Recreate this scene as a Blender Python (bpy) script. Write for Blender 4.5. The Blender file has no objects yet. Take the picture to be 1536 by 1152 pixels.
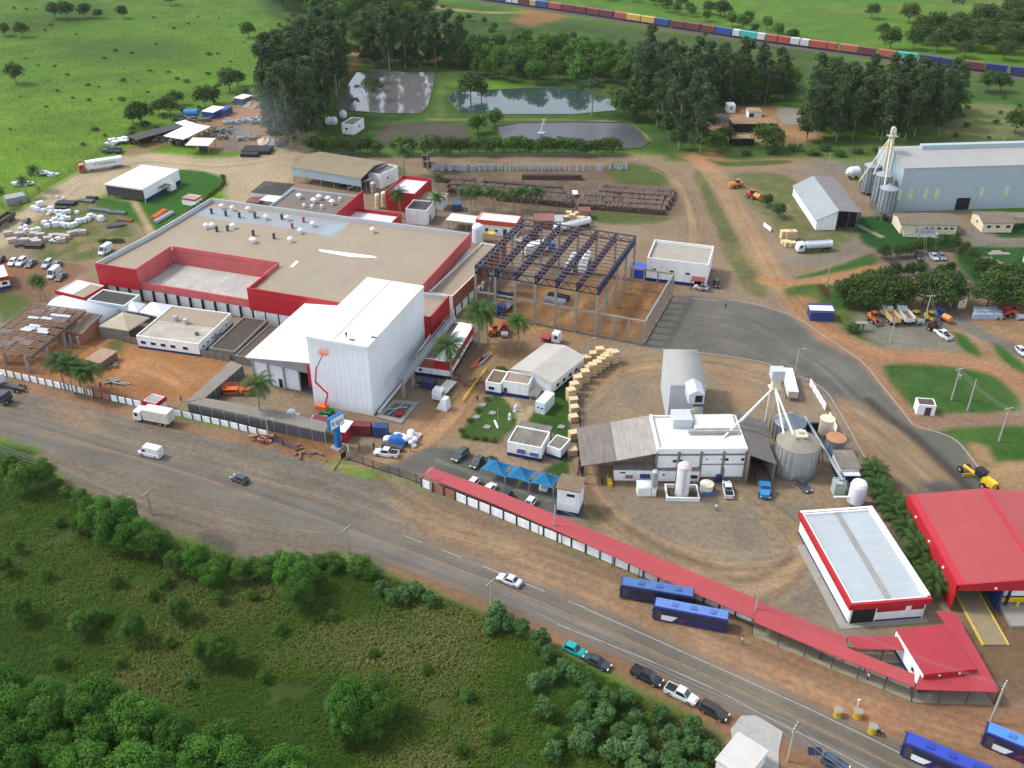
import bpy,bmesh,math,random
import numpy as np
from mathutils import Vector,Matrix
R=math.radians
sc=bpy.context.scene
COL=sc.collection
# ---------------------------------------------------------------- camera, sky, sun, exposure
FPX,PITCH,CAMH=1480.0,R(32.0),120.0
cd=bpy.data.cameras.new('camera');cam=bpy.data.objects.new('camera',cd);COL.objects.link(cam)
cam.location=(0,0,CAMH);cam.rotation_euler=(R(90)-PITCH,0,0)
cd.sensor_width=36;cd.lens=36*FPX/1536;cd.clip_start=1;cd.clip_end=20000
sc.camera=cam
SUN_EL,SUN_DIR=R(50),Vector((-.97,.22,0)).normalized()      # towards the sun
wd=bpy.data.worlds.new('World');sc.world=wd;wd.use_nodes=True
nt=wd.node_tree;sk=nt.nodes.new('ShaderNodeTexSky');sk.sky_type='NISHITA';sk.sun_disc=False
sk.sun_elevation=SUN_EL;sk.sun_rotation=math.atan2(SUN_DIR.x,SUN_DIR.y)
sk.air_density=.8;sk.dust_density=.9;sk.ozone_density=.3
nt.nodes['Background'].inputs[1].default_value=0.15
hs=nt.nodes.new('ShaderNodeHueSaturation');hs.inputs['Saturation'].default_value=.42      # thin cloud: a whiter sky
nt.links.new(sk.outputs[0],hs.inputs['Color']);nt.links.new(hs.outputs[0],nt.nodes['Background'].inputs[0])
sl=bpy.data.lights.new('sun','SUN');sl.energy=1.25;sl.angle=R(10);sl.color=(1,.95,.88)
so=bpy.data.objects.new('sun',sl);COL.objects.link(so)
sdir=Vector((SUN_DIR.x*math.cos(SUN_EL),SUN_DIR.y*math.cos(SUN_EL),math.sin(SUN_EL)))
so.rotation_euler=(-sdir).to_track_quat('-Z','Y').to_euler();so.location=(0,0,200)
sc.view_settings.view_transform='Standard';sc.view_settings.look='None'
sc.view_settings.exposure=1.42;sc.view_settings.gamma=1
# ---------------------------------------------------------------- helpers
def W(u,v,z=0.0):
    """point at height z seen at pixel (u, v) of the 1536 x 1152 photograph"""
    x=(u-768)/FPX;y=(576-v)/FPX
    dy=y*math.sin(PITCH)+math.cos(PITCH);dz=y*math.cos(PITCH)-math.sin(PITCH)
    t=(z-CAMH)/dz
    return Vector((x*t,dy*t,z))
def lin(c):return tuple(((v/255)/12.92 if v/255<=.04045 else((v/255+.055)/1.055)**2.4)for v in c)
KL=2.15
def alb(r,g,b,k=None):
    return tuple(min(.84,v/(k or KL))for v in lin((r,g,b)))
MATS={}
def mat(name,rgb,rough=.8,var=.12,scale=.5,metal=0.,corr=None,bump=0.,spec=.3,streak=0.):
    """procedural surface: base colour broken up by noise, optional sheet-metal ribs (axis, period in m)"""
    if name in MATS:return MATS[name]
    m=bpy.data.materials.new(name);m.use_nodes=True;t=m.node_tree;N=t.nodes;L=t.links
    b=N['Principled BSDF'];b.inputs['Roughness'].default_value=rough;b.inputs['Metallic'].default_value=metal
    b.inputs['Specular IOR Level'].default_value=spec
    tc=N.new('ShaderNodeTexCoord')
    n1=N.new('ShaderNodeTexNoise');n1.inputs['Scale'].default_value=scale;n1.inputs['Detail'].default_value=6;n1.inputs['Roughness'].default_value=.65
    L.new(tc.outputs['Object'],n1.inputs['Vector'])
    mr=N.new('ShaderNodeMapRange');mr.inputs[1].default_value=.3;mr.inputs[2].default_value=.7
    mr.inputs[3].default_value=1-var;mr.inputs[4].default_value=1+var
    L.new(n1.outputs[0],mr.inputs[0])
    val=mr.outputs[0]
    if streak:
        mp=N.new('ShaderNodeMapping');mp.inputs['Scale'].default_value=(.25,2.2,.12)if corr and corr[0]==1 else(2.2,.25,.12)
        n2=N.new('ShaderNodeTexNoise');n2.inputs['Scale'].default_value=1;n2.inputs['Detail'].default_value=5
        L.new(tc.outputs['Object'],mp.inputs[0]);L.new(mp.outputs[0],n2.inputs['Vector'])
        m2=N.new('ShaderNodeMapRange');m2.inputs[1].default_value=.35;m2.inputs[2].default_value=.7
        m2.inputs[3].default_value=1+streak*.4;m2.inputs[4].default_value=1-streak
        L.new(n2.outputs[0],m2.inputs[0])
        mu=N.new('ShaderNodeMath');mu.operation='MULTIPLY';L.new(val,mu.inputs[0]);L.new(m2.outputs[0],mu.inputs[1]);val=mu.outputs[0]
    h=None
    if corr:
        wv=N.new('ShaderNodeTexWave');wv.bands_direction='XYZ'[corr[0]];wv.inputs['Scale'].default_value=.314/corr[1]
        wv.inputs['Distortion'].default_value=0;L.new(tc.outputs['Object'],wv.inputs['Vector'])
        m3=N.new('ShaderNodeMapRange');m3.inputs[3].default_value=.965;m3.inputs[4].default_value=1.02;L.new(wv.outputs['Fac'],m3.inputs[0])
        mu=N.new('ShaderNodeMath');mu.operation='MULTIPLY';L.new(val,mu.inputs[0]);L.new(m3.outputs[0],mu.inputs[1]);val=mu.outputs[0]
        h=wv.outputs['Fac']
    mx=N.new('ShaderNodeVectorMath');mx.operation='SCALE';mx.inputs[0].default_value=rgb
    L.new(val,mx.inputs['Scale']);L.new(mx.outputs[0],b.inputs['Base Color'])
    if h or bump:
        bp=N.new('ShaderNodeBump');bp.inputs['Strength'].default_value=bump or .22;bp.inputs['Distance'].default_value=.05
        L.new(h or n1.outputs[0],bp.inputs['Height']);L.new(bp.outputs[0],b.inputs['Normal'])
    MATS[name]=m;return m
def paint_mat(name,rough=.3,coat=.3):
    """painted sheet: colour comes from the object itself"""
    if name in MATS:return MATS[name]
    m=bpy.data.materials.new(name);m.use_nodes=True;t=m.node_tree;N=t.nodes;L=t.links
    b=N['Principled BSDF'];b.inputs['Roughness'].default_value=rough;b.inputs['Coat Weight'].default_value=coat
    oi=N.new('ShaderNodeObjectInfo');n=N.new('ShaderNodeTexNoise');n.inputs['Scale'].default_value=1.7;n.inputs['Detail'].default_value=5
    tc=N.new('ShaderNodeTexCoord');L.new(tc.outputs['Object'],n.inputs['Vector'])
    mr=N.new('ShaderNodeMapRange');mr.inputs[1].default_value=.3;mr.inputs[2].default_value=.7;mr.inputs[3].default_value=.86;mr.inputs[4].default_value=1.06
    L.new(n.outputs[0],mr.inputs[0])
    mx=N.new('ShaderNodeVectorMath');mx.operation='SCALE';L.new(oi.outputs['Color'],mx.inputs[0]);L.new(mr.outputs[0],mx.inputs['Scale'])
    L.new(mx.outputs[0],b.inputs['Base Color']);MATS[name]=m;return m
GRP={}
def tag(o,label,cat,group=None,kind=None):
    if label:o['label']=label
    if cat:o['category']=cat
    if group:o['group']=group
    if kind:o['kind']=kind
    return o
def thing(name,label,cat,loc=(0,0,0),rz=0.,group=None):
    o=bpy.data.objects.new(name,None);COL.objects.link(o);o.empty_display_size=.3
    o.location=loc;o.rotation_euler=(0,0,rz)
    return tag(o,label,cat,group)
def kids(o):return KIDS.get(o.name,[])
KIDS={}
def adopt(o,parent):
    o.parent=parent;KIDS.setdefault(parent.name,[]).append(o)
def copy_tree(src,loc=None,rz=None,label=None,group=None,color=None,parent=None,scale=None):
    c=src.copy();COL.objects.link(c)
    if parent is not None:adopt(c,parent)
    if loc is not None:c.location=loc
    if rz is not None:c.rotation_euler=(0,0,rz)
    if scale is not None:c.scale=scale if not isinstance(scale,(int,float))else(scale,)*3
    if label:c['label']=label
    if group:c['group']=group
    if color is not None and src.get('painted'):c.color=(*color,1)
    for ch in kids(src):copy_tree(ch,parent=c,color=color)
    return c
class MB:
    """collects shapes, then becomes ONE mesh object"""
    def __init__(s):s.v=[];s.f=[];s.m=[]
    def add(s,vs,fs,m=0):
        n=len(s.v);s.v+=[tuple(p)for p in vs]
        for f in fs:s.f.append(tuple(n+i for i in f));s.m.append(m)
        return s
    def box(s,x0,y0,z0,x1,y1,z1,m=0,mt=None):
        s.add([(x0,y0,z0),(x1,y0,z0),(x1,y1,z0),(x0,y1,z0),(x0,y0,z1),(x1,y0,z1),(x1,y1,z1),(x0,y1,z1)],
              [(0,3,2,1),(0,1,5,4),(1,2,6,5),(2,3,7,6),(3,0,4,7)],m)
        n=len(s.v)-8;s.f.append((n+4,n+5,n+6,n+7));s.m.append(m if mt is None else mt);return s
    def cbox(s,x,y,z,dx,dy,dz,m=0):return s.box(x-dx/2,y-dy/2,z,x+dx/2,y+dy/2,z+dz,m)
    def prism(s,poly,z0,z1,m=0,mt=None):
        a=sum(poly[i][0]*poly[(i+1)%len(poly)][1]-poly[(i+1)%len(poly)][0]*poly[i][1]for i in range(len(poly)))
        if a<0:poly=poly[::-1]
        n=len(poly);k=len(s.v)
        t=(z1,)*n if isinstance(z1,(int,float))else z1
        s.v+=[(p[0],p[1],z0)for p in poly]+[(p[0],p[1],t[i]if a>=0 else t[n-1-i])for i,p in enumerate(poly)]
        for i in range(n):s.f.append((k+i,k+(i+1)%n,k+n+(i+1)%n,k+n+i));s.m.append(m)
        s.f.append(tuple(k+n+i for i in range(n)));s.m.append(m if mt is None else mt)
        s.f.append(tuple(k+n-1-i for i in range(n)));s.m.append(m);return s
    def beam(s,p,q,w=.2,h=None,m=0):
        p,q=Vector(p),Vector(q);d=(q-p)
        if d.length<1e-6:return s
        d.normalize();up=Vector((0,0,1))if abs(d.z)<.95 else Vector((0,1,0))
        a=d.cross(up).normalized()*w/2;b=a.cross(d).normalized()*(h or w)/2
        vs=[p-a-b,p+a-b,p+a+b,p-a+b,q-a-b,q+a-b,q+a+b,q-a+b]
        return s.add(vs,[(0,1,2,3),(7,6,5,4),(0,4,5,1),(1,5,6,2),(2,6,7,3),(3,7,4,0)],m)
    def tube(s,p,q,r0,r1=None,n=10,m=0,caps=True):
        p,q=Vector(p),Vector(q);r1=r0 if r1 is None else r1;d=(q-p).normalized()
        up=Vector((0,0,1))if abs(d.z)<.95 else Vector((1,0,0));a=d.cross(up).normalized();b=d.cross(a)
        ring=lambda c,r:[c+a*(r*math.cos(2*math.pi*i/n))+b*(r*math.sin(2*math.pi*i/n))for i in range(n)]
        fs=[(i,(i+1)%n,n+(i+1)%n,n+i)for i in range(n)]
        if caps:fs+=[tuple(range(n))[::-1],tuple(range(n,2*n))]
        return s.add(ring(p,r0)+ring(q,r1),fs,m)
    def lathe(s,x,y,prof,n=16,m=0):
        k=len(s.v)
        for r,z in prof:
            for i in range(n):s.v.append((x+r*math.cos(2*math.pi*i/n),y+r*math.sin(2*math.pi*i/n),z))
        for j in range(len(prof)-1):
            for i in range(n):
                a=k+j*n+i;b=k+j*n+(i+1)%n;s.f.append((a,b,b+n,a+n));s.m.append(m)
        s.f.append(tuple(k+(len(prof)-1)*n+i for i in range(n)));s.m.append(m);return s
    def loft(s,secs,m=0):
        """secs: list of (x, [(y, z), ...]) rings of equal size"""
        k=len(s.v);n=len(secs[0][1])
        for x,r in secs:s.v+=[(x,y,z)for y,z in r]
        for j in range(len(secs)-1):
            for i in range(n):
                a=k+j*n+i;b=k+j*n+(i+1)%n;s.f.append((a,a+n,b+n,b));s.m.append(m)
        s.f.append(tuple(k+i for i in range(n)));s.m.append(m)
        s.f.append(tuple(k+(len(secs)-1)*n+n-1-i for i in range(n)));s.m.append(m);return s
    def quad(s,a,b,c,d,m=0):return s.add([a,b,c,d],[(0,1,2,3)],m)
    def build(s,name,mats,parent=None,smooth=False,label=None,cat=None,group=None,kind=None):
        me=bpy.data.meshes.new(name);me.from_pydata([tuple(p)for p in s.v],[],s.f);
        for mm in(mats if isinstance(mats,(list,tuple))else[mats]):me.materials.append(mm)
        me.polygons.foreach_set('material_index',s.m)
        if smooth:me.polygons.foreach_set('use_smooth',[True]*len(s.f))
        me.update()
        o=bpy.data.objects.new(name,me);COL.objects.link(o)
        if parent is not None:adopt(o,parent)
        return tag(o,label,cat,group,kind)
def frame(a,b,c,z):
    A,B,C=W(*a,z),W(*b,z),W(*c,z);d=B-A;rz=math.atan2(d.y,d.x);Lx=math.hypot(d.x,d.y)
    n=Vector((-math.sin(rz),math.cos(rz),0));return A,rz,Lx,(C-A).dot(n)
def loc_of(px,z,A,rz):
    p=W(*px,z)-A;c,s=math.cos(rz),math.sin(rz);return Vector((p.x*c+p.y*s,-p.x*s+p.y*c,z))
def text_mesh(body,size,depth=.02):
    cu=bpy.data.curves.new('lettering','FONT');cu.body=body;cu.size=size;cu.extrude=depth;cu.align_x='CENTER';cu.align_y='CENTER'
    o=bpy.data.objects.new('lettering',cu);COL.objects.link(o)
    dg=bpy.context.evaluated_depsgraph_get();me=bpy.data.meshes.new_from_object(o.evaluated_get(dg))
    bpy.data.objects.remove(o);return me
def letters(body,size,m,parent,loc,rot):
    me=text_mesh(body,size);me.materials.clear();me.materials.append(m)
    o=bpy.data.objects.new('lettering',me);COL.objects.link(o);adopt(o,parent);o.location=loc;o.rotation_euler=rot;return o
# ---------------------------------------------------------------- shared surfaces
m_white=mat('white_paint',alb(235,238,240,1.25),.6,.05,.6)
m_whiteroof=mat('white_roof',(.56,.56,.56),.5,.05,.15,corr=(0,.5))
m_wall=mat('white_wall',(.74,.75,.74),.8,.08,.35,streak=.1)
m_blue=mat('navy_paint',(.012,.03,.13),.5,.15)
m_red=mat('red_cladding',(.36,.014,.022),.45,.08,.3,corr=(0,.6))
m_redroof=mat('red_roof',alb(212,92,95),.5,.07,.12,corr=(1,.9),streak=.06)
m_redpink=mat('faded_red_wall',(.46,.10,.10),.7,.1,.2,streak=.12)
m_beige=mat('beige_metal_roof',alb(196,178,150),.6,.07,.08,corr=(0,1.1),streak=.08)
m_grayroof=mat('weathered_fibre_roof',alb(158,150,140),.9,.2,.3,corr=(0,.35),streak=.22)
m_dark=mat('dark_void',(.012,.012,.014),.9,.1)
m_darkroof=mat('dark_flat_roof',(.055,.05,.048),.9,.2,.5)
m_conc=mat('concrete',alb(158,150,138),.9,.14,.8)
m_conc2=mat('pale_concrete',alb(188,182,172),.9,.12,.8)
m_glass=mat('dark_glass',(.02,.025,.035),.12,.1,spec=.5)
m_steel=mat('galvanised_steel',(.38,.41,.44),.45,.1,.5,metal=.6)
m_steeld=mat('dark_steel',(.05,.052,.06),.5,.15)
m_navysteel=mat('navy_steel',(.010,.014,.042),.5,.15)
m_tyre=mat('tyre_rubber',(.012,.012,.012),.8,.1)
m_rim=mat('wheel_rim',(.35,.35,.36),.4,.1,metal=.5)
m_brown=mat('brown_clad_wall',(.24,.085,.045),.8,.12,.5,streak=.1)
m_yellow=mat('yellow_paint',(.62,.42,.02),.5,.12)
m_orange=mat('orange_paint',(.6,.12,.03),.5,.12)
m_cream=mat('cream_wall',(.62,.54,.38),.8,.08)
m_brick=mat('brick_wall',(.3,.13,.085),.9,.2,1.5)
m_tile=mat('terracotta_tiles',alb(190,130,100),.9,.18,.8,corr=(0,.4))
m_wood=mat('new_timber',alb(222,194,150),.85,.12,1.2)
m_woodd=mat('old_timber',(.16,.1,.065),.9,.25,1.2)
m_bluegrey=mat('blue_grey_cladding',(.31,.385,.42),.6,.05,.1,corr=(0,1.0),streak=.06)
m_greyclad=mat('grey_cladding',(.42,.45,.47),.6,.05,.15,corr=(0,.8),streak=.06)
m_black=mat('black_plastic',(.015,.015,.017),.6,.15)
m_paint=paint_mat('vehicle_paint')
m_light=mat('lamp_glass',(.75,.75,.7),.2,.02)
m_tail=mat('tail_lamp',(.4,.01,.01),.3,.02)
m_skyblue=mat('blue_sheet',(.02,.17,.42),.6,.1)
m_tarpw=mat('white_sheeting',(.6,.62,.65),.6,.08,1.5)
m_rustroof=mat('rusty_sheet',alb(165,105,88),.85,.3,.6,corr=(0,.4),streak=.2)

# ---------------------------------------------------------------- the ground: one sheet, coloured by what it is made of, the pasture with painted sunlight
def axis(segs):
    out=[segs[0][0]]
    for a,b,d in segs:
        n=max(1,int(round((b-a)/d)));out+=[a+(b-a)*(i+1)/n for i in range(n)]
    return np.array(out)
GX=axis([(-1600,-500,50),(-500,-170,4),(-170,170,.7),(170,500,4),(500,1600,50)])
GY=axis([(-300,-100,50),(-100,76,6),(76,345,.7),(345,720,2.5),(720,1200,12),(1200,1900,70)])
nx,ny=len(GX),len(GY)
X=np.repeat(GX[None,:],ny,0).ravel();Y=np.repeat(GY[:,None],nx,1).ravel()
rng=np.random.default_rng(7)
NT=rng.random((256,256))
def vnoise(x,y,s):
    x=x/s+1000;y=y/s+1000;xi=np.floor(x).astype(int);yi=np.floor(y).astype(int);fx=x-xi;fy=y-yi
    fx=fx*fx*(3-2*fx);fy=fy*fy*(3-2*fy)
    g=lambda a,b:NT[a%256,b%256]
    return(g(xi,yi)*(1-fx)+g(xi+1,yi)*fx)*(1-fy)+(g(xi,yi+1)*(1-fx)+g(xi+1,yi+1)*fx)*fy
def fbm(x,y,s):return(vnoise(x,y,s)+.5*vnoise(x+91,y+17,s/2.1)+.25*vnoise(x+31,y+67,s/4.3))/1.75
N1,N2,N3=fbm(X,Y,30),fbm(X+300,Y,9),fbm(X,Y+500,3.5)
C=np.zeros((nx*ny,3));C[:]=alb(122,162,42)  # pasture base lightened and yellowed: a sun patch put into the grass colour
far=np.clip((Y-300)/500,0,1)[:,None]
C=C*(1-far)+np.array(alb(80,124,48))*far
m=np.clip((N1-.45)*3.5,0,1)[:,None];C=C*(1-m*.55)+np.array(alb(88,126,46))*m*.55
m=np.clip((N2-.55)*5,0,1)[:,None];C=C*(1-m*.4)+np.array(alb(128,150,58))*m*.4
def spline(pts,closed=True,n=5):
    P=[np.array(p,float)for p in pts];out=[];L=len(P)
    for i in range(L if closed else L-1):
        g=(lambda k:P[k%L])if closed else(lambda k:P[min(max(k,0),L-1)])
        a,b,c,d=g(i-1),g(i),g(i+1),g(i+2)
        for t in np.arange(n)/n:
            out.append(.5*((2*b)+(c-a)*t+(2*a-5*b+4*c-d)*t*t+(3*b-a-3*c+d)*t**3))
    if not closed:out.append(P[-1])
    return out
def world(pts):return[tuple(W(max(-900,u),v).xy)for u,v in pts]
def segdist(px,py,poly,closed):
    d=np.full(px.shape,1e9);ins=np.zeros(px.shape,bool);n=len(poly)
    for i in range(n if closed else n-1):
        ax,ay=poly[i];bx,by=poly[(i+1)%n];ex,ey=bx-ax,by-ay
        t=np.clip(((px-ax)*ex+(py-ay)*ey)/(ex*ex+ey*ey+1e-9),0,1)
        d=np.minimum(d,(px-ax-t*ex)**2+(py-ay-t*ey)**2)
        if closed:
            c=((ay>py)!=(by>py));
            with np.errstate(divide='ignore',invalid='ignore'):
                xx=ax+(py-ay)*ex/(ey if abs(ey)>1e-9 else 1e-9)
            ins^=c&(px<xx)
    return np.sqrt(d),ins
def mask(pts,soft=1.,jit=1.,smooth=True,closed=True,width=0.):
    P=world(spline(pts,closed)if smooth else pts);A=np.array(P);pad=soft+jit*2+width+1
    idx=np.where((X>A[:,0].min()-pad)&(X<A[:,0].max()+pad)&(Y>A[:,1].min()-pad)&(Y<A[:,1].max()+pad))[0]
    d,ins=segdist(X[idx],Y[idx],P,closed)
    s=(np.where(ins,d,-d)if closed else width/2-d)+((N2[idx]-.5)*2+(N3[idx]-.5))*jit
    return idx,np.clip(s/soft*.5+.5,0,1)
def paint(rgb,pts,soft=1.2,jit=1.2,a=1.,smooth=True,rgb2=None):
    idx,w=mask(pts,soft,jit,smooth);c=np.array(alb(*rgb))
    if rgb2 is not None:
        k=np.clip((N2[idx]*.6+N3[idx]*.5-.42)*3.5,0,1)[:,None];c=c*(1-k)+np.array(alb(*rgb2))*k
    w=(w*a)[:,None];C[idx]=C[idx]*(1-w)+c*w
def stroke(rgb,pts,width,soft=.7,jit=.4,a=.6,smooth=True):
    idx,w=mask(pts,soft,jit,smooth,False,width);w=(w*a)[:,None];C[idx]=C[idx]*(1-w)+np.array(alb(*rgb))*w
# --- pasture mottling and woodland floor
paint((60,88,42),[(390,0),(420,30),(500,60),(430,110),(400,160),(430,210),(520,100),(640,130),(700,120),(900,150),(930,200),(1000,240),(1050,240),(1060,170),(1200,150),(1220,60),(1100,60),(1000,50),(760,20),(640,0),(600,-20),(400,-20)],4,4,.9,rgb2=(78,104,48))
paint((78,110,46),[(600,10),(680,4),(760,14),(800,25),(700,30),(640,25)],5,3,.9)
paint((62,92,40),[(0,25),(60,20),(130,5),(160,25),(60,50),(0,55)],10,6,.7)
paint((66,96,44),[(90,60),(260,60),(300,90),(120,95)],12,8,.6)
paint((86,106,58),[(770,22),(900,48),(1080,95),(1180,105),(1440,150),(1540,165),(1540,120),(1400,105),(1080,58),(900,32)],4,3,.8)
paint((66,104,40),[(1180,105),(1200,110),(1190,165),(1175,165)],4,2,.8)
paint((62,110,42),[(1430,138),(1540,150),(1540,165),(1430,156)],4,2,.8)
paint((146,142,98),[(1440,156),(1545,165),(1560,200),(1500,215),(1400,205)],4,3,.9,rgb2=(120,128,76))
paint((112,124,70),[(1070,225),(1180,205),(1340,208),(1560,210),(1560,238),(1330,235),(1100,245)],3,3,.9,rgb2=(74,100,52))
stroke((190,165,120),[(620,2),(660,12),(740,19),(812,17)],4,2,.5,.9)
paint((170,120,84),[(800,12),(845,20),(840,30),(790,40),(770,30)],4,2,.8)
stroke((178,130,92),[(520,120),(530,95),(536,70)],5,2,1,.8)
paint((176,132,96),[(640,85),(700,82),(770,75),(775,88),(700,92),(640,92)],3,2,.8)
stroke((178,130,92),[(1240,20),(1500,6),(1560,12)],8,5,3,.3)
paint((170,125,88),[(1480,6),(1530,5),(1530,18),(1490,17)],5,3,.8)
# --- the field below the highway
paint((74,96,40),[(-600,600),(0,662),(60,690),(120,740),(210,790),(300,815),(400,845),(520,838),(590,862),(700,908),(800,958),(880,995),(960,1038),(1050,1080),(1092,1110),(1075,1250),(500,1400),(-700,1400)],1.5,1.2,1,rgb2=(66,86,40))
for p,c in(([(100,960),(300,880),(460,870),(470,960),(330,1010),(180,1010)],(84,92,46)),([(330,1000),(470,900),(640,900),(800,960),(700,1100),(460,1050)],(92,92,48)),([(150,850),(215,830),(215,930),(130,925)],(66,108,34)),([(30,760),(140,740),(130,830),(20,850)],(88,86,50))):
    paint(c,p,5,5,.75,rgb2=(70,90,38))
paint((110,84,62),[(70,735),(105,720),(110,735),(78,746)],1,.8,.9)
# --- worked ground of the site
paint((164,142,118),[(-300,470),(-300,380),(0,366),(60,332),(150,302),(330,305),(430,228),(470,236),(940,232),(1010,240),(1100,240),(1250,240),(1330,300),(1560,330),(1800,420),(1800,1080),(1380,1050),(1125,932),(640,735),(490,690),(256,625),(0,562),(-300,520)],2,2,1,rgb2=(154,136,116))
paint((140,127,112),[(-600,470),(-300,510),(0,560),(138,592),(256,623),(401,654),(490,692),(560,720),(640,735),(836,812),(1125,932),(1260,1000),(1380,1050),(1800,1075),(1800,1400),(1150,1180),(1092,1108),(1050,1076),(960,1034),(880,990),(800,954),(700,904),(590,858),(520,835),(400,842),(300,812),(210,787),(120,736),(60,688),(0,660),(-600,590)],1.6,1.,1,rgb2=(132,120,108))
paint((126,121,115),[(330,650),(420,668),(500,705),(560,725),(640,760),(600,775),(480,750),(330,705),(200,660),(140,620)],2,2.5,.8)
paint((124,118,112),[(30,590),(130,620),(110,640),(20,620)],2,2,.7)
paint((168,134,104),[(70,605),(130,612),(160,640),(120,640),(85,625)],2,2,.7)
paint((162,130,102),[(600,742),(836,815),(1125,935),(1260,1005),(1380,1052),(1800,1080),(1800,1330),(1400,1153),(1236,1072),(1060,990),(878,911),(740,850),(640,800)],2,1.5,.9,rgb2=(150,126,104))
paint((176,124,92),[(1110,950),(1260,1010),(1380,1055),(1560,1080),(1560,1150),(1380,1110),(1250,1060),(1130,1010)],3,3,.85,rgb2=(166,128,100))
paint((134,120,102),[(740,800),(940,870),(1100,950),(1040,960),(880,890),(760,840)],3,3,.7)
paint((178,116,78),[(1230,1050),(1290,1052),(1340,1090),(1300,1110),(1240,1075)],2,2,.6)
stroke((172,128,96),[(-200,545),(0,575),(140,606),(260,637),(400,666)],3,1,.5,.8)
paint((166,122,90),[(590,857),(700,903),(800,952),(880,988),(960,1032),(1050,1076),(1090,1108),(1110,1120),(1240,1180),(1250,1150),(1110,1072),(1000,1012),(860,950),(700,882),(600,846)],1,.8,.85)
paint((100,92,88),[(295,800),(320,797),(350,812),(345,828),(305,815)],.8,.5,.9)
# --- highway lanes
HW=[(-600,552),(-300,592),(0,634),(65,650),(200,688),(312,722),(400,752),(520,795),(640,838),(760,884),(850,923),(980,978),(1120,1042),(1260,1108),(1400,1176),(1700,1330)]
stroke((132,125,117),HW,8.2,1.0,.35,.95)
HWU=[(u+8,v-13)for u,v in HW];HWL=[(u-8,v+13)for u,v in HW]
stroke((112,106,101),[(u+3,v-6)for u,v in HW],1.1,1,.3,.5);stroke((112,106,101),[(u-4,v+7)for u,v in HW],1.1,1,.3,.5)
stroke((178,146,112),HW,.5,.5,.2,.45)
# --- yards
stroke((200,182,152),[(-40,372),(0,356),(60,318),(110,280),(150,258),(200,240),(270,246),(340,250),(430,236),(450,215),(445,195)],13,2,1.2,.95)
paint((202,184,154),[(150,250),(215,232),(330,236),(430,226),(470,236),(440,268),(420,296),(380,312),(340,300),(334,272),(290,256),(215,252),(160,292),(90,312),(60,312),(110,272)],2,1.5,.95,rgb2=(190,170,142))
paint((176,136,104),[(270,215),(330,228),(400,222),(440,205),(415,180),(410,150),(370,142),(330,165),(280,190),(220,215),(180,225),(200,232)],2,2,.9,rgb2=(160,132,106))
paint((136,130,122),[(335,190),(372,188),(365,222),(330,222)],2,1,.9)
paint((190,138,100),[(330,170),(400,160),(412,175),(370,182),(335,178)],2,1,.8)
paint((68,122,40),[(212,302),(262,260),(275,254),(310,258),(332,268),(326,282),(300,300),(268,326),(228,346),(196,330),(140,308),(150,297)],.8,.5,1,rgb2=(58,108,38))
stroke((196,168,132),[(199,298),(212,322),(228,350)],2.2,.7,.2,.95)
paint((104,122,62),[(46,338),(90,305),(135,298),(160,306),(205,342),(190,374),(130,392),(60,392),(45,376)],2,2.5,.9,rgb2=(160,136,104))
paint((150,112,82),[(-60,396),(20,390),(100,394),(132,400),(112,420),(80,440),(60,455),(-60,470)],1.2,1,.95,rgb2=(136,108,86))
paint((98,118,58),[(0,440),(40,452),(28,472),(0,480)],1.5,1.5,.9)
paint((186,132,86),[(-200,520),(0,505),(60,480),(130,500),(190,512),(345,545),(312,572),(280,602),(138,590),(0,558),(-200,530)],1.5,1.5,1,rgb2=(172,126,86))
stroke((206,152,108),[(180,545),(215,560),(250,562),(285,575)],3,1.5,.8,.6);stroke((206,152,108),[(182,560),(200,545),(230,540),(250,565),(275,585)],2,1,.8,.5)
stroke((150,104,66),[(160,590),(200,585),(250,590)],5,2,1.5,.5);paint((92,110,58),[(160,515),(185,510),(185,530),(165,530)],1,1,.8)
paint((146,104,68),[(408,655),(440,650),(500,670),(510,690),(470,690),(420,675)],1.2,1,.9)
paint((128,96,60),[(300,610),(400,632),(470,655),(440,664),(320,630)],1,.6,.6);stroke((84,100,50),[(300,618),(400,642)],1.8,.7,.4,.8)
stroke((152,132,110),[(460,240),(640,243),(800,240),(930,240),(990,255),(1030,290),(1045,340),(1040,395)],8,2,1,.9)
paint((112,94,80),[(650,254),(760,250),(960,250),(1008,284),(1020,322),(940,335),(800,318),(690,305),(650,285)],2,2,.9,rgb2=(130,112,94))
for p in([(910,244),(985,252),(1004,278),(930,275)],[(700,247),(760,249),(750,256),(700,256)],[(880,318),(960,322),(1000,330),(900,334)],[(570,254),(600,252),(602,264),(572,268)]):paint((92,112,56),p,1.5,2,.85)
paint((182,134,88),[(735,496),(770,440),(930,402),(1008,424),(1000,470),(982,516),(950,516),(840,506)],2,1.5,.95,rgb2=(168,128,90))
paint((132,94,58),[(925,455),(950,440),(965,460),(955,480),(930,482)],1,1,.7)
for q in range(5):stroke((204,164,116),[(790+8*q,500-3*q),(850+5*q,480-5*q),(860+4*q,450-3*q),(810+6*q,440-2*q)],.8,.7,.4,.45)
paint((176,140,104),[(600,660),(650,600),(700,560),(740,500),(880,510),(880,525),(770,560),(735,590),(690,648),(640,690),(600,690)],2,1.5,.9,rgb2=(168,136,106))
paint((196,146,106),[(640,620),(690,605),(680,640),(630,668),(600,660)],2,2,.7)
paint((170,148,122),[(640,680),(690,650),(760,680),(830,700),(760,706),(680,676)],1,.5,.9)
paint((168,148,124),[(872,520),(900,512),(960,520),(1060,528),(1150,545),(1215,572),(1240,590),(1260,620),(1240,640),(1000,640),(870,640),(862,570)],1.5,1.5,.95,rgb2=(154,138,118))
paint((136,130,122),[(925,585),(965,575),(975,595),(940,605)],2,2,.8)
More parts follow.
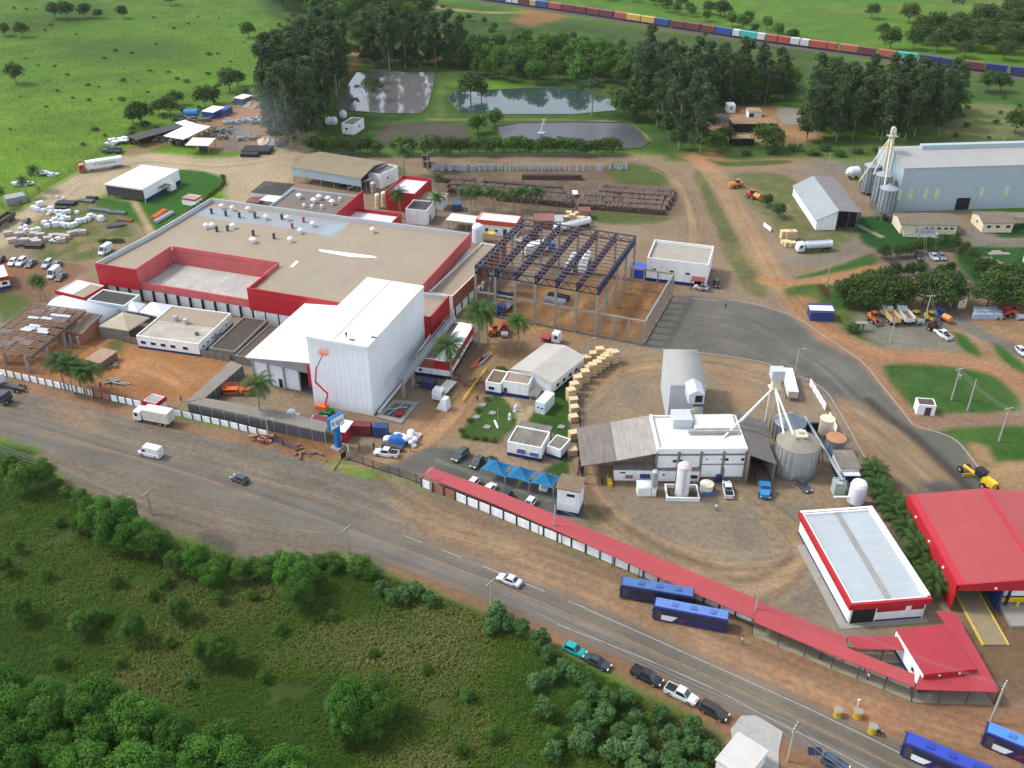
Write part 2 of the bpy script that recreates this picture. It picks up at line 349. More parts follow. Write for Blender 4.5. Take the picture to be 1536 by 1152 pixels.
for q in range(7):
    stroke((182,142,102),[(880+5*q,600-5*q),(905+8*q,565-2*q),(950+6*q,542+q*1.2),(985,540+q)],.9,.8,.5,.5)
    stroke((186,146,104),[(1062+11*q,540+2*q),(1085+8*q,575),(1100+5*q,612)],1.0,.8,.5,.5)
stroke((188,132,92),[(1080,535),(1150,545),(1190,562)],3,1.5,1,.6)
paint((146,136,122),[(872,750),(960,752),(1100,750),(1230,760),(1250,830),(1275,935),(1180,920),(1000,855),(900,810)],2,2,.9,rgb2=(152,138,120))
for q in range(6):
    stroke((170,142,112),[(880+4*q,735+10*q),(930+10*q,790+7*q),(1010+12*q,830+8*q),(1110+10*q,850+9*q),(1180,830+16*q)],.9,.8,.4,.4)
stroke((176,148,114),[(1140,760),(1150,800),(1165,825)],1.2,.7,.3,.6);stroke((176,148,114),[(1152,758),(1170,800),(1185,825)],1.2,.7,.3,.6)
stroke((176,140,104),[(875,700),(885,740),(920,790),(970,830),(1060,860)],3.5,1.5,.8,.6)
paint((174,156,128),[(1050,740),(1115,740),(1122,753),(1052,754)],.4,.1,.9,smooth=False)
paint((168,150,124),[(1222,845),(1262,905),(1280,935),(1270,940),(1230,880)],.5,.2,.9,smooth=False)
stroke((170,150,122),[(1230,850),(1272,938),(1400,942)],2,.4,.1,.8,smooth=False)
paint((138,108,82),[(1440,905),(1470,890),(1560,960),(1560,1050),(1500,1035),(1465,990)],2,1.5,.9,rgb2=(120,98,78))
paint((112,110,107),[(580,690),(664,670),(760,706),(840,735),(836,775),(780,760),(640,706)],.8,.4,1)
paint((118,114,110),[(520,690),(570,675),(620,682),(660,676),(640,712),(560,706)],1,.6,.9)
stroke((190,186,178),[(655,690),(735,720),(826,752)],.35,.4,.1,.6)
paint((66,104,42),[(691,652),(742,590),(760,592),(776,606),(782,622),(772,640),(758,652),(745,662)],.6,.3,1,rgb2=(84,106,54))
paint((66,104,42),[(784,634),(802,614),(830,590),(848,548),(868,528),(860,590),(856,640),(852,716),(846,700),(840,660),(826,650),(790,636)],.6,.3,1,rgb2=(76,110,46))
paint((72,100,46),[(815,706),(850,690),(858,722),(838,716)],.6,.3,1)
stroke((196,174,142),[(757,592),(774,608),(784,634)],2.0,.5,.1,1);stroke((196,174,142),[(784,634),(797,611)],1.8,.5,.1,.95)
stroke((110,70,44),[(694,654),(720,660),(752,662)],1.,.5,.2,.8)
paint((104,108,66),[(872,735),(890,752),(918,790),(914,800),(880,785),(872,770)],1,1,.9)
# --- asphalt bend on the right
YARD=[(975,500),(1015,446),(1090,450),(1150,462),(1200,480),(1243,509),(1292,542),(1323,579),(1357,621),(1373,639),(1407,649),(1435,662),(1461,693),(1497,742),(1440,760),(1370,735),(1340,715),(1297,686),(1274,644),(1256,613),(1240,589),(1214,571),(1167,553),(1136,543),(1040,528),(960,518)]
paint((120,117,114),YARD,.6,.3,1)
for q in range(6):stroke((138,134,130),[(1090+12*q,470+6*q),(1180+14*q,510+6*q),(1260+10*q,570+4*q),(1300+9*q,630)],.9,.8,.4,.4)
stroke((148,140,130),[(1085,455),(1080,490),(1095,530)],9,5,2,.5)
paint((166,138,106),[(1260,606),(1300,604),(1340,632),(1395,680),(1440,725),(1400,722),(1352,730),(1338,715),(1297,686),(1274,644)],1,1.4,.95,rgb2=(150,130,108))
stroke((78,72,67),[(1303,601),(1335,628),(1380,662),(1455,735)],2.6,.8,.4,.9)
stroke((92,88,84),[(1345,733),(1390,735),(1440,740)],5,1.5,1,.8)
stroke((172,128,98),[(1215,480),(1260,510),(1302,542),(1335,582),(1366,622),(1385,636)],4,1,.7,.9)
stroke((170,130,100),[(1262,600),(1290,650),(1310,690),(1345,740)],2.0,.8,.4,.8)
stroke((168,132,102),[(1470,690),(1510,742)],4,1,.7,.9)
# --- wheel tracks: pairs of ruts following how the lorries drive
rt_=random.Random(12)
FL=np.zeros((nx*ny,3))
def flow(pts,hw):
    P=world(spline(pts,False,6));A_=np.array(P);idx=np.where((X>A_[:,0].min()-hw)&(X<A_[:,0].max()+hw)&(Y>A_[:,1].min()-hw)&(Y<A_[:,1].max()+hw))[0];px,py=X[idx],Y[idx];best=np.full(len(idx),1e9);sd=np.zeros(len(idx));ss=np.zeros(len(idx));acc=0.
    for(ax,ay),(bx,by)in zip(P,P[1:]):
        ex,ey=bx-ax,by-ay;ln=math.hypot(ex,ey)+1e-9;t=np.clip(((px-ax)*ex+(py-ay)*ey)/ln**2,0,1);dx,dy=px-ax-t*ex,py-ay-t*ey;d=dx*dx+dy*dy;m=d<best
        best[m]=d[m];sd[m]=((ex*dy-ey*dx)/ln)[m];ss[m]=(acc+t*ln)[m];acc+=ln
    w=np.clip((1-np.sqrt(best)/hw)*2.2,0,1);m=w>FL[idx,2];FL[idx[m]]=np.stack([sd+rt_.uniform(0,60),ss,w],1)[m]
def tracks(pts,n,spread,width,ca,cb,a=.38):
    flow(pts,spread/4.2+2.5)
    W_=np.array(spline(pts,False,6));d=np.gradient(W_,axis=0);nrm=np.stack([-d[:,1],d[:,0]],1)/(np.linalg.norm(d,axis=1,keepdims=True)+1e-6)
    for i in range(n):
        o=rt_.uniform(-1,1)*spread;k=rt_.uniform(.6,1.4)*spread*.3;ph=rt_.uniform(0,6);t=np.linspace(0,1,len(W_));i0=int(rt_.uniform(0,.35)*len(W_));i1=int(rt_.uniform(.6,1)*len(W_))
        q=W_+nrm*(o+k*np.sin(t*4+ph))[:,None];q=[tuple(p)for p in q[i0:max(i1,i0+4)]]
        for s in(0,1):stroke(ca if rt_.random()<.6 else cb,[(u+s*width*.6,v+s*width*.8)for u,v in q],rt_.uniform(.55,.9),.7,.25,a*rt_.uniform(.5,1.2),False)
TA,TB=(190,160,126),(116,102,88)
tracks([(885,600),(920,560),(970,545),(1060,545),(1130,560),(1210,590)],16,14,9,TA,(128,112,94));tracks([(870,690),(890,750),(960,810),(1060,850),(1160,850),(1220,830)],16,22,12,TA,TB);tracks([(1000,860),(1120,890),(1200,840),(1180,790),(1140,760)],12,18,12,TA,TB)
tracks([(640,800),(760,830),(900,880),(1040,950),(1180,1010),(1330,1070),(1500,1120)],18,26,12,(196,158,124),(124,104,86),.34);tracks([(560,720),(640,770),(740,810),(860,860)],10,16,10,TA,TB);tracks([(-20,590),(120,625),(260,665),(400,705),(520,740),(640,790)],14,22,9,(156,142,124),(112,106,98),.34);tracks([(80,690),(250,760),(400,800),(540,815)],8,16,9,(150,136,118),(108,102,96),.3)
tracks([(470,690),(540,690),(600,672),(650,640),(690,590),(740,530)],12,12,7,(204,164,122),(140,112,86));tracks([(1270,620),(1310,650),(1350,690),(1400,730)],12,24,9,(188,160,126),(132,114,96));tracks([(1050,240),(1090,290),(1130,360),(1170,430),(1240,500),(1330,534),(1440,542),(1530,575)],12,9,6,(206,168,128),(150,118,90));tracks([(60,320),(130,270),(210,245),(330,250),(430,236)],9,7,5,(216,200,170),(168,148,122));tracks([(940,238),(1000,260),(1036,310),(1040,400),(1000,420)],9,8,5,(190,160,126),(132,112,94))
tracks([(200,545),(240,555),(290,580)],8,12,6,(212,160,116),(150,104,68));tracks([(1040,480),(1130,500),(1230,560),(1290,620)],12,22,10,(142,138,134),(102,99,96),.4)
tracks([(0,640),(200,692),(400,756),(640,842),(850,927),(1120,1046),(1400,1180)],8,9,6,(142,134,125),(104,98,93),.28);FL[:,2]*=np.where(C[:,1]>C[:,0]*1.12,.25,1)
# --- country to the right
paint((114,122,74),[(1095,265),(1180,262),(1230,300),(1282,335),(1292,352),(1240,385),(1190,375),(1140,320)],1.5,2,.9,rgb2=(140,132,96))
paint((146,136,126),[(1170,256),(1220,244),(1330,240),(1300,262),(1240,266)],2,1.5,.8)
paint((142,134,126),[(1185,388),(1250,378),(1290,355),(1305,370),(1290,385),(1220,402)],2,1.5,.9)
paint((112,116,74),[(1040,262),(1056,262),(1100,340),(1147,430),(1140,446),(1108,420),(1066,330)],1,1,.95,rgb2=(128,122,84))
stroke((178,148,112),[(1075,262),(1110,325),(1150,400),(1190,440)],7,1.5,.8,.8)
stroke((186,142,104),[(1040,235),(1060,250),(1090,245),(1180,245)],8,3,1.5,.8)
paint((188,140,104),[(1035,235),(1060,225),(1110,222),(1108,236),(1070,245)],2,1.5,.9);paint((74,110,52),[(1062,238),(1085,242),(1180,240),(1180,246),(1090,250)],1,1,.9)
paint((70,112,44),[(1192,418),(1250,400),(1310,380),(1328,392),(1310,402),(1230,414)],.8,.7,1)
stroke((190,142,102),[(1150,420),(1210,425),(1300,405),(1335,398)],5,1.2,1,.9)
paint((72,112,48),[(1178,434),(1236,426),(1300,445),(1330,500),(1334,522),(1280,506),(1240,492),(1196,462)],.8,.8,1,rgb2=(110,116,62))
paint((92,48,34),[(1226,428),(1240,430),(1248,448),(1240,448)],.6,.4,.95)
paint((144,138,130),[(1290,470),(1395,468),(1440,515),(1420,528),(1330,524),(1300,500)],1.5,1,.95)
paint((124,116,112),[(1310,372),(1400,372),(1450,405),(1470,440),(1430,450),(1350,420)],1.5,1.2,.95,rgb2=(140,120,102))
paint((46,92,40),[(1285,330),(1345,328),(1380,352),(1450,350),(1450,372),(1310,372)],1,.8,1)
paint((46,92,40),[(1446,372),(1560,366),(1560,440),(1490,445),(1440,400)],1,.8,1,rgb2=(56,100,44))
paint((52,96,44),[(1475,345),(1540,335),(1560,352),(1500,357)],1,.8,1)
paint((138,130,124),[(1446,345),(1480,342),(1505,358),(1560,358),(1560,370),(1450,368)],.8,.5,.9)
stroke((196,190,176),[(1287,338),(1322,355)],1.4,.5,.1,.9)
paint((168,132,100),[(1400,462),(1560,455),(1560,560),(1440,520),(1420,480)],2,1.5,.9,rgb2=(176,146,116))
stroke((134,130,126),[(1425,468),(1470,500),(1560,540)],4.5,.8,.5,.95)
for p in([(1432,500),(1450,506),(1473,532),(1465,538),(1440,520)],[(1490,516),(1505,522),(1545,556),(1530,560),(1500,536)]):paint((70,114,46),p,.8,.6,1)
stroke((180,136,102),[(1200,455),(1250,505),(1310,532),(1400,538),(1460,545),(1520,570),(1580,610)],8,1.5,1,.95)
paint((66,108,46),[(1323,550),(1370,546),(1448,552),(1500,570),(1528,606),(1506,619),(1407,622),(1372,618),(1350,590)],1,.8,1,rgb2=(84,112,56))
paint((150,122,104),[(1375,625),(1500,620),(1560,628),(1560,642),(1410,644)],1,.6,.95)
paint((66,108,42),[(1412,646),(1560,642),(1560,690),(1490,698),(1462,685),(1440,662)],1,.8,1,rgb2=(78,112,48))
for p in([(1455,668),(1480,672),(1490,690),(1470,690)],[(1490,700),(1560,690),(1560,730),(1510,735)]):paint((186,148,112),p,1,1,.85)
# --- ponds' banks, pits
paint((66,100,44),[(500,160),(530,108),(650,100),(680,130),(920,150),(990,215),(960,228),(640,226),(480,205)],2,1.5,.9,rgb2=(82,112,52))
stroke((170,152,112),[(640,180),(800,180),(900,182),(945,188),(975,210)],1.6,.8,.4,.8);stroke((120,130,74),[(664,120),(660,175)],3,1.5,.6,.6)
paint((104,94,90),[(590,186),(690,186),(700,196),(690,214),(570,212),(572,198)],1,.8,.95,rgb2=(92,84,82))
paint((172,132,96),[(1060,168),(1130,160),(1205,168),(1230,200),(1205,214),(1100,210),(1060,205)],2,1.5,.95,rgb2=(184,146,108))
paint((92,92,90),[(1062,166),(1090,166),(1098,188),(1062,186)],1,.6,.9);paint((168,164,164),[(1166,164),(1200,165),(1200,186),(1172,184)],1,.5,.9)
paint((84,118,50),[(1070,214),(1130,212),(1140,236),(1090,240)],2,1.5,.8)
# fine variation
dirt=np.clip((C[:,0]/(C[:,1]+1e-6)-1.0)*6,0,1)[:,None];C*=np.array([.97,1.02,.88])*(1-dirt)+np.array([1.1,1.09,1.02])*dirt;v=(1+(N3-.5)*.22+(N2-.5)*.18)[:,None];C=np.clip(C*v,.003,.8)
def ground_mat(name,rough=.95,b=.5,fine=6.):
    m=bpy.data.materials.new(name);m.use_nodes=True;t=m.node_tree;N=t.nodes;L=t.links;p=N['Principled BSDF']
    p.inputs['Roughness'].default_value=rough;p.inputs['Specular IOR Level'].default_value=.15
    at=N.new('ShaderNodeAttribute');at.attribute_name='soil';tc=N.new('ShaderNodeTexCoord')
    n=N.new('ShaderNodeTexNoise');n.inputs['Scale'].default_value=.9;n.inputs['Detail'].default_value=9;n.inputs['Roughness'].default_value=.72
    n2=N.new('ShaderNodeTexNoise');n2.inputs['Scale'].default_value=.07;n2.inputs['Detail'].default_value=6
    L.new(tc.outputs['Object'],n.inputs['Vector']);L.new(tc.outputs['Object'],n2.inputs['Vector'])
    r=N.new('ShaderNodeMapRange');r.inputs[1].default_value=.32;r.inputs[2].default_value=.68;r.inputs[3].default_value=1-b*.5;r.inputs[4].default_value=1+b*.5;L.new(n.outputs[0],r.inputs[0])
    r2=N.new('ShaderNodeMapRange');r2.inputs[1].default_value=.35;r2.inputs[2].default_value=.65;r2.inputs[3].default_value=.9;r2.inputs[4].default_value=1.1;L.new(n2.outputs[0],r2.inputs[0])
    mu=N.new('ShaderNodeMath');mu.operation='MULTIPLY';L.new(r.outputs[0],mu.inputs[0]);L.new(r2.outputs[0],mu.inputs[1])
    fl=N.new('ShaderNodeAttribute');fl.attribute_name='flow';sx=N.new('ShaderNodeSeparateXYZ');L.new(fl.outputs['Vector'],sx.inputs[0]);cx=N.new('ShaderNodeCombineXYZ')
    for i_,k_ in((0,.95),(1,.03)):q_=N.new('ShaderNodeMath');q_.operation='MULTIPLY';q_.inputs[1].default_value=k_;L.new(sx.outputs[i_],q_.inputs[0]);L.new(q_.outputs[0],cx.inputs[i_])
    n3=N.new('ShaderNodeTexNoise');n3.inputs['Scale'].default_value=1;n3.inputs['Detail'].default_value=5;n3.inputs['Roughness'].default_value=.6;n3.inputs['Distortion'].default_value=.25;L.new(cx.outputs[0],n3.inputs['Vector'])
    r3=N.new('ShaderNodeMapRange');r3.inputs[1].default_value=.36;r3.inputs[2].default_value=.64;r3.inputs[3].default_value=.86;r3.inputs[4].default_value=1.14;L.new(n3.outputs[0],r3.inputs[0])
    mf=N.new('ShaderNodeMix');mf.inputs['A'].default_value=1;L.new(sx.outputs[2],mf.inputs['Factor']);L.new(r3.outputs[0],mf.inputs['B']);m4=N.new('ShaderNodeMath');m4.operation='MULTIPLY';L.new(mu.outputs[0],m4.inputs[0]);L.new(mf.outputs['Result'],m4.inputs[1])
    sc_=N.new('ShaderNodeVectorMath');sc_.operation='SCALE';L.new(at.outputs['Color'],sc_.inputs[0]);L.new(m4.outputs[0],sc_.inputs['Scale'])
    L.new(sc_.outputs[0],p.inputs['Base Color'])
    bp=N.new('ShaderNodeBump');bp.inputs['Strength'].default_value=.5;bp.inputs['Distance'].default_value=.25*b;L.new(n.outputs[0],bp.inputs['Height']);L.new(bp.outputs[0],p.inputs['Normal'])
    return m
mg=ground_mat('soil_and_grass',b=.55);mgr=ground_mat('road_surface',.85,.22)
FI=np.arange((nx-1)*(ny-1));fx_,fy_=FI%(nx-1),FI//(nx-1);v0=fy_*nx+fx_
CX,CY=(X[v0]+X[v0+nx+1])/2,(Y[v0]+Y[v0+nx+1])/2
owner=np.zeros(len(FI),int)
def claim(k,pts,smooth=True,closed=True,width=0):
    P=world(spline(pts,closed)if smooth else pts);d,ins=segdist(CX,CY,P,closed);owner[ins if closed else d<width/2]=k
LAWN1=[(691,652),(742,590),(760,592),(776,606),(782,622),(772,640),(758,652),(745,662)]
claim(2,[(1040,235),(1110,325),(1150,400),(1190,440),(1250,505),(1310,532),(1400,538),(1460,545),(1520,570),(1580,610)],True,False,8)
claim(2,[(460,240),(640,243),(800,240),(930,240),(990,255),(1030,290),(1045,340),(1040,395)],True,False,8)
claim(3,YARD);claim(4,[(580,690),(664,670),(760,706),(840,735),(836,775),(780,760),(640,706)])
claim(5,LAWN1);claim(5,[(784,634),(802,614),(830,590),(848,548),(868,528),(860,590),(856,640),(852,716),(846,700),(840,660),(826,650),(790,636)])
claim(5,[(1323,550),(1370,546),(1448,552),(1500,570),(1528,606),(1506,619),(1407,622),(1372,618),(1350,590)])
claim(5,[(212,302),(262,260),(275,254),(310,258),(332,268),(326,282),(300,300),(268,326),(228,346),(196,330),(140,308),(150,297)])
claim(1,HW,True,False,8.6)
quad=np.stack([v0,v0+1,v0+nx+1,v0+nx],1)
def sheet(name,k,m):
    q=quad[owner==k];u,inv=np.unique(q,return_inverse=True);inv=inv.reshape(-1);me=bpy.data.meshes.new(name)
    me.vertices.add(len(u));me.vertices.foreach_set('co',np.stack([X[u],Y[u],np.zeros(len(u))],1).ravel())
    me.loops.add(len(inv));me.loops.foreach_set('vertex_index',inv.astype(np.int32));me.polygons.add(len(q))
    me.polygons.foreach_set('loop_start',np.arange(len(q),dtype=np.int32)*4);me.update(calc_edges=True)
    a=me.attributes.new('soil','FLOAT_COLOR','POINT');a.data.foreach_set('color',np.concatenate([C[u],np.ones((len(u),1))],1).astype(np.float32).ravel())
    fa=me.attributes.new('flow','FLOAT_VECTOR','POINT');fa.data.foreach_set('vector',FL[u].astype(np.float32).ravel())
    me.materials.append(m);o=bpy.data.objects.new(name,me);COL.objects.link(o);o['kind']='structure';return o
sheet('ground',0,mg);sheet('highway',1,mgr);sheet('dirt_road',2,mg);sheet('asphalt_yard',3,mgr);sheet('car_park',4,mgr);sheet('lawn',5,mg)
# --- painted lines
def ribbon(mb,pts,w,z=.006,dash=None,smooth=True):
    P=[Vector((*p,0))for p in world(spline(pts,False,8)if smooth else pts)];acc=0
    for a,b in zip(P,P[1:]):
        d=b-a;L_=d.length;n=Vector((-d.y,d.x,0)).normalized()*w/2;k=0.
        while k<L_:
            st=min(L_-k,.5 if dash else L_)
            if not dash or(acc%(dash[0]+dash[1]))<dash[0]:
                p,q=a+d*(k/L_),a+d*((k+st)/L_);mb.quad((*(p-n).xy,z),(*(q-n).xy,z),(*(q+n).xy,z),(*(p+n).xy,z))
            k+=st;acc+=st
m_line=mat('worn_road_paint',alb(205,200,190),.8,.3,1.2);m_yline=mat('worn_yellow_paint',alb(176,144,104),.8,.3,1.2)
mb=MB();ribbon(mb,[(878,913),(960,949),(1060,994),(1160,1039),(1236,1074),(1394,1152),(1560,1240)],.16)
ribbon(mb,[(605,803),(704,841),(780,872),(849,900),(878,912)],.16,dash=(4,4.5));ribbon(mb,[(836,937),(930,973),(1057,1027),(1156,1078),(1260,1130),(1400,1205)],.14)
mb.build('road_edge_line',m_line,kind='structure')
mb=MB();ribbon(mb,[(443,764),(560,808),(700,858),(836,914),(940,959),(1040,1004),(1161,1060),(1300,1128),(1450,1205)],.22)
ribbon(mb,[(65,646),(200,686),(312,720)],.25);ribbon(mb,[(312,720),(390,747),(443,764)],.25,dash=(4,4));mb.build('road_centre_line',m_yline,kind='structure')
# kerbs round the asphalt bend
mb=MB()
for pts in([(1090,449),(1150,461),(1200,480),(1243,509),(1292,542),(1323,579),(1357,621),(1373,639),(1407,649),(1435,662),(1461,693),(1495,738)],[(1040,528),(1136,542),(1167,553),(1214,571),(1240,589),(1256,613),(1274,644),(1297,686),(1340,745)],[(1018,446),(1078,452)]):
    P=world(spline(pts,False,5))
    for a,b in zip(P,P[1:]):mb.beam((*a,.06),(*b,.06),.32,.14)
mb.build('kerb',m_conc2,kind='structure')
# --- water
def water_mat(name,rgb,rough):
    m=bpy.data.materials.new(name);m.use_nodes=True;t=m.node_tree;p=t.nodes['Principled BSDF']
    p.inputs['Base Color'].default_value=(*rgb,1);p.inputs['Roughness'].default_value=rough;p.inputs['IOR'].default_value=1.33;p.inputs['Specular IOR Level'].default_value=.6
    n=t.nodes.new('ShaderNodeTexNoise');n.inputs['Scale'].default_value=.8;n.inputs['Detail'].default_value=4;bp=t.nodes.new('ShaderNodeBump');bp.inputs['Strength'].default_value=.06;bp.inputs['Distance'].default_value=.1
    tc=t.nodes.new('ShaderNodeTexCoord');t.links.new(tc.outputs['Object'],n.inputs['Vector']);t.links.new(n.outputs[0],bp.inputs['Height']);t.links.new(bp.outputs[0],p.inputs['Normal']);return m
for i,(pts,rgb)in enumerate((([(502,165),(508,150),(524,122),(534,108),(590,107),(652,108),(650,130),(642,160),(630,171),(570,170)],(.11,.108,.105)),
                                ([(672,148),(680,138),(720,136),(800,132),(870,134),(920,150),(925,166),(860,172),(760,172),(690,170)],(.03,.055,.05)),
                                ([(745,190),(780,184),(860,183),(940,184),(960,198),(972,214),(962,222),(920,225),(840,222),(750,208)],(.05,.052,.056)))):
    w3=world(spline([p for a_,b_ in zip(pts,pts[1:]+pts[:1])for p in(a_,((a_[0]*.85+b_[0]*.15),(a_[1]*.85+b_[1]*.15)),((a_[0]*.15+b_[0]*.85),(a_[1]*.15+b_[1]*.85)))],True,2));mb=MB();mb.add([(x,y,.05)for x,y in w3],[tuple(range(len(w3)))]);mb.build('pond_water',water_mat('pond_water_%s'%'abc'[i],rgb,(.06,.04,.38)[i]),kind='structure')
    mb=MB()
    for a,b in zip(w3,w3[1:]+w3[:1]):mb.beam((*a,.08),(*b,.08),.7,.26)
    mb.build('pond_bank',mat('pond_bank_earth',alb(96,106,58),.95,.25,.6),kind='structure')

# ---------------------------------------------------------------- buildings
def window(parent,face,L,Dp,x,z,w,h,name='window',m=None,fr=None,out=.04):
    """a framed opening on a wall face: f(ront) y=0, r(ight) x=L, l(eft) x=0, k(back) y=D"""
    def bx(mb,x0,x1,z0,z1,d,mi):
        if face=='f':mb.box(x0,-d,z0,x1,0,z1,mi)
        elif face=='k':mb.box(x0,Dp,z0,x1,Dp+d,z1,mi)
        elif face=='r':mb.box(L,x0,z0,L+d,x1,z1,mi)
        else:mb.box(-d,x0,z0,0,x1,z1,mi)
    mb=MB();f=.07
    if name=='window':
        bx(mb,x,x+w,z,z+f,out+.03,1);bx(mb,x,x+w,z+h-f,z+h,out+.03,1)
        bx(mb,x,x+f,z+f,z+h-f,out+.03,1);bx(mb,x+w-f,x+w,z+f,z+h-f,out+.03,1)
        wo=mb.build(name,[m_glass,fr or m_white],parent);mb=MB();bx(mb,x+f,x+w-f,z+f,z+h-f,out,0);mb.build('pane',m or m_glass,wo);return wo
    bx(mb,x,x+w,z,z+h,out,0);do=mb.build(name,m or m_dark,parent)
    if name=='door':mb=MB();bx(mb,x+w*.8,x+w*.9,z+h*.45,z+h*.52,out+.05,0);mb.build('handle',m_steel,do)
    return do
def gable_roof(mb,L,D,h,rise,o=.4,axis='x',t=.14,m=0):
    if axis=='x':
        for s,y0,y1 in((1,-o,D/2),(-1,D+o,D/2)):
            zz=h-rise*o/(D/2)
            a,b,c,d=(-o,y0,zz),(L+o,y0,zz),(L+o,y1,h+rise),(-o,y1,h+rise)
            up=lambda p:(p[0],p[1],p[2]+t)
            mb.add([a,b,c,d,up(a),up(b),up(c),up(d)],[(0,3,2,1),(4,5,6,7),(0,1,5,4),(1,2,6,5),(3,0,4,7)]if s==1 else[(0,1,2,3),(7,6,5,4),(4,5,1,0),(5,6,2,1),(7,4,0,3)],m)
    else:
        for s,x0,x1 in((1,-o,L/2),(-1,L+o,L/2)):
            zz=h-rise*o/(L/2)
            a,b,c,d=(x0,-o,zz),(x1,-o,h+rise),(x1,D+o,h+rise),(x0,D+o,zz)
            up=lambda p:(p[0],p[1],p[2]+t)
            mb.add([a,b,c,d,up(a),up(b),up(c),up(d)],[(0,3,2,1),(4,5,6,7),(0,1,5,4),(2,3,7,6),(3,0,4,7)]if s==1 else[(0,1,2,3),(7,6,5,4),(4,5,1,0),(6,7,3,2),(7,4,0,3)],m)
def bldg(name,label,cat,a,b,c,h,wall=None,roof=None,style='flat',rise=1.,par=.5,parm=None,base=None,baseh=.9,wins=(),doors=(),fascia=None,fh=1.2,fo=.25,over=.4,group=None,ax='x',open_=False,posts=0,parw=.22):
    """rectangular building from three roof corners (pixels) at height h: front left, front right, any point of the back edge"""
    A,rz,L,D=frame(a,b,c,h);wall=wall or m_wall;roof=roof or m_beige
    rt=thing(name,label,cat,(A.x,A.y,0),rz,group);rt['L']=L;rt['D']=D
    if open_:
        n=max(2,posts)
        for i in range(n):
            for y in(.25,D-.25):
                MB().cbox(.2+(L-.4)*i/(n-1),y,0,.22,.22,h,0).build('post',m_steel if open_ is True else open_,rt)
    else:
        mb=MB()
        if style=='gable':
            if ax=='x':mb.add([(0,0,0),(0,D,0),(0,D,h),(0,D/2,h+rise),(0,0,h),(L,0,0),(L,D,0),(L,D,h),(L,D/2,h+rise),(L,0,h)],[(0,4,3,2,1),(5,6,7,8,9),(0,5,9,4),(1,2,7,6)])
            else:mb.add([(0,0,0),(L,0,0),(L,0,h),(L/2,0,h+rise),(0,0,h),(0,D,0),(L,D,0),(L,D,h),(L/2,D,h+rise),(0,D,h)],[(0,1,2,3,4),(9,8,7,6,5),(0,4,9,5),(1,6,7,2)])
        elif style=='flat':
            zr=h-par;w=parw
            mb.box(0,0,0,L,w,h);mb.box(0,D-w,0,L,D,h);mb.box(0,w,0,w,D-w,h);mb.box(L-w,w,0,L,D-w,h)
        else:mb.box(0,0,0,L,D,h-.02)
        mb.build('wall',wall,rt)
    mb=MB()
    if style=='flat':mb.box(.22,.22,h-par-.12,L-.22,D-.22,h-par)
    elif style=='slab':mb.box(-over,-over,h,L+over,D+over,h+.18)
    elif style=='gable':gable_roof(mb,L,D,h+.01,rise,over,ax)
    elif style=='hip':
        e=over;r=min(L,D)/2
        q=[(-e,-e,h),(L+e,-e,h),(L+e,D+e,h),(-e,D+e,h)]
        q+=[(r,D/2,h+rise),(L-r,D/2,h+rise)]if L>D+.5 else([(L/2,D/2,h+rise)]*2 if abs(L-D)<=.5 else[(L/2,r,h+rise),(L/2,D-r,h+rise)])
        if L>=D-.5:mb.add(q,[(0,1,5,4),(1,2,5),(2,3,4,5),(3,0,4),(3,2,1,0)])
        else:mb.add(q,[(0,1,4),(1,2,5,4),(2,3,5),(3,0,4,5),(3,2,1,0)])
    elif style=='shed':
        e=over;mb.add([(-e,-e,h),(L+e,-e,h),(L+e,D+e,h+rise),(-e,D+e,h+rise),(-e,-e,h+.15),(L+e,-e,h+.15),(L+e,D+e,h+rise+.15),(-e,D+e,h+rise+.15)],[(0,3,2,1),(4,5,6,7),(0,1,5,4),(1,2,6,5),(2,3,7,6),(3,0,4,7)])
        if not open_:MB().add([(0,D,h-.1),(L,D,h-.1),(L,D,h+rise),(0,D,h+rise),(0,0,h),(L,0,h)],[(1,0,3,2),(0,4,3),(5,1,2)]).build('upper_wall',wall,rt)
    elif style=='vault':
        n=9;e=over;P=[(-e+0*i,D/2-(D/2+e)*math.cos(math.pi*i/(n-1)),h+rise*math.sin(math.pi*i/(n-1)))for i in range(n)]
        mb.add(P+[(L+e,p[1],p[2])for p in P],[(i,n+i,n+i+1,i+1)for i in range(n-1)]+[tuple(range(n)),tuple(range(2*n-1,n-1,-1))])
    mb.build('roof',roof,rt,smooth=(style=='vault'))
    if fascia:
        mb=MB();o=fo;z0,z1=h-fh,h+.12
        mb.box(-o,-o,z0,L+o,-.003,z1);mb.box(-o,D+.003,z0,L+o,D+o,z1);mb.box(-o,-.003,z0,-.003,D+.003,z1);mb.box(L+.003,-.003,z0,L+o,D+.003,z1);mb.build('fascia',fascia,rt)
    if base:
        mb=MB();o=.03;mb.box(-o,-o,0,L+o,0,baseh);mb.box(L,0,0,L+o,D,baseh);mb.box(-o,0,0,0,D,baseh);mb.box(-o,D,0,L+o,D+o,baseh);mb.build('painted_base',base,rt)
    for f,p,z,w,hh in wins:
        ext=L if f in 'fk' else D;window(rt,f,L,D,p*ext-w/2,z,w,hh)
    for f,p,w,hh in doors:
        ext=L if f in 'fk' else D;window(rt,f,L,D,p*ext-w/2,.02,w,hh,'door',m_steeld,out=.05)
    return rt
def part(rt,name,m,fn,**k):
    mb=MB();fn(mb);return mb.build(name,m,rt,**k)
# ---- the red factory
A,RZ,L,D=frame((459,505),(551,521),(637,430),17.2)      # its grid is the tall white block's
def inA(px,z):return loc_of(px,z,A0,RZ)
A0=Vector((A.x,A.y,0));ZF=9.6
fac=thing('factory','long red factory with a wide beige metal roof, rooftop vents and a recessed bay','factory',A0,RZ)
oc=[inA(p,ZF)for p in[(138,397),(203,404),(260,372),(418,391),(373,429),(652,469)]]
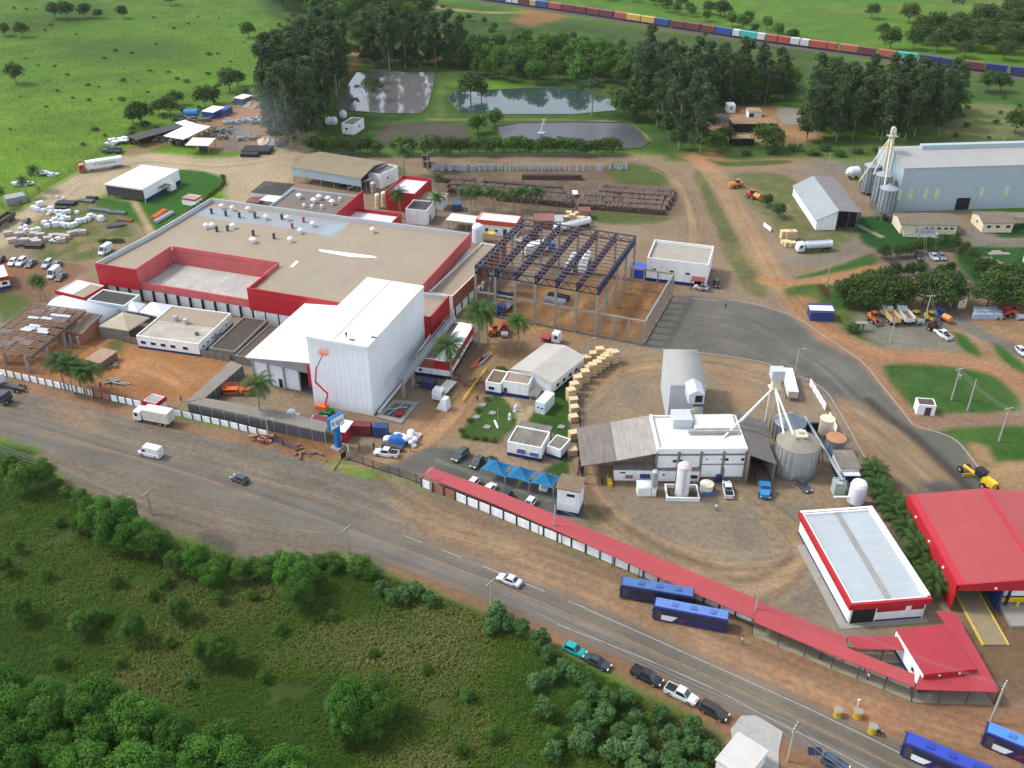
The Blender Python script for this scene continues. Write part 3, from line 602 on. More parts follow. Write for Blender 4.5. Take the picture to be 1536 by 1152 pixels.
# squared up on the grid
yF=oc[0].y;yB=inA((708,350),ZF).y;x0=oc[0].x;x1=oc[1].x;yBay=(oc[2].y+oc[3].y)/2;x2=oc[4].x;yF2=oc[4].y;x3=oc[5].x;x3b=inA((708,350),ZF).x
xm=(inA((632,428),ZF).x+x3b)/2;bk=inA((310,301),ZF);yS=inA((677,444),ZF).y
yF=(yF+yF2)/2;yF2=yF;pl=inA((227,350),ZF)
ROOF=[(x0,yF),(x1,yF),(x1,yBay),(x2,yBay),(x2,yF),(x3,yF),(x3,yS),(xm,yS),(xm,yB),(bk.x,yB),(pl.x,pl.y)]
def wallstrip(mb,pts,z0,z1,th=.35,m=0):
    for(ax,ay),(bx,by)in zip(pts,pts[1:]):
        d=Vector((bx-ax,by-ay)).normalized();n=Vector((-d.y,d.x))*th     # thickness to the left: inside for ccw outlines
        mb.prism([(ax,ay),(bx,by),(bx+n.x,by+n.y),(ax+n.x,ay+n.y)],z0,z1,m)
part(fac,'wall',m_wall,lambda mb:mb.prism([(x+(.5 if x<xm-1 else-.5)*0,y)for x,y in[(x0+.6,yF+1.2),(x1-.6,yF+1.2),(x1-.6,yBay+.4),(x2+.6,yBay+.4),(x2+.6,yF+.6),(x3-.6,yF+.6),(x3-.6,yS-.4),(xm-.4,yS-.4),(xm-.4,yB-.4),(bk.x+.5,yB-.4),(pl.x+.6,pl.y)]],0,ZF-1.45))
part(fac,'roof',m_beige,lambda mb:mb.prism(ROOF,ZF-1.4,ZF-1.25))
for pp_,z0_,z1_ in(([(x0,yF),(x1,yF)],3.6,ZF),([(x2,yF),(x3,yF),(x3,yS)],3.4,ZF),([(x2,yF+9),(x2,yF+.36)],3.4,ZF-.2)):part(fac,'front_cladding',m_red,lambda mb:wallstrip(mb,pp_,z0_,z1_))
for pp_,z0_,z1_,t_ in(([(x1+.002,yF+.36),(x1+.002,yBay)],3.6,ZF-.01,.34),([(x1+.35,yBay),(x2-.1,yBay)],4,ZF-.02,.3),([(x2,yBay-.02),(x2,yF+9.02)],4,ZF-.25,-.33),([(xm,yS+.4),(xm,yB)],5.6,ZF+.1,.4),([(x1+.1,yF+1.),(x2-.1,yF+1.)],3.4,5.6,.4)):part(fac,'bay_cladding',m_redpink,lambda mb:wallstrip(mb,pp_,z0_,z1_,t_))
part(fac,'parapet',m_greyclad,lambda mb:(wallstrip(mb,[(xm-.01,yB),(bk.x,yB),(pl.x,pl.y),(x0,yF+.4)],ZF-1.3,ZF,.3),wallstrip(mb,[(x3-.4,yS),(xm+.01,yS)],ZF-1.3,ZF-.1,.3)))
part(fac,'bay_roof',mat('pale_bay_roof',alb(225,221,212),.8,.12,.15,corr=(0,1.1),streak=.15),lambda mb:mb.box(x1+.1,yF+1.4,4.2,x2-.1,yBay-.1,4.4))
part(fac,'bay_front_wall',m_wall,lambda mb:mb.box(x1-.5,yF+1.3,0,x2+.5,yF+1.5,3.4))
nP=26
for i in range(nP):
    x=x0+1+(x3-x0-2)*i/(nP-1);y=yF+(1.2 if x<x1 or x>x2 else 1.3)
    MB().box(x-.16,y-.65,0,x+.16,y-.02,3.42).build('pilaster',m_navysteel,fac)
m_rp=mat('pale_roof_patch',alb(186,192,198),.6,.08,.2,corr=(0,1.1));m_rp2=mat('new_white_sheet',(.8,.82,.84),.5,.04);m_rp3=mat('light_blue_sheet',alb(182,205,212),.55,.05)
def rp(m,pts,dz,nm='roof_patch'):
    P=[inA(p,ZF-1.25)for p in pts];MB().prism([(p.x,p.y)for p in P],ZF-1.249,ZF-1.249+dz).build(nm,m,fac)
rp(m_rp,[(283,320),(316,310),(400,318),(527,333),(500,356),(470,350),(400,338),(330,331)],.012)
rp(m_rp3,[(478,350),(496,337),(525,334),(492,354)],.02);rp(m_rp2,[(478,374),(560,384),(566,387),(524,385),(480,377)],.02);rp(m_rp2,[(435,400),(444,391),(448,392),(439,401)],.02)
rp(mat('greenish_sheet',alb(190,180,150),.6,.08,.1,corr=(0,1.1)),[(410,442),(470,402),(520,398),(480,432),(440,446)],.012);rp(mat('pinkish_sheet',alb(194,173,154),.6,.08,.1,corr=(0,1.1)),[(470,402),(520,388),(580,394),(545,412),(512,430),(482,432),(520,399)],.010)
def mushroom(px,zr,rt,loc,r=.75,h=1.7,m=None):
    p=loc(px,zr);MB().lathe(p.x,p.y,[(r*.45,zr),(r*.45,zr+h*.62),(r*1.15,zr+h*.62),(r*1.1,zr+h*.72),(r*.5,zr+h*.95),(.05,zr+h)],12).build('roof_vent',m or m_tarpw,rt,smooth=False)
def stub(px,zr,rt,loc,m=None,h=1.3):p=loc(px,zr);MB().lathe(p.x,p.y,[(.38,zr),(.38,zr+h),(.5,zr+h),(.5,zr+h+.25),(.2,zr+h+.4)],10).build('roof_pipe',m or m_steeld,rt)
m_vent2=mat('cream_vent',(.6,.53,.44),.6,.1)
zr=ZF-1.25
for x,y in[(1280,205),(1342,215),(1432,220),(1225,315),(1345,318),(1455,400),(1190,318)]:mushroom((x/3.84,260+y/3.84),zr,fac,inA,m=m_vent2 if y<300 else None)
for x,y in[(75,420),(198,425),(345,460),(272,500),(215,550),(5,555),(690,495)]:mushroom((380+x/3.84,220+y/3.84),zr,fac,inA,m=m_vent2 if y<500 else None)
for x,y in[(1220,232),(1302,245),(1380,255),(1470,258),(1312,332),(1460,358),(1250,335)]:stub((x/3.84,260+y/3.84),zr,fac,inA)
for x,y in[(10,405),(165,418),(120,530)]:stub((380+x/3.84,220+y/3.84),zr,fac,inA)
m_pinkv=mat('dull_pink_vent',(.3,.06,.1),.6,.1)
for x,y in[(290,435),(225,470)]:stub((380+x/3.84,220+y/3.84),zr,fac,inA,m_pinkv)
# ---- tall white cold store and its lower hall
tw=thing('cold_store','tall windowless white block with a lower white hall against its left side','warehouse',A0,RZ);HT=17.2
m_pan=mat('white_panel',(.70,.73,.76),.45,.04,.1,corr=(0,1.2),streak=.07);m_pan2=mat('white_panel_side',(.70,.74,.79),.45,.04,.1,corr=(1,1.2))
m_wr=mat('bright_white_roof',(.8,.81,.82),.5,.04,.1,corr=(0,1.));
part(tw,'wall',m_pan,lambda mb:mb.box(0,0,0,L,D,HT-.1));part(tw,'roof',m_wr,lambda mb:mb.box(-.1,-.1,HT-.1,L+.1,D+.1,HT+.12))
part(tw,'roof_seam',m_steel,lambda mb:mb.box(L*.42,.2,HT+.12,L*.42+.25,D-.2,HT+.22))
part(tw,'edge_trim',m_white,lambda mb:(mb.box(-.16,-.16,HT-.5,L+.16,-.1,HT+.2),mb.box(L+.1,-.1,HT-.5,L+.16,D+.1,HT+.2)))
sl_=inA((363,541),7.6);sb=inA((470,452),7.6);sw=-sl_.x
def shedroof(mb):
    y0,y1=2.0,D-.5
    P=[(-sw,y0,7.6),(-.05,y0,9.3),(-.05,y1,9.3),(-sw,y1,7.6)];mb.add(P+[(x,y,z+.22)for x,y,z in P],[(0,3,2,1),(4,5,6,7),(0,1,5,4),(2,3,7,6),(3,0,4,7)])
part(tw,'hall_roof',mat('bright_white_roof_y',(.8,.81,.82),.5,.04,.1,corr=(0,1.)),shedroof)
xo=-sw*.33
part(tw,'hall_wall',m_pan,lambda mb:(mb.box(-sw+.3,4,0,xo,4.25,7.3),mb.box(-sw+.3,4.25,0,-sw+.55,D-.6,7.4),mb.box(-sw+.55,D-.9,0,-.1,D-.6,7.6)))
part(tw,'hall_gable',m_steel,lambda mb:mb.add([(-sw+.2,2.3,7.0),(-.1,2.3,6.2),(-.1,2.3,9.25),(-sw+.2,2.3,7.6),(-sw+.2,2.5,7.0),(-.1,2.5,6.2),(-.1,2.5,9.25),(-sw+.2,2.5,7.6)],[(0,1,2,3),(7,6,5,4),(0,4,5,1),(2,6,7,3)]))
for i in range(4):MB().cbox(-sw+.4+(sw+xo)*i/3,3.8,0,.35,.35,7.2).build('column',m_steel,tw)
part(tw,'red_panel',m_red,lambda mb:mb.box(-2.0,1.9,3.4,-.1,2.1,8.6))
part(tw,'dark_bay_floor',m_conc,lambda mb:mb.box(xo,2.5,.02,-.1,D-1,.1))
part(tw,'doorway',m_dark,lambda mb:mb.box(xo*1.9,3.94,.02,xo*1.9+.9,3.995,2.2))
for u,v in((593,507),(560,511)):
    p=inA((u-32,v),HT);MB().cbox(p.x,p.y,HT+.12,1.2,.5,.15).build('roof_hatch',m_steeld,tw)
# rooftop seen brown annex along the right side
rt=bldg('annex','long lower annex with brown side cladding on the right side of the red factory','annex',(643,437),(679,444),(738,366),6.4,m_wall,m_beige,par=.5,base=None)
L_,D_=rt['L'],rt['D'];part(rt,'side_cladding',m_brown,lambda mb:mb.box(L_,.0,2.6,L_+.18,D_,6.45))
for i in range(9):MB().box(L_,1+(D_-2)*i/8-.15,0,L_+.3,1+(D_-2)*i/8+.15,2.6).build('pilaster',m_navysteel,rt)
# back annex with vents
rt=bldg('vented_annex','low brown-roofed annex with a cluster of white mushroom vents behind the factory roof','annex',(398,313),(506,326),(535,293),8.0,m_greyclad,mat('brownish_roof',alb(148,134,124),.8,.12,.2,corr=(0,1)),par=.6)
L_,D_=rt['L'],rt['D'];AV=Vector(rt.location);RV=rt.rotation_euler.z;inV=lambda px,z:loc_of(px,z,AV,RV)
part(rt,'red_end_wall',m_red,lambda mb:mb.box(L_,-.2,2,L_+.3,D_+.2,9.6))
for x,y in[(265,300),(350,325),(380,305),(432,315),(455,335)]:mushroom((380+x/3.84,220+y/3.84),7.4,rt,inV,.85,1.8)
for x,y in[(293,350),(340,355),(395,355),(500,312)]:stub((380+x/3.84,220+y/3.84),7.4,rt,inV,m_tarpw,.8)
bldg('store_annex','small white-roofed annex with a red parapet right behind the factory','annex',(512,330),(582,339),(600,320),6.2,m_red,m_whiteroof,par=1.1)
bldg('boiler_house','red-walled building with a pale sunken roof behind the coconut palms','building',(578,286),(622,291),(652,268),6.5,m_red,m_whiteroof,par=1.2,parm=m_red)
bldg('small_shed','small flat shed with a pale roof right of the boiler house','shed',(625,297),(664,300),(672,291),3.6,m_wall,m_beige,'slab')
bldg('electrical_house','white block with a dark roof among the palms behind the factory','building',(608,313),(640,316),(651,302),4.8,m_wall,m_darkroof,par=.3,base=None,doors=[('r',.4,1.2,2.2)])
bldg('carport','low pale roofed shelter beside the orange-fascia building','shelter',(671,330),(714,335),(719,326),3.0,None,m_whiteroof,'slab',open_=True,posts=4)
bldg('canteen','small white building with an orange-red fascia and a pale roof next to the steel frame','building',(715,329),(774,335),(784,325),4.6,m_wall,m_whiteroof,par=.3,fascia=mat('orange_red_fascia',(.45,.07,.03),.5,.08),fh=1.3,doors=[('f',.72,1.2,2.3),('f',.25,.9,2.1)],wins=[('f',.5,1.2,1.,.8)])
# pitched roof shed behind
rt=bldg('open_shed','long pitched beige-roofed shed with blue-grey side sheeting on short posts','shed',(438,251),(541,268),(555,240),5.2,None,mat('tan_shed_roof',alb(172,156,126),.75,.12,.2,corr=(0,.6),streak=.1),'gable',rise=1.6,open_=m_conc2,posts=6,over=.3)
L_,D_=rt['L'],rt['D'];part(rt,'side_sheeting',m_bluegrey,lambda mb:mb.box(-.1,-.1,2.4,L_+.1,0,5.3));part(rt,'gable_sheeting',m_steeld,lambda mb:mb.add([(L_-.2,0,5.0),(L_-.2,D_,5.0),(L_-.2,D_/2,6.7),(L_-.35,0,5.0),(L_-.35,D_,5.0),(L_-.35,D_/2,6.7)],[(0,1,2),(5,4,3)]))
part(rt,'inner_wall',m_conc,lambda mb:mb.box(1,D_-.6,0,L_-1,D_-.4,3));
bldg('pump_house','small white block with a dark window at the end of the long shed','building',(552,258),(570,262),(574,244),5.0,m_wall,m_grayroof,par=.4,wins=[('r',.4,2.2,1.,1.),('f',.5,1,1,1)])
bldg('slate_kiosk','dark hipped-roof kiosk at the left end of the vented annex','kiosk',(378,288),(421,292),(437,276),3.4,m_wall,mat('slate_roof',(.045,.045,.04),.9,.2,.5,corr=(0,.3)),'hip',rise=1.3,over=.5)
bldg('white_lean_to','white lean-to roof beside the dark hipped kiosk','shelter',(392,300),(411,303),(421,293),3.0,None,m_whiteroof,'slab',open_=True,posts=2)
# ---- lower range with white stripe right of the cold store
rt=bldg('workshop','low brown-roofed workshop with one white roof strip right of the tall white block','workshop',(622,535),(674,542),(716,487),5.0,m_wall,mat('brown_grey_roof',alb(150,136,124),.8,.12,.3,corr=(0,.8)),par=.15,base=m_navysteel,baseh=.9,wins=[('f',.15,1.3,.9,.8)])
L_,D_=rt['L'],rt['D'];part(rt,'white_roof_strip',m_rp2,lambda mb:mb.box(L_*.6,-.2,4.86,L_+.5,D_,5.06))
part(rt,'front_fascia',m_brown,lambda mb:mb.box(-.2,-.25,2.6,L_*.55,-.003,4.95));part(rt,'red_fascia',m_red,lambda mb:(mb.box(L_*.55,-.25,2.6,L_+.3,-.004,4.84),mb.box(L_+.003,-.003,2.6,L_+.3,D_,4.84)))
# pipe bridge: columns and gantry beside it
pb=thing('pipe_gantry','galvanised pipe gantry on two concrete columns along the right side of the white block','gantry',A0,RZ)
c1,c2=inA((606,597),0),inA((620,582),0);g2=inA((672,476),5.4)
for c in(c1,c2):MB().cbox(c.x,c.y,0,.6,.6,5.2).build('column',m_conc2,pb)
def gan(mb):
    ya,yb=c1.y-2,g2.y
    for dx in(-.9,.9):
        for z in(5.2,6.0):mb.beam((c2.x+dx,ya,z),(c2.x+dx,yb,z),.14)
    n=22
    for i in range(n+1):
        y=ya+(yb-ya)*i/n;mb.beam((c2.x-.9,y,5.2),(c2.x+.9,y,5.2),.1);mb.beam((c2.x-.9,y,5.2),(c2.x-.9,y,6),.1);mb.beam((c2.x+.9,y,5.2),(c2.x+.9,y,6),.1)
        if i<n:mb.beam((c2.x+.9,y,5.2),(c2.x+.9,y+(yb-ya)/n,6),.08)
part(pb,'truss',m_steel,gan);part(pb,'pipe',m_steel,lambda mb:[mb.tube((c2.x+dx,c1.y-1,5.5),(c2.x+dx,g2.y,5.5),.2)for dx in(-.4,.15)])
part(pb,'floor_pipe',m_tarpw,lambda mb:mb.tube((L+.8,1,.4),(L+.8,D*.5,.4),.28))
# pit with concrete rim
pc=[W(*p,.3)for p in((564,625),(602,635),(629,603),(591,599))];o0=pc[0].copy();o0.z=0;pit=thing('equipment_pit','square concrete-rimmed pit with a red tank inside beside the white block','pit',o0)
Pq=[(p-o0).xy for p in pc];cen=sum(Pq,Vector((0,0)))/4;inn=[cen+(p-cen)*.68 for p in Pq]
def rim(mb):
    for i in range(4):mb.prism([Pq[i],Pq[(i+1)%4],inn[(i+1)%4],inn[i]],0,.35)
part(pit,'rim',m_conc2,rim);part(pit,'floor',mat('pit_floor',(.1,.11,.12),.9,.2,1),lambda mb:mb.prism(inn,.01,.03));part(pit,'red_tank',mat('oxide_red',(.2,.02,.02),.6,.1),lambda mb:mb.lathe(cen.x+.6,cen.y-1.2,[(1.2,.03),(1.2,.6),(.9,.9),(.1,1.0)],16));part(pit,'pipe',m_steel,lambda mb:(mb.tube((cen.x-2,cen.y-2,.4),(cen.x+1,cen.y+2.2,.4),.15),mb.tube((cen.x-2.4,cen.y,.5),(cen.x+2,cen.y+1,.5),.12)))
# ---- offices in the garden
bldg('office_hall','long white-roofed office with a gable end behind the garden lawn','office',(771,553),(827,573),(851,528),4.0,m_wall,mat('cream_roof',alb(236,230,218),.7,.07,.2,corr=(1,.5),streak=.1),'gable',rise=1.1,base=m_blue,wins=[('f',.25,1.4,1.3,1.)]+[('r',t,1.4,1.3,1.)for t in(.2,.4,.6,.8)],over=.6,ax='y')
bldg('office_block','white blue-based office block with a beige roof at the head of the lawn path','office',(754,571),(793,577),(801,562),3.9,m_wall,m_beige,par=.35,base=m_blue,baseh=.9,doors=[('f',.1,.9,2.1)])
bldg('reception_room','small white office with a window and blue base left of the office block','office',(728,572),(751,576),(760,557),3.3,m_wall,mat('tan_flat_roof',alb(150,130,100),.8,.15,.5),par=.25,base=m_blue,wins=[('f',.4,1.3,1.5,1)])
bldg('garden_hut','small white hut with two little windows in the garden right of the office block','hut',(803,602),(817,606),(827,588),2.9,mat('bluish_white_wall',(.55,.62,.66),.7,.08),m_whiteroof,par=.1,wins=[('f',.3,1.3,.6,.6),('f',.72,1.3,.6,.6)])
bldg('office_porch','grey flat porch between the office block and the garden hut','porch',(794,594),(806,596),(812,582),2.6,None,m_grayroof,'slab',open_=True,posts=2,over=.1)
rt=bldg('weigh_office','white house with a mottled grey roof and two shuttered windows near the blue canopies','building',(761,662),(812,672),(827,648),3.5,m_wall,m_grayroof,par=.25,base=m_blue,baseh=.8,wins=[('f',.42,1.1,1.6,1.2),('f',.8,1.,1.6,1.)])
L_,D_=rt['L'],rt['D'];part(rt,'window_awning',m_blue,lambda mb:[mb.add([(L_*f-.9,-.05,2.0),(L_*f+.9,-.05,2.0),(L_*f+.9,-.6,1.5),(L_*f-.9,-.6,1.5)],[(0,1,2,3)])for f in(.42,.8)])
bldg('weigh_annex','low white annex with a grey fibre roof on the right of the weigh office','annex',(820,668),(841,675),(849,656),2.7,m_wall,m_grayroof,par=.12,base=m_blue,baseh=.8)
bldg('garden_lean_to','narrow grey lean-to roof behind the weigh office','shelter',(775,644),(822,653),(829,641),2.9,None,m_grayroof,'slab',open_=True,posts=3,over=.1)
rt=bldg('guard_tower','square white guard tower with a brown flat roof and navy base beside the red-roofed wall','tower',(836,732),(869,738),(875,718),6.2,m_wall,mat('tan_tower_roof',alb(156,136,108),.85,.15,.6),'slab',base=m_blue,baseh=1.1,over=.3,wins=[('f',.62,4.6,1.7,.8)])
# ---- white house with blue base beside the steel frame
rt=bldg('blue_base_house','white flat-roofed house with a blue base and three small windows right of the steel frame','building',(971,386),(1063,397),(1078,370),7.0,m_wall,mat('cream_flat_roof',alb(208,200,182),.8,.08,.3,corr=(0,.8)),par=.9,base=m_blue,baseh=1.,wins=[('f',.13,3.3,1.2,.8),('f',.42,3.3,1.2,.8),('f',.68,3.2,1.3,.8)])
L_,D_=rt['L'],rt['D'];part(rt,'porch_roof',mat('dull_red_sheet',(.22,.05,.04),.7,.2),lambda mb:mb.box(L_*.76,-2.6,2.9,L_*.97,0,3.1));part(rt,'porch_post',m_blue,lambda mb:[mb.cbox(L_*t,-2.4,0,.2,.2,2.9)for t in(.77,.96)])
part(rt,'door',m_dark,lambda mb:mb.box(L_*.8,-.06,.02,L_*.93,0,2.4))
# ---- big blue-grey warehouse and its silos
A,rz,L,D=frame((1357,252),(1560,246),(1330,226),14.5);D=20.0;L=62.
wh=thing('grain_warehouse','huge blue-grey clad grain warehouse with a pale roof at the right edge','warehouse',(A.x,A.y,0),rz)
part(wh,'wall',m_bluegrey,lambda mb:mb.add([(0,0,0),(L,0,0),(L,D,0),(0,D,0),(0,0,14.4),(L,0,14.4),(L,D,14.4),(0,D,14.4),(0,D*.5,17.2),(L,D*.5,17.2)],[(0,1,5,4),(2,3,7,6),(3,0,4,8,7),(1,2,6,9,5)]))
part(wh,'roof',mat('pale_warehouse_roof',alb(212,210,205),.7,.06,.1,corr=(0,1.),streak=.08),lambda mb:gable_roof(mb,L,D,14.42,2.8,.3))
part(wh,'ridge_vent',m_bluegrey,lambda mb:mb.box(9,D/2-1,17.0,L-1,D/2+1,18.4))
m_ysky=mat('translucent_sheet',(.48,.5,.32),.5,.08)
for u in(1360,1377,1401,1419,1490,1530):
    p=loc_of((u,308),5,Vector((A.x,A.y,0)),rz)
    MB().box(p.x,-.06,4.2,p.x+1.3,0,7.5).build('skylight_strip',m_ysky,wh)
part(wh,'doorway',m_dark,lambda mb:mb.box(19.5,-.05,.02,24,0,4))
bldg('warehouse_office','cream single-storey office with a brown hipped roof in front of the warehouse','office',(1353,336),(1437,337),(1440,321),3.2,m_cream,mat('brown_tile_roof',alb(152,140,122),.9,.15,.6,corr=(0,.4)),'gable',rise=1.2,over=.5,wins=[('f',t,1.5,1.3,.8)for t in(.45,.56,.68,.8,.91)])
bldg('warehouse_lodge','small cream lodge with three windows and a brown roof right of the warehouse office','lodge',(1476,334),(1521,334),(1519,318),3.2,m_cream,MATS['brown_tile_roof'],'gable',rise=1.2,over=.5,wins=[('f',t,1.4,1.4,1.)for t in(.2,.5,.85)]+[('l',.5,1.4,1,1)])
bldg('loading_canopy','flat canopy between the warehouse and the frame edge','canopy',(1523,327),(1570,327),(1570,320),3.2,None,m_conc,'slab',open_=True,posts=3)
rt=bldg('intake_shed','steep-roofed grey intake shed with a dark open front left of the silos','shed',(1258,318),(1292,318),(1289,266),6.0,m_greyclad,m_greyclad,'none')
for ch in list(kids(rt)):bpy.data.objects.remove(ch)
KIDS[rt.name]=[]
L_=rt['L'];D_=rt['D']
XL=-6.4;part(rt,'roof',mat('pale_slope',alb(186,196,198),.6,.06,.2,corr=(1,.7),streak=.08),lambda mb:mb.add([(XL,0,3.),(0,-.5,6.4),(0,D_,6.4),(XL,D_,3.),(XL,0,3.15),(0,-.5,6.6),(0,D_,6.6),(XL,D_,3.15)],[(0,3,2,1),(4,5,6,7),(0,1,5,4),(2,3,7,6),(3,0,4,7)]));part(rt,'old_roof',mat('old_slope',alb(160,158,156),.8,.08,.2,corr=(1,.5),streak=.15),lambda mb:mb.add([(0.01,-.5,6.4),(L_,-.5,5.9),(L_,D_,5.9),(0.01,D_,6.4),(0.01,-.5,6.62),(L_,-.5,6.1),(L_,D_,6.1),(0.01,D_,6.62)],[(0,3,2,1),(4,5,6,7),(0,1,5,4),(1,2,6,5),(2,3,7,6)]))
part(rt,'wall',m_wall,lambda mb:(mb.box(-6,.4,0,-5.8,D_-.4,3.1),mb.add([(-6,D_-.3,0),(L_,D_-.3,0),(L_,D_-.3,5.85),(0,D_-.3,6.3),(-6,D_-.3,3.1)],[(0,1,2,3,4)]),mb.add([(-6,.3,0),(0,.3,0),(0,.3,6.3),(-6,.3,3.1)],[(0,1,2,3)])))
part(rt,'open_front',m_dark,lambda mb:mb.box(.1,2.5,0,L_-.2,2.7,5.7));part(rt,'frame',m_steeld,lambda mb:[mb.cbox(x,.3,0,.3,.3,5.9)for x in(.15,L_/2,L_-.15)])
bldg('shed_lean_to','low white lean-to rooms along the left side of the intake shed','annex',(1226,300),(1241,324),(1236,283),3.0,m_wall,m_grayroof,'slab',over=.15)
m_silo=mat('silo_steel',(.27,.31,.34),.5,.08,.3,metal=.3,corr=(2,.6),streak=.1)
def silo(name,label,px,r,h,cone,leg=0,m=None,mr=None,cat='silo',group=None,ribs=14,cap=True):
    p=W(*px);rt=thing(name,label,cat,(p.x,p.y,0),0,group);m=m or m_silo
    MB().lathe(0,0,[(r,leg),(r,leg+h)],28).build('shell',m,rt)
    part(rt,'roof',mr or m,lambda mb:mb.lathe(0,0,[(r+.12,leg+h),(r+.12,leg+h+.08),(r*.15,leg+h+cone),(.02,leg+h+cone+.02)],28))
    if ribs:part(rt,'ribs',m_steeld if m is m_silo else m,lambda mb:[mb.cbox(r*1.01*math.cos(2*math.pi*i/ribs),r*1.01*math.sin(2*math.pi*i/ribs),leg,.14,.14,h)for i in range(ribs)])
    if cap:part(rt,'cap',m_steel,lambda mb:mb.lathe(0,0,[(.35,leg+h+cone-.2),(.35,leg+h+cone+.3),(.1,leg+h+cone+.4)],10))
    if leg:
        for i in range(6):
            a=2*math.pi*i/6;part(rt,'leg',m_steel,lambda mb:mb.cbox(r*.95*math.cos(a),r*.95*math.sin(a),0,.22,.22,leg))
        part(rt,'hopper',m,lambda mb:mb.lathe(0,0,[(.3,leg*.35),(r,leg)],20))
    return rt
silo('grain_silo','nearest of the three grey steel grain silos, raised on legs by the warehouse',(1324,328),2.7,7.4,1.1,2.6)
silo('grain_silo','middle grey steel grain silo partly behind the nearest one',(1316,312),2.7,8.6,1.1,2.6);silo('grain_silo','rear grey steel grain silo next to the white cylinder',(1301,290),2.6,8.6,1.1,1.)
p=W(1278,268);wt=thing('mixer_drum','tilted white and grey drum lying behind the intake shed','drum',(p.x,p.y,0),R(10));part(wt,'drum',m_tarpw,lambda mb:(mb.tube((-2.4,0,2.6),(-1.2,0,2.6),.8,1.6,16),mb.tube((-1.2,0,2.6),(1.6,0,2.6),1.6,1.7,16),mb.tube((1.6,0,2.6),(2.4,0,2.6),1.7,1.,16)));part(wt,'support',m_steeld,lambda mb:(mb.cbox(-1,0,0,.3,1.6,1.5),mb.cbox(1.4,0,0,.3,1.6,1.5)))
# elevator tower of the warehouse
p=W(1318,303);T=thing('elevator_tower','tall cream grain elevator with splayed spouts beside the warehouse','elevator',(p.x,p.y,0));m_el=mat('cream_steel',(.55,.5,.36),.6,.1)
H0=24.5
part(T,'leg_casing',m_el,lambda mb:(mb.box(-.75,-.3,0,-.15,.3,H0-1.5),mb.box(.25,-.3,0,.85,.3,H0-1.5)))
part(T,'head',m_el,lambda mb:(mb.box(-.7,-.5,H0-1.5,.8,.5,H0-.4),mb.tube((.05,-.45,H0-.4),(.05,.45,H0-.4),.75,n=14)))
part(T,'platform',m_steel,lambda mb:(mb.box(-1.6,-1.2,H0-2.6,1.6,1.2,H0-2.5),[mb.beam((x,y,H0-2.5),(x,y,H0-1.4),.06)for x in(-1.6,0,1.6)for y in(-1.2,1.2)],[mb.beam((-1.6,y,H0-1.4),(1.6,y,H0-1.4),.06)for y in(-1.2,1.2)]))
def spout(px,z,r=.22):q=W(*px,z)-p;MB().tube((0,0,H0-2),(q.x,q.y,z),r,n=8).build('spout',m_el,T)
spout((1289,272),8);spout((1310,262),11);spout((1332,228),17);spout((1326,282),9.5)
# ---- feed mill in the middle right
A,rz,L,D=frame((987,673),(1122,672),(1104,622),8.0);Am=Vector((A.x,A.y,0));inM=lambda px,z:loc_of(px,z,Am,rz)
ml=thing('feed_mill','white feed mill with grey pilasters, white flat roof and lean-to roofs on both sides','mill',Am,rz)
part(ml,'wall',m_wall,lambda mb:mb.box(0,0,0,L,D,7.3));part(ml,'roof',m_whiteroof,lambda mb:mb.box(.4,.4,7.3,L-.3,D-.3,7.55))
part(ml,'parapet',m_white,lambda mb:(mb.box(-.1,-.1,7.3,L,.35,8.0),mb.box(-.1,.35,7.3,.3,D,8.3),mb.box(L-.2,.35,7.3,L,D,7.9),mb.box(.3,D-.25,7.3,L-.2,D,8.0)))
for i in range(5):MB().box(L*i/4-(.3 if i else .1),-.25,0,L*i/4+.1,0-.003,7.25).build('pilaster',m_conc,ml)
part(ml,'string_course',m_conc,lambda mb:(mb.box(-.12,-.2,6.4,L,-.004,6.7),mb.box(L*.5,-.15,4.1,L,-.004,4.25)));part(ml,'stained_base',mat('brown_stain',(.2,.14,.11),.9,.2),lambda mb:mb.box(0,-.06,0,L,-.004,1.1))
for t,z,w,h in((.2,4.6,.9,.8),(.28,4.6,.9,.8),(.56,5.2,.6,.4),(.72,5.2,.5,.4),(.78,4.9,.9,.8),(.96,4.9,.8,.8)):window(ml,'f',L,D,L*t-w/2,z,w,h)
cl=inM((869,637),4.0);
def canopy(mb,xa,xb,za,zb,y0,y1):
    P=[(xa,y0,za),(xb,y0,zb),(xb,y1,zb),(xa,y1,za)];mb.add(P+[(x,y,z+.16)for x,y,z in P],[(0,3,2,1),(4,5,6,7),(0,1,5,4),(2,3,7,6),(3,0,4,7),(1,2,6,5)])
xl=inM((871,694),4.2).x;xmid=inM((924,685),5.4).x
part(ml,'left_canopy_outer',mat('dark_old_sheet',alb(156,146,136),.85,.15,.3,corr=(0,.4),streak=.2),lambda mb:canopy(mb,xl,xmid,4.2,5.5,-.6,D+1.0));part(ml,'left_canopy_inner',mat('pale_old_sheet',alb(200,192,182),.8,.1,.3,corr=(0,.4),streak=.15),lambda mb:canopy(mb,xmid,-.1,5.5,7.2,-.6,D+1.0))
for i in range(5):MB().cbox(xl+.4,-.3+(D+1)*i/4,0,.3,.3,4.2).build('canopy_post',m_navysteel,ml)
part(ml,'canopy_front_wall',m_grayroof,lambda mb:mb.box(xmid-2,1.5,3,0,1.7,5.3));part(ml,'canopy_back_wall',m_grayroof,lambda mb:mb.box(xmid+1.5,D-.5,0,0,D-.3,5.2))
rl=inM((1162,688),5.0);m_ltr=mat('grey_lean_to',alb(146,140,136),.85,.12,.3,corr=(0,.4),streak=.15)
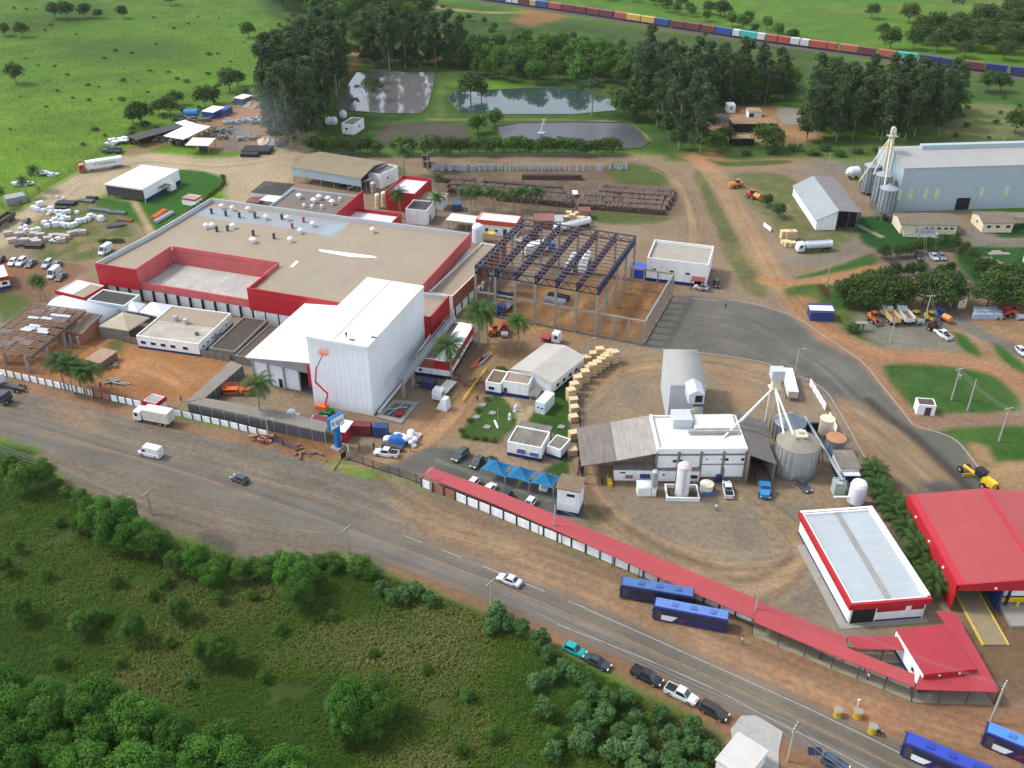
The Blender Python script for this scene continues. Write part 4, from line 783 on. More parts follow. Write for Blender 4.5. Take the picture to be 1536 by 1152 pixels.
part(ml,'right_lean_to',m_ltr,lambda mb:canopy(mb,L+.02,rl.x,7.4,5.0,-1.6,D*.62));part(ml,'rear_lean_to',m_ltr,lambda mb:canopy(mb,L+.02,L+7,7.5,4.8,D*.66,D+1.8))
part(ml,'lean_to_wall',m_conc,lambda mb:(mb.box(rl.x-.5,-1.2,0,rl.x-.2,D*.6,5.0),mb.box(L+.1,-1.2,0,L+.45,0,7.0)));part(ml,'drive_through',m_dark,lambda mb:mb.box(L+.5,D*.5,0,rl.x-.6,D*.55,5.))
part(ml,'penthouse',m_greyclad,lambda mb:mb.box(inM((1009,638),8).x,inM((1009,638),8).y-.5,7.56,inM((1038,638),8).x,D-.2,9.6));part(ml,'roof_monitor',m_whiteroof,lambda mb:mb.box(inM((1040,638),8).x,D-5.5,7.56,L-1,D-.5,8.5));part(ml,'roof_duct',mat('duct_grey',(.3,.28,.26),.7,.15),lambda mb:mb.beam((inM((1030,640),8).x,D-6.2,8.2),(L-.5,D-6.2,8.2),.6,.5))
for u,v in((1046,645),(1082,648),(1083,640)):q=inM((u,v),7.6);MB().cbox(q.x,q.y,7.55,.5,.5,.6).build('roof_vent',m_steeld,ml)
# tall grey box behind the mill
rt=bldg('grey_silo_house','tall windowless grey metal-clad box with a slightly arched roof behind the mill','silo house',(1006,578),(1059,579),(1043,525),9.8,m_greyclad,mat('grey_arched_roof',alb(200,200,194),.6,.05,.15,corr=(1,.9),streak=.05),'vault',rise=.5,over=.15)
q=W(1041,600,10);eh=thing('grain_elevator','white gabled elevator head on a cream column over the mill roof','elevator',(q.x,q.y,0),rz)
part(eh,'house',m_greyclad,lambda mb:(mb.box(-1.5,-1.8,10.2,1.5,2.6,12.6),mb.add([(-1.7,-2,12.5),(1.7,-2,12.5),(0,-2,13.5),(-1.7,2.8,12.5),(1.7,2.8,12.5),(0,2.8,13.5)],[(0,1,2),(5,4,3),(0,2,5,3),(1,4,5,2)])));part(eh,'opening',m_dark,lambda mb:mb.box(-.2,-1.86,10.6,1.3,-1.8,12.2));part(eh,'column',m_el,lambda mb:(mb.box(-.1,-1.2,7.6,.5,-.6,10.2),mb.box(.6,-.6,7.6,1.0,0,10.2),mb.beam((0,-.9,9),(1.2,-.9,9),.3),mb.beam((0,-.9,8.4),(-1.8,-1,7.8),.2)))
part(eh,'platform',m_steeld,lambda mb:mb.box(-.6,-2.6,10.0,1.6,-1.8,10.15))
# elevator tower with spouts
q=W(1150,652);et=thing('bucket_elevator','bucket elevator tower with a grey head box and white spouts fanning out over the mill','elevator',(q.x,q.y,0),rz);HB=14.2
part(et,'head_box',m_greyclad,lambda mb:mb.box(-1.2,-1.1,HB,1.4,1.2,HB+2.1));part(et,'neck',m_el,lambda mb:(mb.box(-.7,-.7,HB-2.2,.9,.7,HB),mb.box(-1.2,-1,HB-2.4,1.4,1,HB-2.2)))
part(et,'leg_casing',m_el,lambda mb:(mb.box(-.9,-.3,0,-.4,.2,HB-2.4),mb.box(.1,-.3,0,.6,.2,HB-2.4)))
def spo(px,z,m=m_white,r=.2):d=W(*px,z)-q;c,s=math.cos(rz),math.sin(rz);MB().tube((0,0,HB-2.2),(d.x*c+d.y*s,-d.x*s+d.y*c,z),r,n=8).build('spout',m,et)
spo((1085,656),7.7);spo((1112,632),7.8,m_el);spo((1190,652),9.4);spo((1176,652),7.)
m_silo2=mat('old_silo_steel',(.36,.37,.37),.55,.12,.3,metal=.25,corr=(2,.6),streak=.15);m_cone=mat('dusty_cone',alb(182,174,158),.8,.15,.4)
rt=silo('grain_bin','wide grey grain bin with a dusty cone roof in front of the elevator tower',(1190,703),4.15,6.6,1.9,0,m_silo2,m_cone,'grain bin',ribs=24,cap=False);part(rt,'filler_box',m_el,lambda mb:(mb.box(-1.2,-1.2,8.3,1.4,1.2,8.7),mb.box(-.4,-.4,8.7,.5,.5,9.4)));part(rt,'plinth',m_conc,lambda mb:mb.lathe(0,0,[(4.6,0),(4.6,.35),(4.2,.36)],28))
silo('grain_bin','darker low grain bin with a blue-grey cone roof behind the wide bin',(1181,657),3.2,4.2,1.8,0,mat('dark_silo_steel',(.16,.18,.2),.5,.1,metal=.3),mat('blue_cone',(.17,.2,.24),.5,.1),'grain bin',ribs=16)
silo('hopper_tank','cream cylindrical hopper tank behind the orange-topped bin',(1236,655),1.45,3.4,.3,1.2,m_cream,None,'tank',ribs=0,cap=False);silo('rusty_bin','blue-grey open bin with a rust-orange top near the kerb',(1250,678),1.95,3.6,.25,0,mat('blue_grey_steel',(.2,.25,.3),.5,.12,metal=.3),mat('rust_orange',(.36,.17,.09),.8,.2),'bin',ribs=10,cap=False)
p1,p2=W(1207,628,3),W(1264,722,3.6);cv=thing('auger_conveyor','long blue-grey inclined auger tube running between the bins and the sheds','conveyor',(p1.x,p1.y,0));d=p2-p1
part(cv,'tube',m_silo,lambda mb:mb.tube((0,0,3.5),(d.x,d.y,3.8),.3));part(cv,'stand',m_steeld,lambda mb:[(mb.beam((d.x*t-.5,d.y*t,0),(d.x*t,d.y*t,3.4),.12),mb.beam((d.x*t+.5,d.y*t,0),(d.x*t,d.y*t,3.4),.12))for t in(.08,.5,.95)])
bldg('bagging_shed','small grey-roofed shed with blue walls by the palm hedge','shed',(1262,702),(1290,702),(1281,677),3.4,m_wall,m_grayroof,'slab',over=.3,base=m_blue,baseh=1.4);bldg('shed_awning','pale lower roof in front of the small grey-roofed shed','awning',(1267,714),(1290,714),(1286,704),2.6,None,m_whiteroof,'slab',open_=True,posts=2,over=.1)
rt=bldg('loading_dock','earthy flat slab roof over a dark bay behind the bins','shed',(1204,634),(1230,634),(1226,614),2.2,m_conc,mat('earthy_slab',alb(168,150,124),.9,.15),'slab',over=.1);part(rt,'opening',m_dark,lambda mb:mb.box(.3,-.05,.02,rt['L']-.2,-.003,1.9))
rt=bldg('green_tank_box','pale green square water tank beside the white vertical tank','tank',(1254,726),(1271,726),(1269,716),3.0,mat('pale_green_steel',(.33,.4,.36),.6,.12),m_greyclad,par=.2);part(rt,'rail',m_steel,lambda mb:[mb.cbox(x,y,3,.06,.06,.9)for x in(.1,rt['L']-.1)for y in(.1,rt['D']-.1)])
# fronts of the mill: small offices, tanks
rt=bldg('mill_office','row of low white mill offices with an old grey roof, blue awning and small windows','office',(922,704),(1050,706),(1048,693),3.1,m_wall,m_grayroof,'shed',rise=.8,over=.25,base=m_conc,baseh=.4,wins=[('f',.1,2.1,1.2,.5),('f',.58,1.7,.6,.6),('f',.93,1.1,1.8,1.)])
L_=rt['L'];part(rt,'shutter',mat('dull_red_shutter',(.3,.15,.13),.7,.15),lambda mb:mb.box(L_*.13,-.08,.9,L_*.22,-.003,1.8));part(rt,'awning',m_blue,lambda mb:mb.add([(L_*.3,-.05,2.1),(L_*.42,-.05,2.1),(L_*.42,-.9,1.6),(L_*.3,-.9,1.6)],[(0,1,2,3)]));part(rt,'stair',m_yellow,lambda mb:(mb.box(-1.3,-1.6,0,-.4,.4,.7),mb.beam((-1.3,-1.6,1.6),(-1.3,.4,1.6),.07),mb.beam((-1.3,-1.6,.7),(-1.3,-1.6,1.6),.07),mb.beam((-1.3,.4,.7),(-1.3,.4,1.6),.07)))
rt=bldg('white_car_shelter','small white curved-roof shelter in front of the mill offices','shelter',(957,733),(985,733),(980,722),1.9,m_wall,m_whiteroof,'vault',rise=.7,over=.1)
q=W(1022,742);tk=thing('white_tank','tall white vertical tank with a pinkish domed top standing in a walled basin','tank',(q.x,q.y,0));m_tk=mat('weathered_white_tank',(.66,.66,.66),.5,.1,.6,streak=.12)
part(tk,'shell',m_tk,lambda mb:mb.lathe(0,0,[(1.35,.2),(1.35,6.6)],24));part(tk,'dome',mat('pinkish_dome',(.52,.43,.4),.6,.12),lambda mb:mb.lathe(0,0,[(1.4,6.6),(1.3,7.1),(.8,7.6),(.05,7.8)],24));part(tk,'ladder',m_steel,lambda mb:([mb.beam((x,-1.45,.3),(x,-1.45,7.2),.05)for x in(-.2,.2)],[mb.beam((-.2,-1.45,.5+.4*i),(.2,-1.45,.5+.4*i),.04)for i in range(16)]));part(tk,'pipe',m_steeld,lambda mb:mb.tube((-1.45,0,.3),(-1.45,0,7),.08,n=6))
A,rz2,L_,D_=frame((1000,747),(1050,748),(1046,727),.8);bs=thing('tank_basin','low white-walled bund with a brown floor under the tall white tank','bund',(A.x,A.y,0),rz2);part(bs,'wall',m_white,lambda mb:(mb.box(0,0,0,L_,.3,.9),mb.box(0,D_-.3,0,L_,D_,.9),mb.box(0,.3,0,.3,D_-.3,.9),mb.box(L_-.3,.3,0,L_,D_-.3,.9)));part(bs,'floor',mat('wet_earth',(.07,.05,.025),.7,.2,1),lambda mb:mb.box(.3,.3,.01,L_-.3,D_-.3,.06))
A,rz2,L_,D_=frame((1046,741),(1074,740),(1068,722),.7);bs=thing('small_bund','small grey bund with a blue front wall around a squat cream tank','bund',(A.x,A.y,0),rz2);part(bs,'wall',m_conc,lambda mb:(mb.box(0,D_-.2,0,L_,D_,.8),mb.box(0,.2,0,.2,D_-.2,.8),mb.box(L_-.2,.2,0,L_,D_-.2,.8)));part(bs,'front_wall',mat('faded_blue',(.06,.11,.25),.6,.2),lambda mb:mb.box(.9,0,0,L_,.2,.9))
silo('cream_tank','squat cream tank with a shallow cone top inside the small bund',(1059,738),1.25,2.0,.4,0,mat('cream_tank_paint',(.58,.58,.48),.6,.1),None,'tank',ribs=0,cap=False)
q=W(980,742);dc=thing('dust_collector','slim grey and white dust collector pipe in front of the mill offices','dust collector',(q.x,q.y,0));part(dc,'body',m_steel,lambda mb:mb.lathe(0,0,[(.15,1.0),(.65,2.2),(.65,5.6),(.3,6)],14));part(dc,'bag',m_tarpw,lambda mb:mb.lathe(.1,-.2,[(.45,.1),(.5,.9),(.2,1.4)],10));part(dc,'leg',m_steeld,lambda mb:[mb.cbox(x,y,0,.1,.1,2.2)for x in(-.5,.5)for y in(-.5,.5)])
q=W(1077,722);mt=thing('mill_machinery','dark blue pump machinery with a pipe against the mill front wall','machinery',(q.x,q.y,0));part(mt,'pump',m_blue,lambda mb:(mb.cbox(0,0,.1,1.2,.8,1.),mb.tube((-.5,0,1.2),(.6,0,1.5),.4,n=12)));part(mt,'pipe',m_steel,lambda mb:(mb.tube((.9,0,0),(.9,0,3.2),.12,n=8),mb.tube((.9,0,1.4),(0,0,1.4),.12,n=8)))
# ---- red hall and white-roofed red building, lower right
A,rz,L,D=frame((1278,905),(1392,895),(1330,761),4.6)
rt=bldg('depot','red and white depot with a pale two-panel roof, red fascia and a black gate','depot',(1278,905),(1392,896),(1331,761),4.6,m_wall,mat('pale_blue_roof',alb(220,231,235),.5,.06,.15,corr=(1,.5),streak=.08),par=.35,fascia=m_red,fh=1.1,fo=.5,parw=.3)
L_,D_=rt['L'],rt['D'];part(rt,'ridge',mat('grey_ridge',alb(186,182,174),.7,.25,.5),lambda mb:mb.box(L_*.47,.3,4.26,L_*.54,D_-.3,4.45));part(rt,'white_parapet_cap',m_white,lambda mb:(mb.box(L_-.35,.3,4.6,L_+.56,D_+.56,4.78),mb.box(-.2,D_+.01,4.6,L_-.36,D_+.56,4.77)));part(rt,'gate',m_black,lambda mb:mb.box(.5,-.08,.02,L_*.34,0,3.5));part(rt,'red_panel',m_red,lambda mb:(mb.box(L_*.36,-.06,2.1,L_*.74,-.003,3.5),mb.box(L_*.82,-.06,2.1,L_,-.003,3.5)));part(rt,'navy_base',m_blue,lambda mb:(mb.box(L_*.36,-.07,.02,L_,-.003,.35),mb.box(-.06,0,.02,0,D_,.45)));part(rt,'downpipe',m_white,lambda mb:(mb.cbox(.2,-.1,0,.15,.15,3.5),mb.cbox(L_-.15,-.1,0,.15,.15,3.5)));part(rt,'plinth',m_conc2,lambda mb:(mb.box(-1.6,-1.2,0,L_+.6,-.1,.12),mb.box(-1.6,-.1,0,-.07,D_*.85,.12)))
A,rz,L,D=frame((1437,878),(1600,878),(1372,743),5.6);L=27.;
hl=thing('red_hall','large red-roofed loading hall with an open front in the lower right corner','hall',(A.x,A.y,0),rz);RI=1.5
part(hl,'roof',m_redroof,lambda mb:gable_roof(mb,L,D,5.62,RI,.02,'y'));part(hl,'ridge_cap',mat('dark_red_cap',(.38,.02,.03),.5,.08),lambda mb:mb.box(L/2-.35,-.05,5.62+RI+.1,L/2+.35,D,5.62+RI+.2));part(hl,'edge_cap',MATS['dark_red_cap'],lambda mb:mb.add([(0,0,5.8),(1.2,0,5.92),(1.2,D,5.92),(0,D,5.8)],[(0,1,2,3)]))
part(hl,'left_wall',m_red,lambda mb:mb.box(-.25,-.25,.5,0,D,5.85));part(hl,'front_fascia',m_red,lambda mb:mb.add([(-.25,-.25,4.6),(L,-.25,4.6),(L,-.25,5.8),(L/2,-.25,5.75+RI),(-.25,-.25,5.85),(-.25,-.02,4.6),(L,-.02,4.6),(L,-.02,5.8),(L/2,-.02,5.75+RI),(-.25,-.02,5.85)],[(0,1,2,3,4),(9,8,7,6,5),(0,5,6,1),(3,8,9,4),(2,7,8,3)]))
part(hl,'back_wall',m_red,lambda mb:mb.box(0,D-.3,0,L,D,5.6));part(hl,'ramp',mat('tan_ramp',alb(182,164,128),.9,.12,.6),lambda mb:mb.prism([(2.4,-8.0),(6.2,-8.0),(6.2,D-6),(2.4,D-6)],0,.3));part(hl,'ramp_edge',mat('yellow_ramp_edge',(.5,.36,.06),.8,.35,3.),lambda mb:(mb.box(2.1,-8,0,2.4,D-6,.34),mb.box(6.2,-8,0,6.5,D-6,.34)));part(hl,'dock_wall',m_blue,lambda mb:mb.box(7.6,-.1,0,8.0,D-4,4.4));part(hl,'dock',m_conc2,lambda mb:mb.box(8.4,-4.2,0,20,1.2,.6));part(hl,'dock_panel',m_pan,lambda mb:mb.box(8.8,1.2,2.1,20,1.4,4.2));part(hl,'dock_rail',m_yellow,lambda mb:(mb.box(8.2,.9,.9,20,1.1,1.9),mb.box(11,.2,.6,11.4,.4,1.8),mb.box(12.6,.2,.6,13,.4,1.8)));part(hl,'column',m_navysteel,lambda mb:[mb.cbox(x,0.6,0,.35,.35,4.7)for x in(0.2,9.4,15.)])
for t in(.22,.5,.78):MB().cbox(-.35,D*t,4.6,.2,.4,.3).build('floodlight',m_light,hl)
MB().cbox(6.2,-.35,5.1,.4,.2,.3).build('floodlight',m_light,hl)

# ---------------------------------------------------------------- steel frame under construction
A,rz,L,D=frame((713,400),(897,432),(938,352),13.4);Af=Vector((A.x,A.y,0));inF=lambda px,z:loc_of(px,z,Af,rz)
sf=thing('steel_frame','unfinished hall of pale concrete columns carrying navy steel roof trusses','building frame',Af,rz)
NT_=7;HT2=11.6
for i in range(NT_):
    x=L*i/(NT_-1)
    def tr(mb):
        n=16
        mb.beam((x,0,HT2),(x,D,HT2),.5);mb.beam((x,0,13.4),(x,D,13.4),.5)
        for k in range(n):
            y0,y1=D*k/n,D*(k+1)/n;mb.beam((x,y0,HT2),(x,y0,13.4),.22)
            mb.beam((x,y0,HT2 if k%2 else 13.4),(x,y1,13.4 if k%2 else HT2),.22)
        mb.beam((x,D,HT2),(x,D,13.4),.2)
    part(sf,'truss',m_navysteel,tr)
    for y,w in((0,.55),(D,.5)):MB().cbox(x,y,0,w,w,HT2-.15).build('column',m_conc2,sf)
    if i in(0,6):
        for t in(.25,.5,.75):MB().cbox(x,D*t,0,.5,.5,HT2-.15).build('column',m_conc2,sf)
m_pur=mat('primed_purlin',(.13,.085,.08),.7,.15)
for k in range(16):
    y=D*(k+.5)/16;part(sf,'purlin',m_pur,lambda mb:mb.beam((0,y,13.66),(L,y,13.66),.16,.2))
def edge(mb,y):
        for z in(HT2,13.4):mb.beam((0,y,z),(L,y,z),.22)
        for i in range(24):mb.beam((L*i/24,y,HT2 if i%2 else 13.4),(L*(i+1)/24,y,13.4 if i%2 else HT2),.13)
for yy in(0.,D):part(sf,'edge_truss',m_navysteel,lambda mb:edge(mb,yy))
part(sf,'tie_beam',m_conc2,lambda mb:mb.box(0,-.15,6.3,L,.15,6.75));part(sf,'side_beam',m_conc2,lambda mb:(mb.box(L-.15,.2,6.3,L+.15,D,6.75),mb.box(-.15,.2,6.3,.15,D*.5,6.75)))
part(sf,'ground_beam',m_conc,lambda mb:mb.box(0,-.2,0,L,.1,.7));part(sf,'ground_beam',m_conc,lambda mb:mb.box(.0,D-.1,0,L,D+.2,.6))
for t in(.16,.36,.52):part(sf,'brown_panel',m_brown,lambda mb:mb.box(-.1,D*t,4.5,.1,D*(t+.1),11))
w1,w2=inF((972,484),6.5),inF((1006,411),6.5);XR=(w1.x+w2.x)/2;Y0,Y1=w1.y,w2.y
wg=thing('column_row','low ring of pale concrete columns and beams on the right of the steel frame','building frame',Af,rz)
for i in range(4):MB().cbox(L+.4+(XR-L-.4)*i/3,Y0,0,.45,.45,6.4).build('column',m_conc2,wg)
for i in range(1,9):MB().cbox(XR,Y0+(Y1-Y0)*i/8,0,.5,.5,6.4).build('column',m_conc2,wg)
for i in range(3):MB().cbox(L+.6+(XR-L-1)*i/3,Y1,0,.35,.35,6.4).build('column',m_conc2,wg)
part(wg,'top_beam',m_conc2,lambda mb:(mb.box(L+.3,Y0-.2,6.4,XR+.25,Y0+.2,6.8),mb.box(XR-.2,Y0+.2,6.4,XR+.2,Y1-.2,6.8),mb.box(L+.3,Y1-.2,6.4,XR+.2,Y1+.2,6.8)));part(wg,'ground_beam',m_conc,lambda mb:(mb.box(L+.3,Y0-.25,0,XR,Y0+.05,.7),mb.box(XR-.1,Y0+.3,0,XR+.2,Y1,.5)))
for i,(u,v,l)in enumerate(((838,447,'pile of dark navy steel beams lying on the orange ground inside the steel frame'),(832,453,'flat pile of bluish steel sections just in front of the dark beam pile'),(757,445,'stack of dark steel beams by the blue lorry under the frame'))):
    p=W(u,v);part(thing('beam_stack',l,'steel beams',p,rz),'beam',m_navysteel if i!=1 else m_steel,lambda mb:[mb.cbox(0,j*.55-1,0,6 if i<2 else 5,.3,.9+.12*(j%2))for j in range(4)])
# ---------------------------------------------------------------- street wall, red canopies
def run_wall(name,label,pts,h,pitch,pm,post_m,brick=()):
    P=[W(*p)for p in pts];rt=thing(name,label,'wall',P[0]);k=0
    for a,b in zip(P,P[1:]):
        n=max(1,round((b-a).length/pitch));d=(b-a)/n;q=Vector((-d.y,d.x,0)).normalized()
        for i in range(n):
            s=a+d*i-P[0];e=s+d
            MB().prism([(s+q*.06).xy,(s-q*.06).xy,(e-q*.06).xy,(e+q*.06).xy],.05,h).build('panel',m_brick if k in brick else pm,rt)
            MB().prism([(s+q*.16-d.normalized()*.14).xy,(s-q*.16-d.normalized()*.14).xy,(s-q*.16+d.normalized()*.14).xy,(s+q*.16+d.normalized()*.14).xy],0,h+.12).build('post',post_m,rt);k+=1
    return rt
m_panw=mat('whitewashed_panel',(.8,.8,.8),.85,.1,.7,streak=.12)
run_wall('street_wall','long whitewashed street wall with navy posts below the red canopy',[(633,730),(736,771),(836,812),(900,838),(1010,885),(1127,933)],1.9,2.75,m_panw,m_navysteel,(1,2))
run_wall('street_wall','whitewashed street wall with grey posts in front of the orange construction yard',[(-60,550),(0,562),(70,578),(140,594)],1.6,2.3,m_panw,m_steeld)
run_wall('street_wall','short brick-filled and whitewashed stretch of street wall before the red-roofed gate hut',[(141,594),(167,601),(190,606),(212,611)],1.6,2.3,m_panw,m_steeld,(0,1))
run_wall('street_wall','whitewashed street wall running from the gate hut to the brick pile',[(243,619),(290,629),(345,641),(401,655)],1.5,2.3,m_panw,m_steeld)
run_wall('yard_wall','grey concrete panel wall behind the orange dug-up plot',[(186,513),(240,524),(300,534),(346,543)],1.8,2.2,m_conc,m_conc)
def fence(label,pts,h,m,step=1.2,cat='fence',name='fence'):
    P=[W(*p)for p in pts];rt=thing(name,label,cat,P[0])
    for a,b in zip(P,P[1:]):
        n=max(1,round((b-a).length/step));a0=a-P[0];b0=b-P[0]
        part(rt,'rail',m,lambda mb:[mb.beam(a0+Vector((0,0,z)),b0+Vector((0,0,z)),.07)for z in(.25,h*.6,h-.05)])
        part(rt,'bars',m,lambda mb:[mb.beam(a0+(b0-a0)*(i/(n*5)),a0+(b0-a0)*(i/(n*5))+Vector((0,0,h)),.05)for i in range(n*5)])
        for i in range(0,n+1,3):q=a0+(b0-a0)*(i/n);part(rt,'post',m,lambda mb:mb.cbox(q.x,q.y,0,.16,.16,h+.15))
    return rt
fence('dark iron fence between the gate and the red-roofed wall',[(523,690),(560,702),(600,715),(633,727)],1.9,m_steeld);fence('blue-grey iron railing lying beside the brown earth heap',[(405,660),(425,668),(447,675)],1.3,mat('blue_grey_rail',(.06,.08,.14),.6,.1));fence('thin dark fence on the left side of the mill canopy',[(866,720),(870,690),(870,640),(866,600)],1.8,m_navysteel)
fence('long wire fence of pale posts between the pond trees and the dirt road',[(470,234),(640,236),(800,236),(930,236)],1.5,m_conc2,4);fence('pasture fence with thin posts along the pale road',[(0,330),(60,286),(105,258),(150,228),(200,196)],1.3,m_woodd,4);fence('thin yard fence behind the red depot and palm hedge',[(1300,690),(1322,740),(1340,770)],1.8,m_brick,2)
# fallen sliding gate at the entrance
p=W(512,690);gt=thing('sliding_gate','dark sliding gate with a black panel standing open at the entrance','gate',p);q=W(500,707)-p;part(gt,'panel',m_black,lambda mb:mb.beam((0,0,.9),(.9,1.0,.9),.12,1.5));part(gt,'rail',m_steeld,lambda mb:mb.beam((0,0,.08),(q.x,q.y,.08),.2,.12));part(gt,'post',m_white,lambda mb:mb.beam((1.6,1.2,0),(1.2,1.6,2.6),.16))
def canopy_strip(name,label,outer,inner,h,posts,m=None,slope=.35,floor=False):
    """red sheet canopy between two pixel lines at height h"""
    O=[W(*p,h)for p in outer];I=[W(*p,h)for p in inner];o=Vector((O[0].x,O[0].y,0));rt=thing(name,label,'canopy',o)
    def rf(mb):
        for k in range(len(O)-1):
            a,b,c,d=O[k]-o,O[k+1]-o,I[k+1]-o,I[k]-o;up=Vector((0,0,slope))
            c,d=c+up,d+up;t=Vector((0,0,.14));mb.add([a,b,c,d,a+t,b+t,c+t,d+t],[(0,3,2,1),(4,5,6,7),(0,1,5,4),(2,3,7,6),(1,2,6,5),(3,0,4,7)])
    part(rt,'roof',m or m_redroof,rf)
    for k in range(len(O)-1):
        n=max(1,round((O[k+1]-O[k]).length/posts))
        for i in range(n):
            for S in((O,.96),(I,.04)):
                pass
            pa=O[k]+(O[k+1]-O[k])*(i/n);pb=I[k]+(I[k+1]-I[k])*(i/n);pa,pb=pa+(pb-pa)*.05-o,pb+(pa-pb)*.05-o
            part(rt,'post',m_steeld,lambda mb:(mb.cbox(pa.x,pa.y,0,.13,.13,h)))
            part(rt,'post',m_steeld,lambda mb:(mb.cbox(pb.x,pb.y,0,.13,.13,h+slope)))
    if floor:
        part(rt,'floor',mat('beige_floor',alb(182,172,148),.9,.1,.6),lambda mb:[mb.prism([(O[k]-o).xy,(O[k+1]-o).xy,(I[k+1]-o).xy,(I[k]-o).xy],.005,.1)for k in range(len(O)-1)])
        part(rt,'back_wall',mat('beige_low_wall',alb(186,178,156,1.2),.9,.1,.6),lambda mb:[mb.beam((I[k]-o).xy.to_3d()+Vector((0,0,.55)),(I[k+1]-o).xy.to_3d()+Vector((0,0,.55)),.15,1.0)for k in range(len(O)-1)])
    return rt
canopy_strip('wall_canopy','narrow red sheet canopy running along the top of the long street wall',[(634,714),(742,757),(842,800),(1000,872),(1132,930)],[(645,703),(752,742),(850,782),(1008,848),(1140,904)],2.6,5.5)
m_rr2=mat('red_roof_b',alb(214,78,88),.5,.07,.15,corr=(0,.9),streak=.06)
wk_=canopy_strip('walkway_canopy','wide red walkway canopy with a beige floor continuing right from the street wall',[(1131,934),(1250,984),(1372,1032)],[(1137,911),(1269,974),(1371,1014)],2.9,4.2,None,.3,True)
part(wk_,'upper_roof',m_redroof,lambda mb:mb.add([p-Vector(wk_.location)for p in(W(1137,911,2.9)+Vector((0,0,.45)),W(1269,974,2.9)+Vector((0,0,.45)),W(1271,956,2.9),W(1141,903,2.9))],[(0,1,2,3)]))
canopy_strip('walkway_canopy','short red canopy arm joining the walkway to the gatehouse',[(1284,974),(1368,976)],[(1271,957),(1364,958)],2.9,4,m_rr2,.3,True)
canopy_strip('walkway_canopy','ribbed red canopy at the tip of the walkway beside the leaning pole',[(1372,1035),(1497,1039)],[(1380,1011),(1476,1011)],2.8,3.6,m_rr2,.3,True)
canopy_strip('walkway_canopy','red canopy arm running back from the tip towards the loading hall',[(1500,1038),(1432,919)],[(1466,1008),(1404,917)],2.85,5,m_rr2,.02,False)
rt=bldg('gatehouse','square gatehouse with a large plain red roof inside the red walkways','gatehouse',(1386,1012),(1462,1004),(1430,937),4.0,m_wall,mat('red_gate_roof',alb(208,66,78),.5,.06,.2),'slab',over=.1,base=m_blue,baseh=.8,wins=[('l',.3,1.6,.9,1.)])
part(rt,'front_fascia',m_red,lambda mb:mb.box(-.13,-.16,3.3,rt['L']+.14,-.1,4.2));
for x,y in((.3,-.2),(.7,-.2)):MB().cbox(rt['L']*x,y,3.6,.3,.15,.25).build('floodlight',m_light,rt)
part(thing('paved_pad','dark paved pad in the triangle between the red walkways','pad',W(1340,990)),'slab',mat('dark_paving',alb(105,100,96),.9,.1),lambda mb:mb.prism([(W(*p)-W(1340,990)).xy for p in((1292,982),(1368,982),(1376,1005),(1355,1003))],.002,.03))
# blue shade sails
m_sail=mat('blue_shade_cloth',(.008,.12,.25),.8,.1,.4)
for i,q in enumerate(([(721,703),(757,716),(766,697),(733,688)],[(758,715),(793,724),(804,706),(768,698)],[(795,724),(830,733),(841,715),(807,708)])):
    P=[W(*p,2.6)for p in q];o=sum(P,Vector())/4;o.z=0;rt=thing('shade_canopy',('left blue peaked shade canopy, next to the dark car','middle blue peaked shade canopy of the three over the car park','right blue peaked shade canopy, nearest the guard tower')[i],'canopy',o,0,'blue shade canopies in the car park')
    Q=[p-o for p in P];ap=Vector((0,0,4.5));mb=MB();n=8;vs=[];
    for s in range(4):
        a,b=Q[s],Q[(s+1)%4]
        for r in range(n+1):
            for t in range(n+1):
                u=t/n;e=a+(b-a)*u;e=e+(ap*(2.6/4)-e)*.10*math.sin(math.pi*u);k=r/n;h=e.lerp(ap,k);h.z=e.z+(ap.z-e.z)*k**1.6;vs.append(h)
    f=[(s*81+r*9+t,s*81+r*9+t+1,s*81+r*9+t+10,s*81+r*9+t+9)for s in range(4)for r in range(8)for t in range(8)]
    mb.add(vs,f).build('cloth',m_sail,rt)
    for c in Q:MB().tube((c.x,c.y,0),(c.x,c.y,2.6),.07,n=8).build('post',m_steel,rt)
# covered grey walkway round the cold-store yard
m_wk=mat('grey_walkway_roof',alb(166,158,146),.85,.12,.4);m_wk2=mat('dark_walkway_wall',(.07,.07,.075),.8,.15)
def strip_roof(label,q,h,wall_edge,cat='walkway',name='covered_walkway'):
    P=[W(*p,h)for p in q];o=Vector((P[0].x,P[0].y,0));rt=thing(name,label,cat,o);Q=[p-o for p in P]
    MB().prism([p.xy for p in Q],h-.18,h).build('roof',m_wk,rt)
    a,b=Q[wall_edge[0]],Q[wall_edge[1]];d=(b-a);n=max(2,int(d.length/3))
    part(rt,'wall',m_wk2,lambda mb:mb.beam((a.x,a.y,h/2-.1),(b.x,b.y,h/2-.1),.15,h-.25))
    for i in range(n+1):p=a+d*(i/n);part(rt,'post',m_steel,lambda mb:mb.cbox(p.x,p.y,0,.2,.2,h-.18))
strip_roof('flat grey walkway roof with a dark side wall along the street before the white block',[(281,604),(400,629),(487,648),(494,634),(400,612),(308,597)],2.8,(0,2));strip_roof('grey walkway roof running back from the street beside the orange plot',[(279,603),(307,597),(364,548),(346,541)],2.82,(1,2))
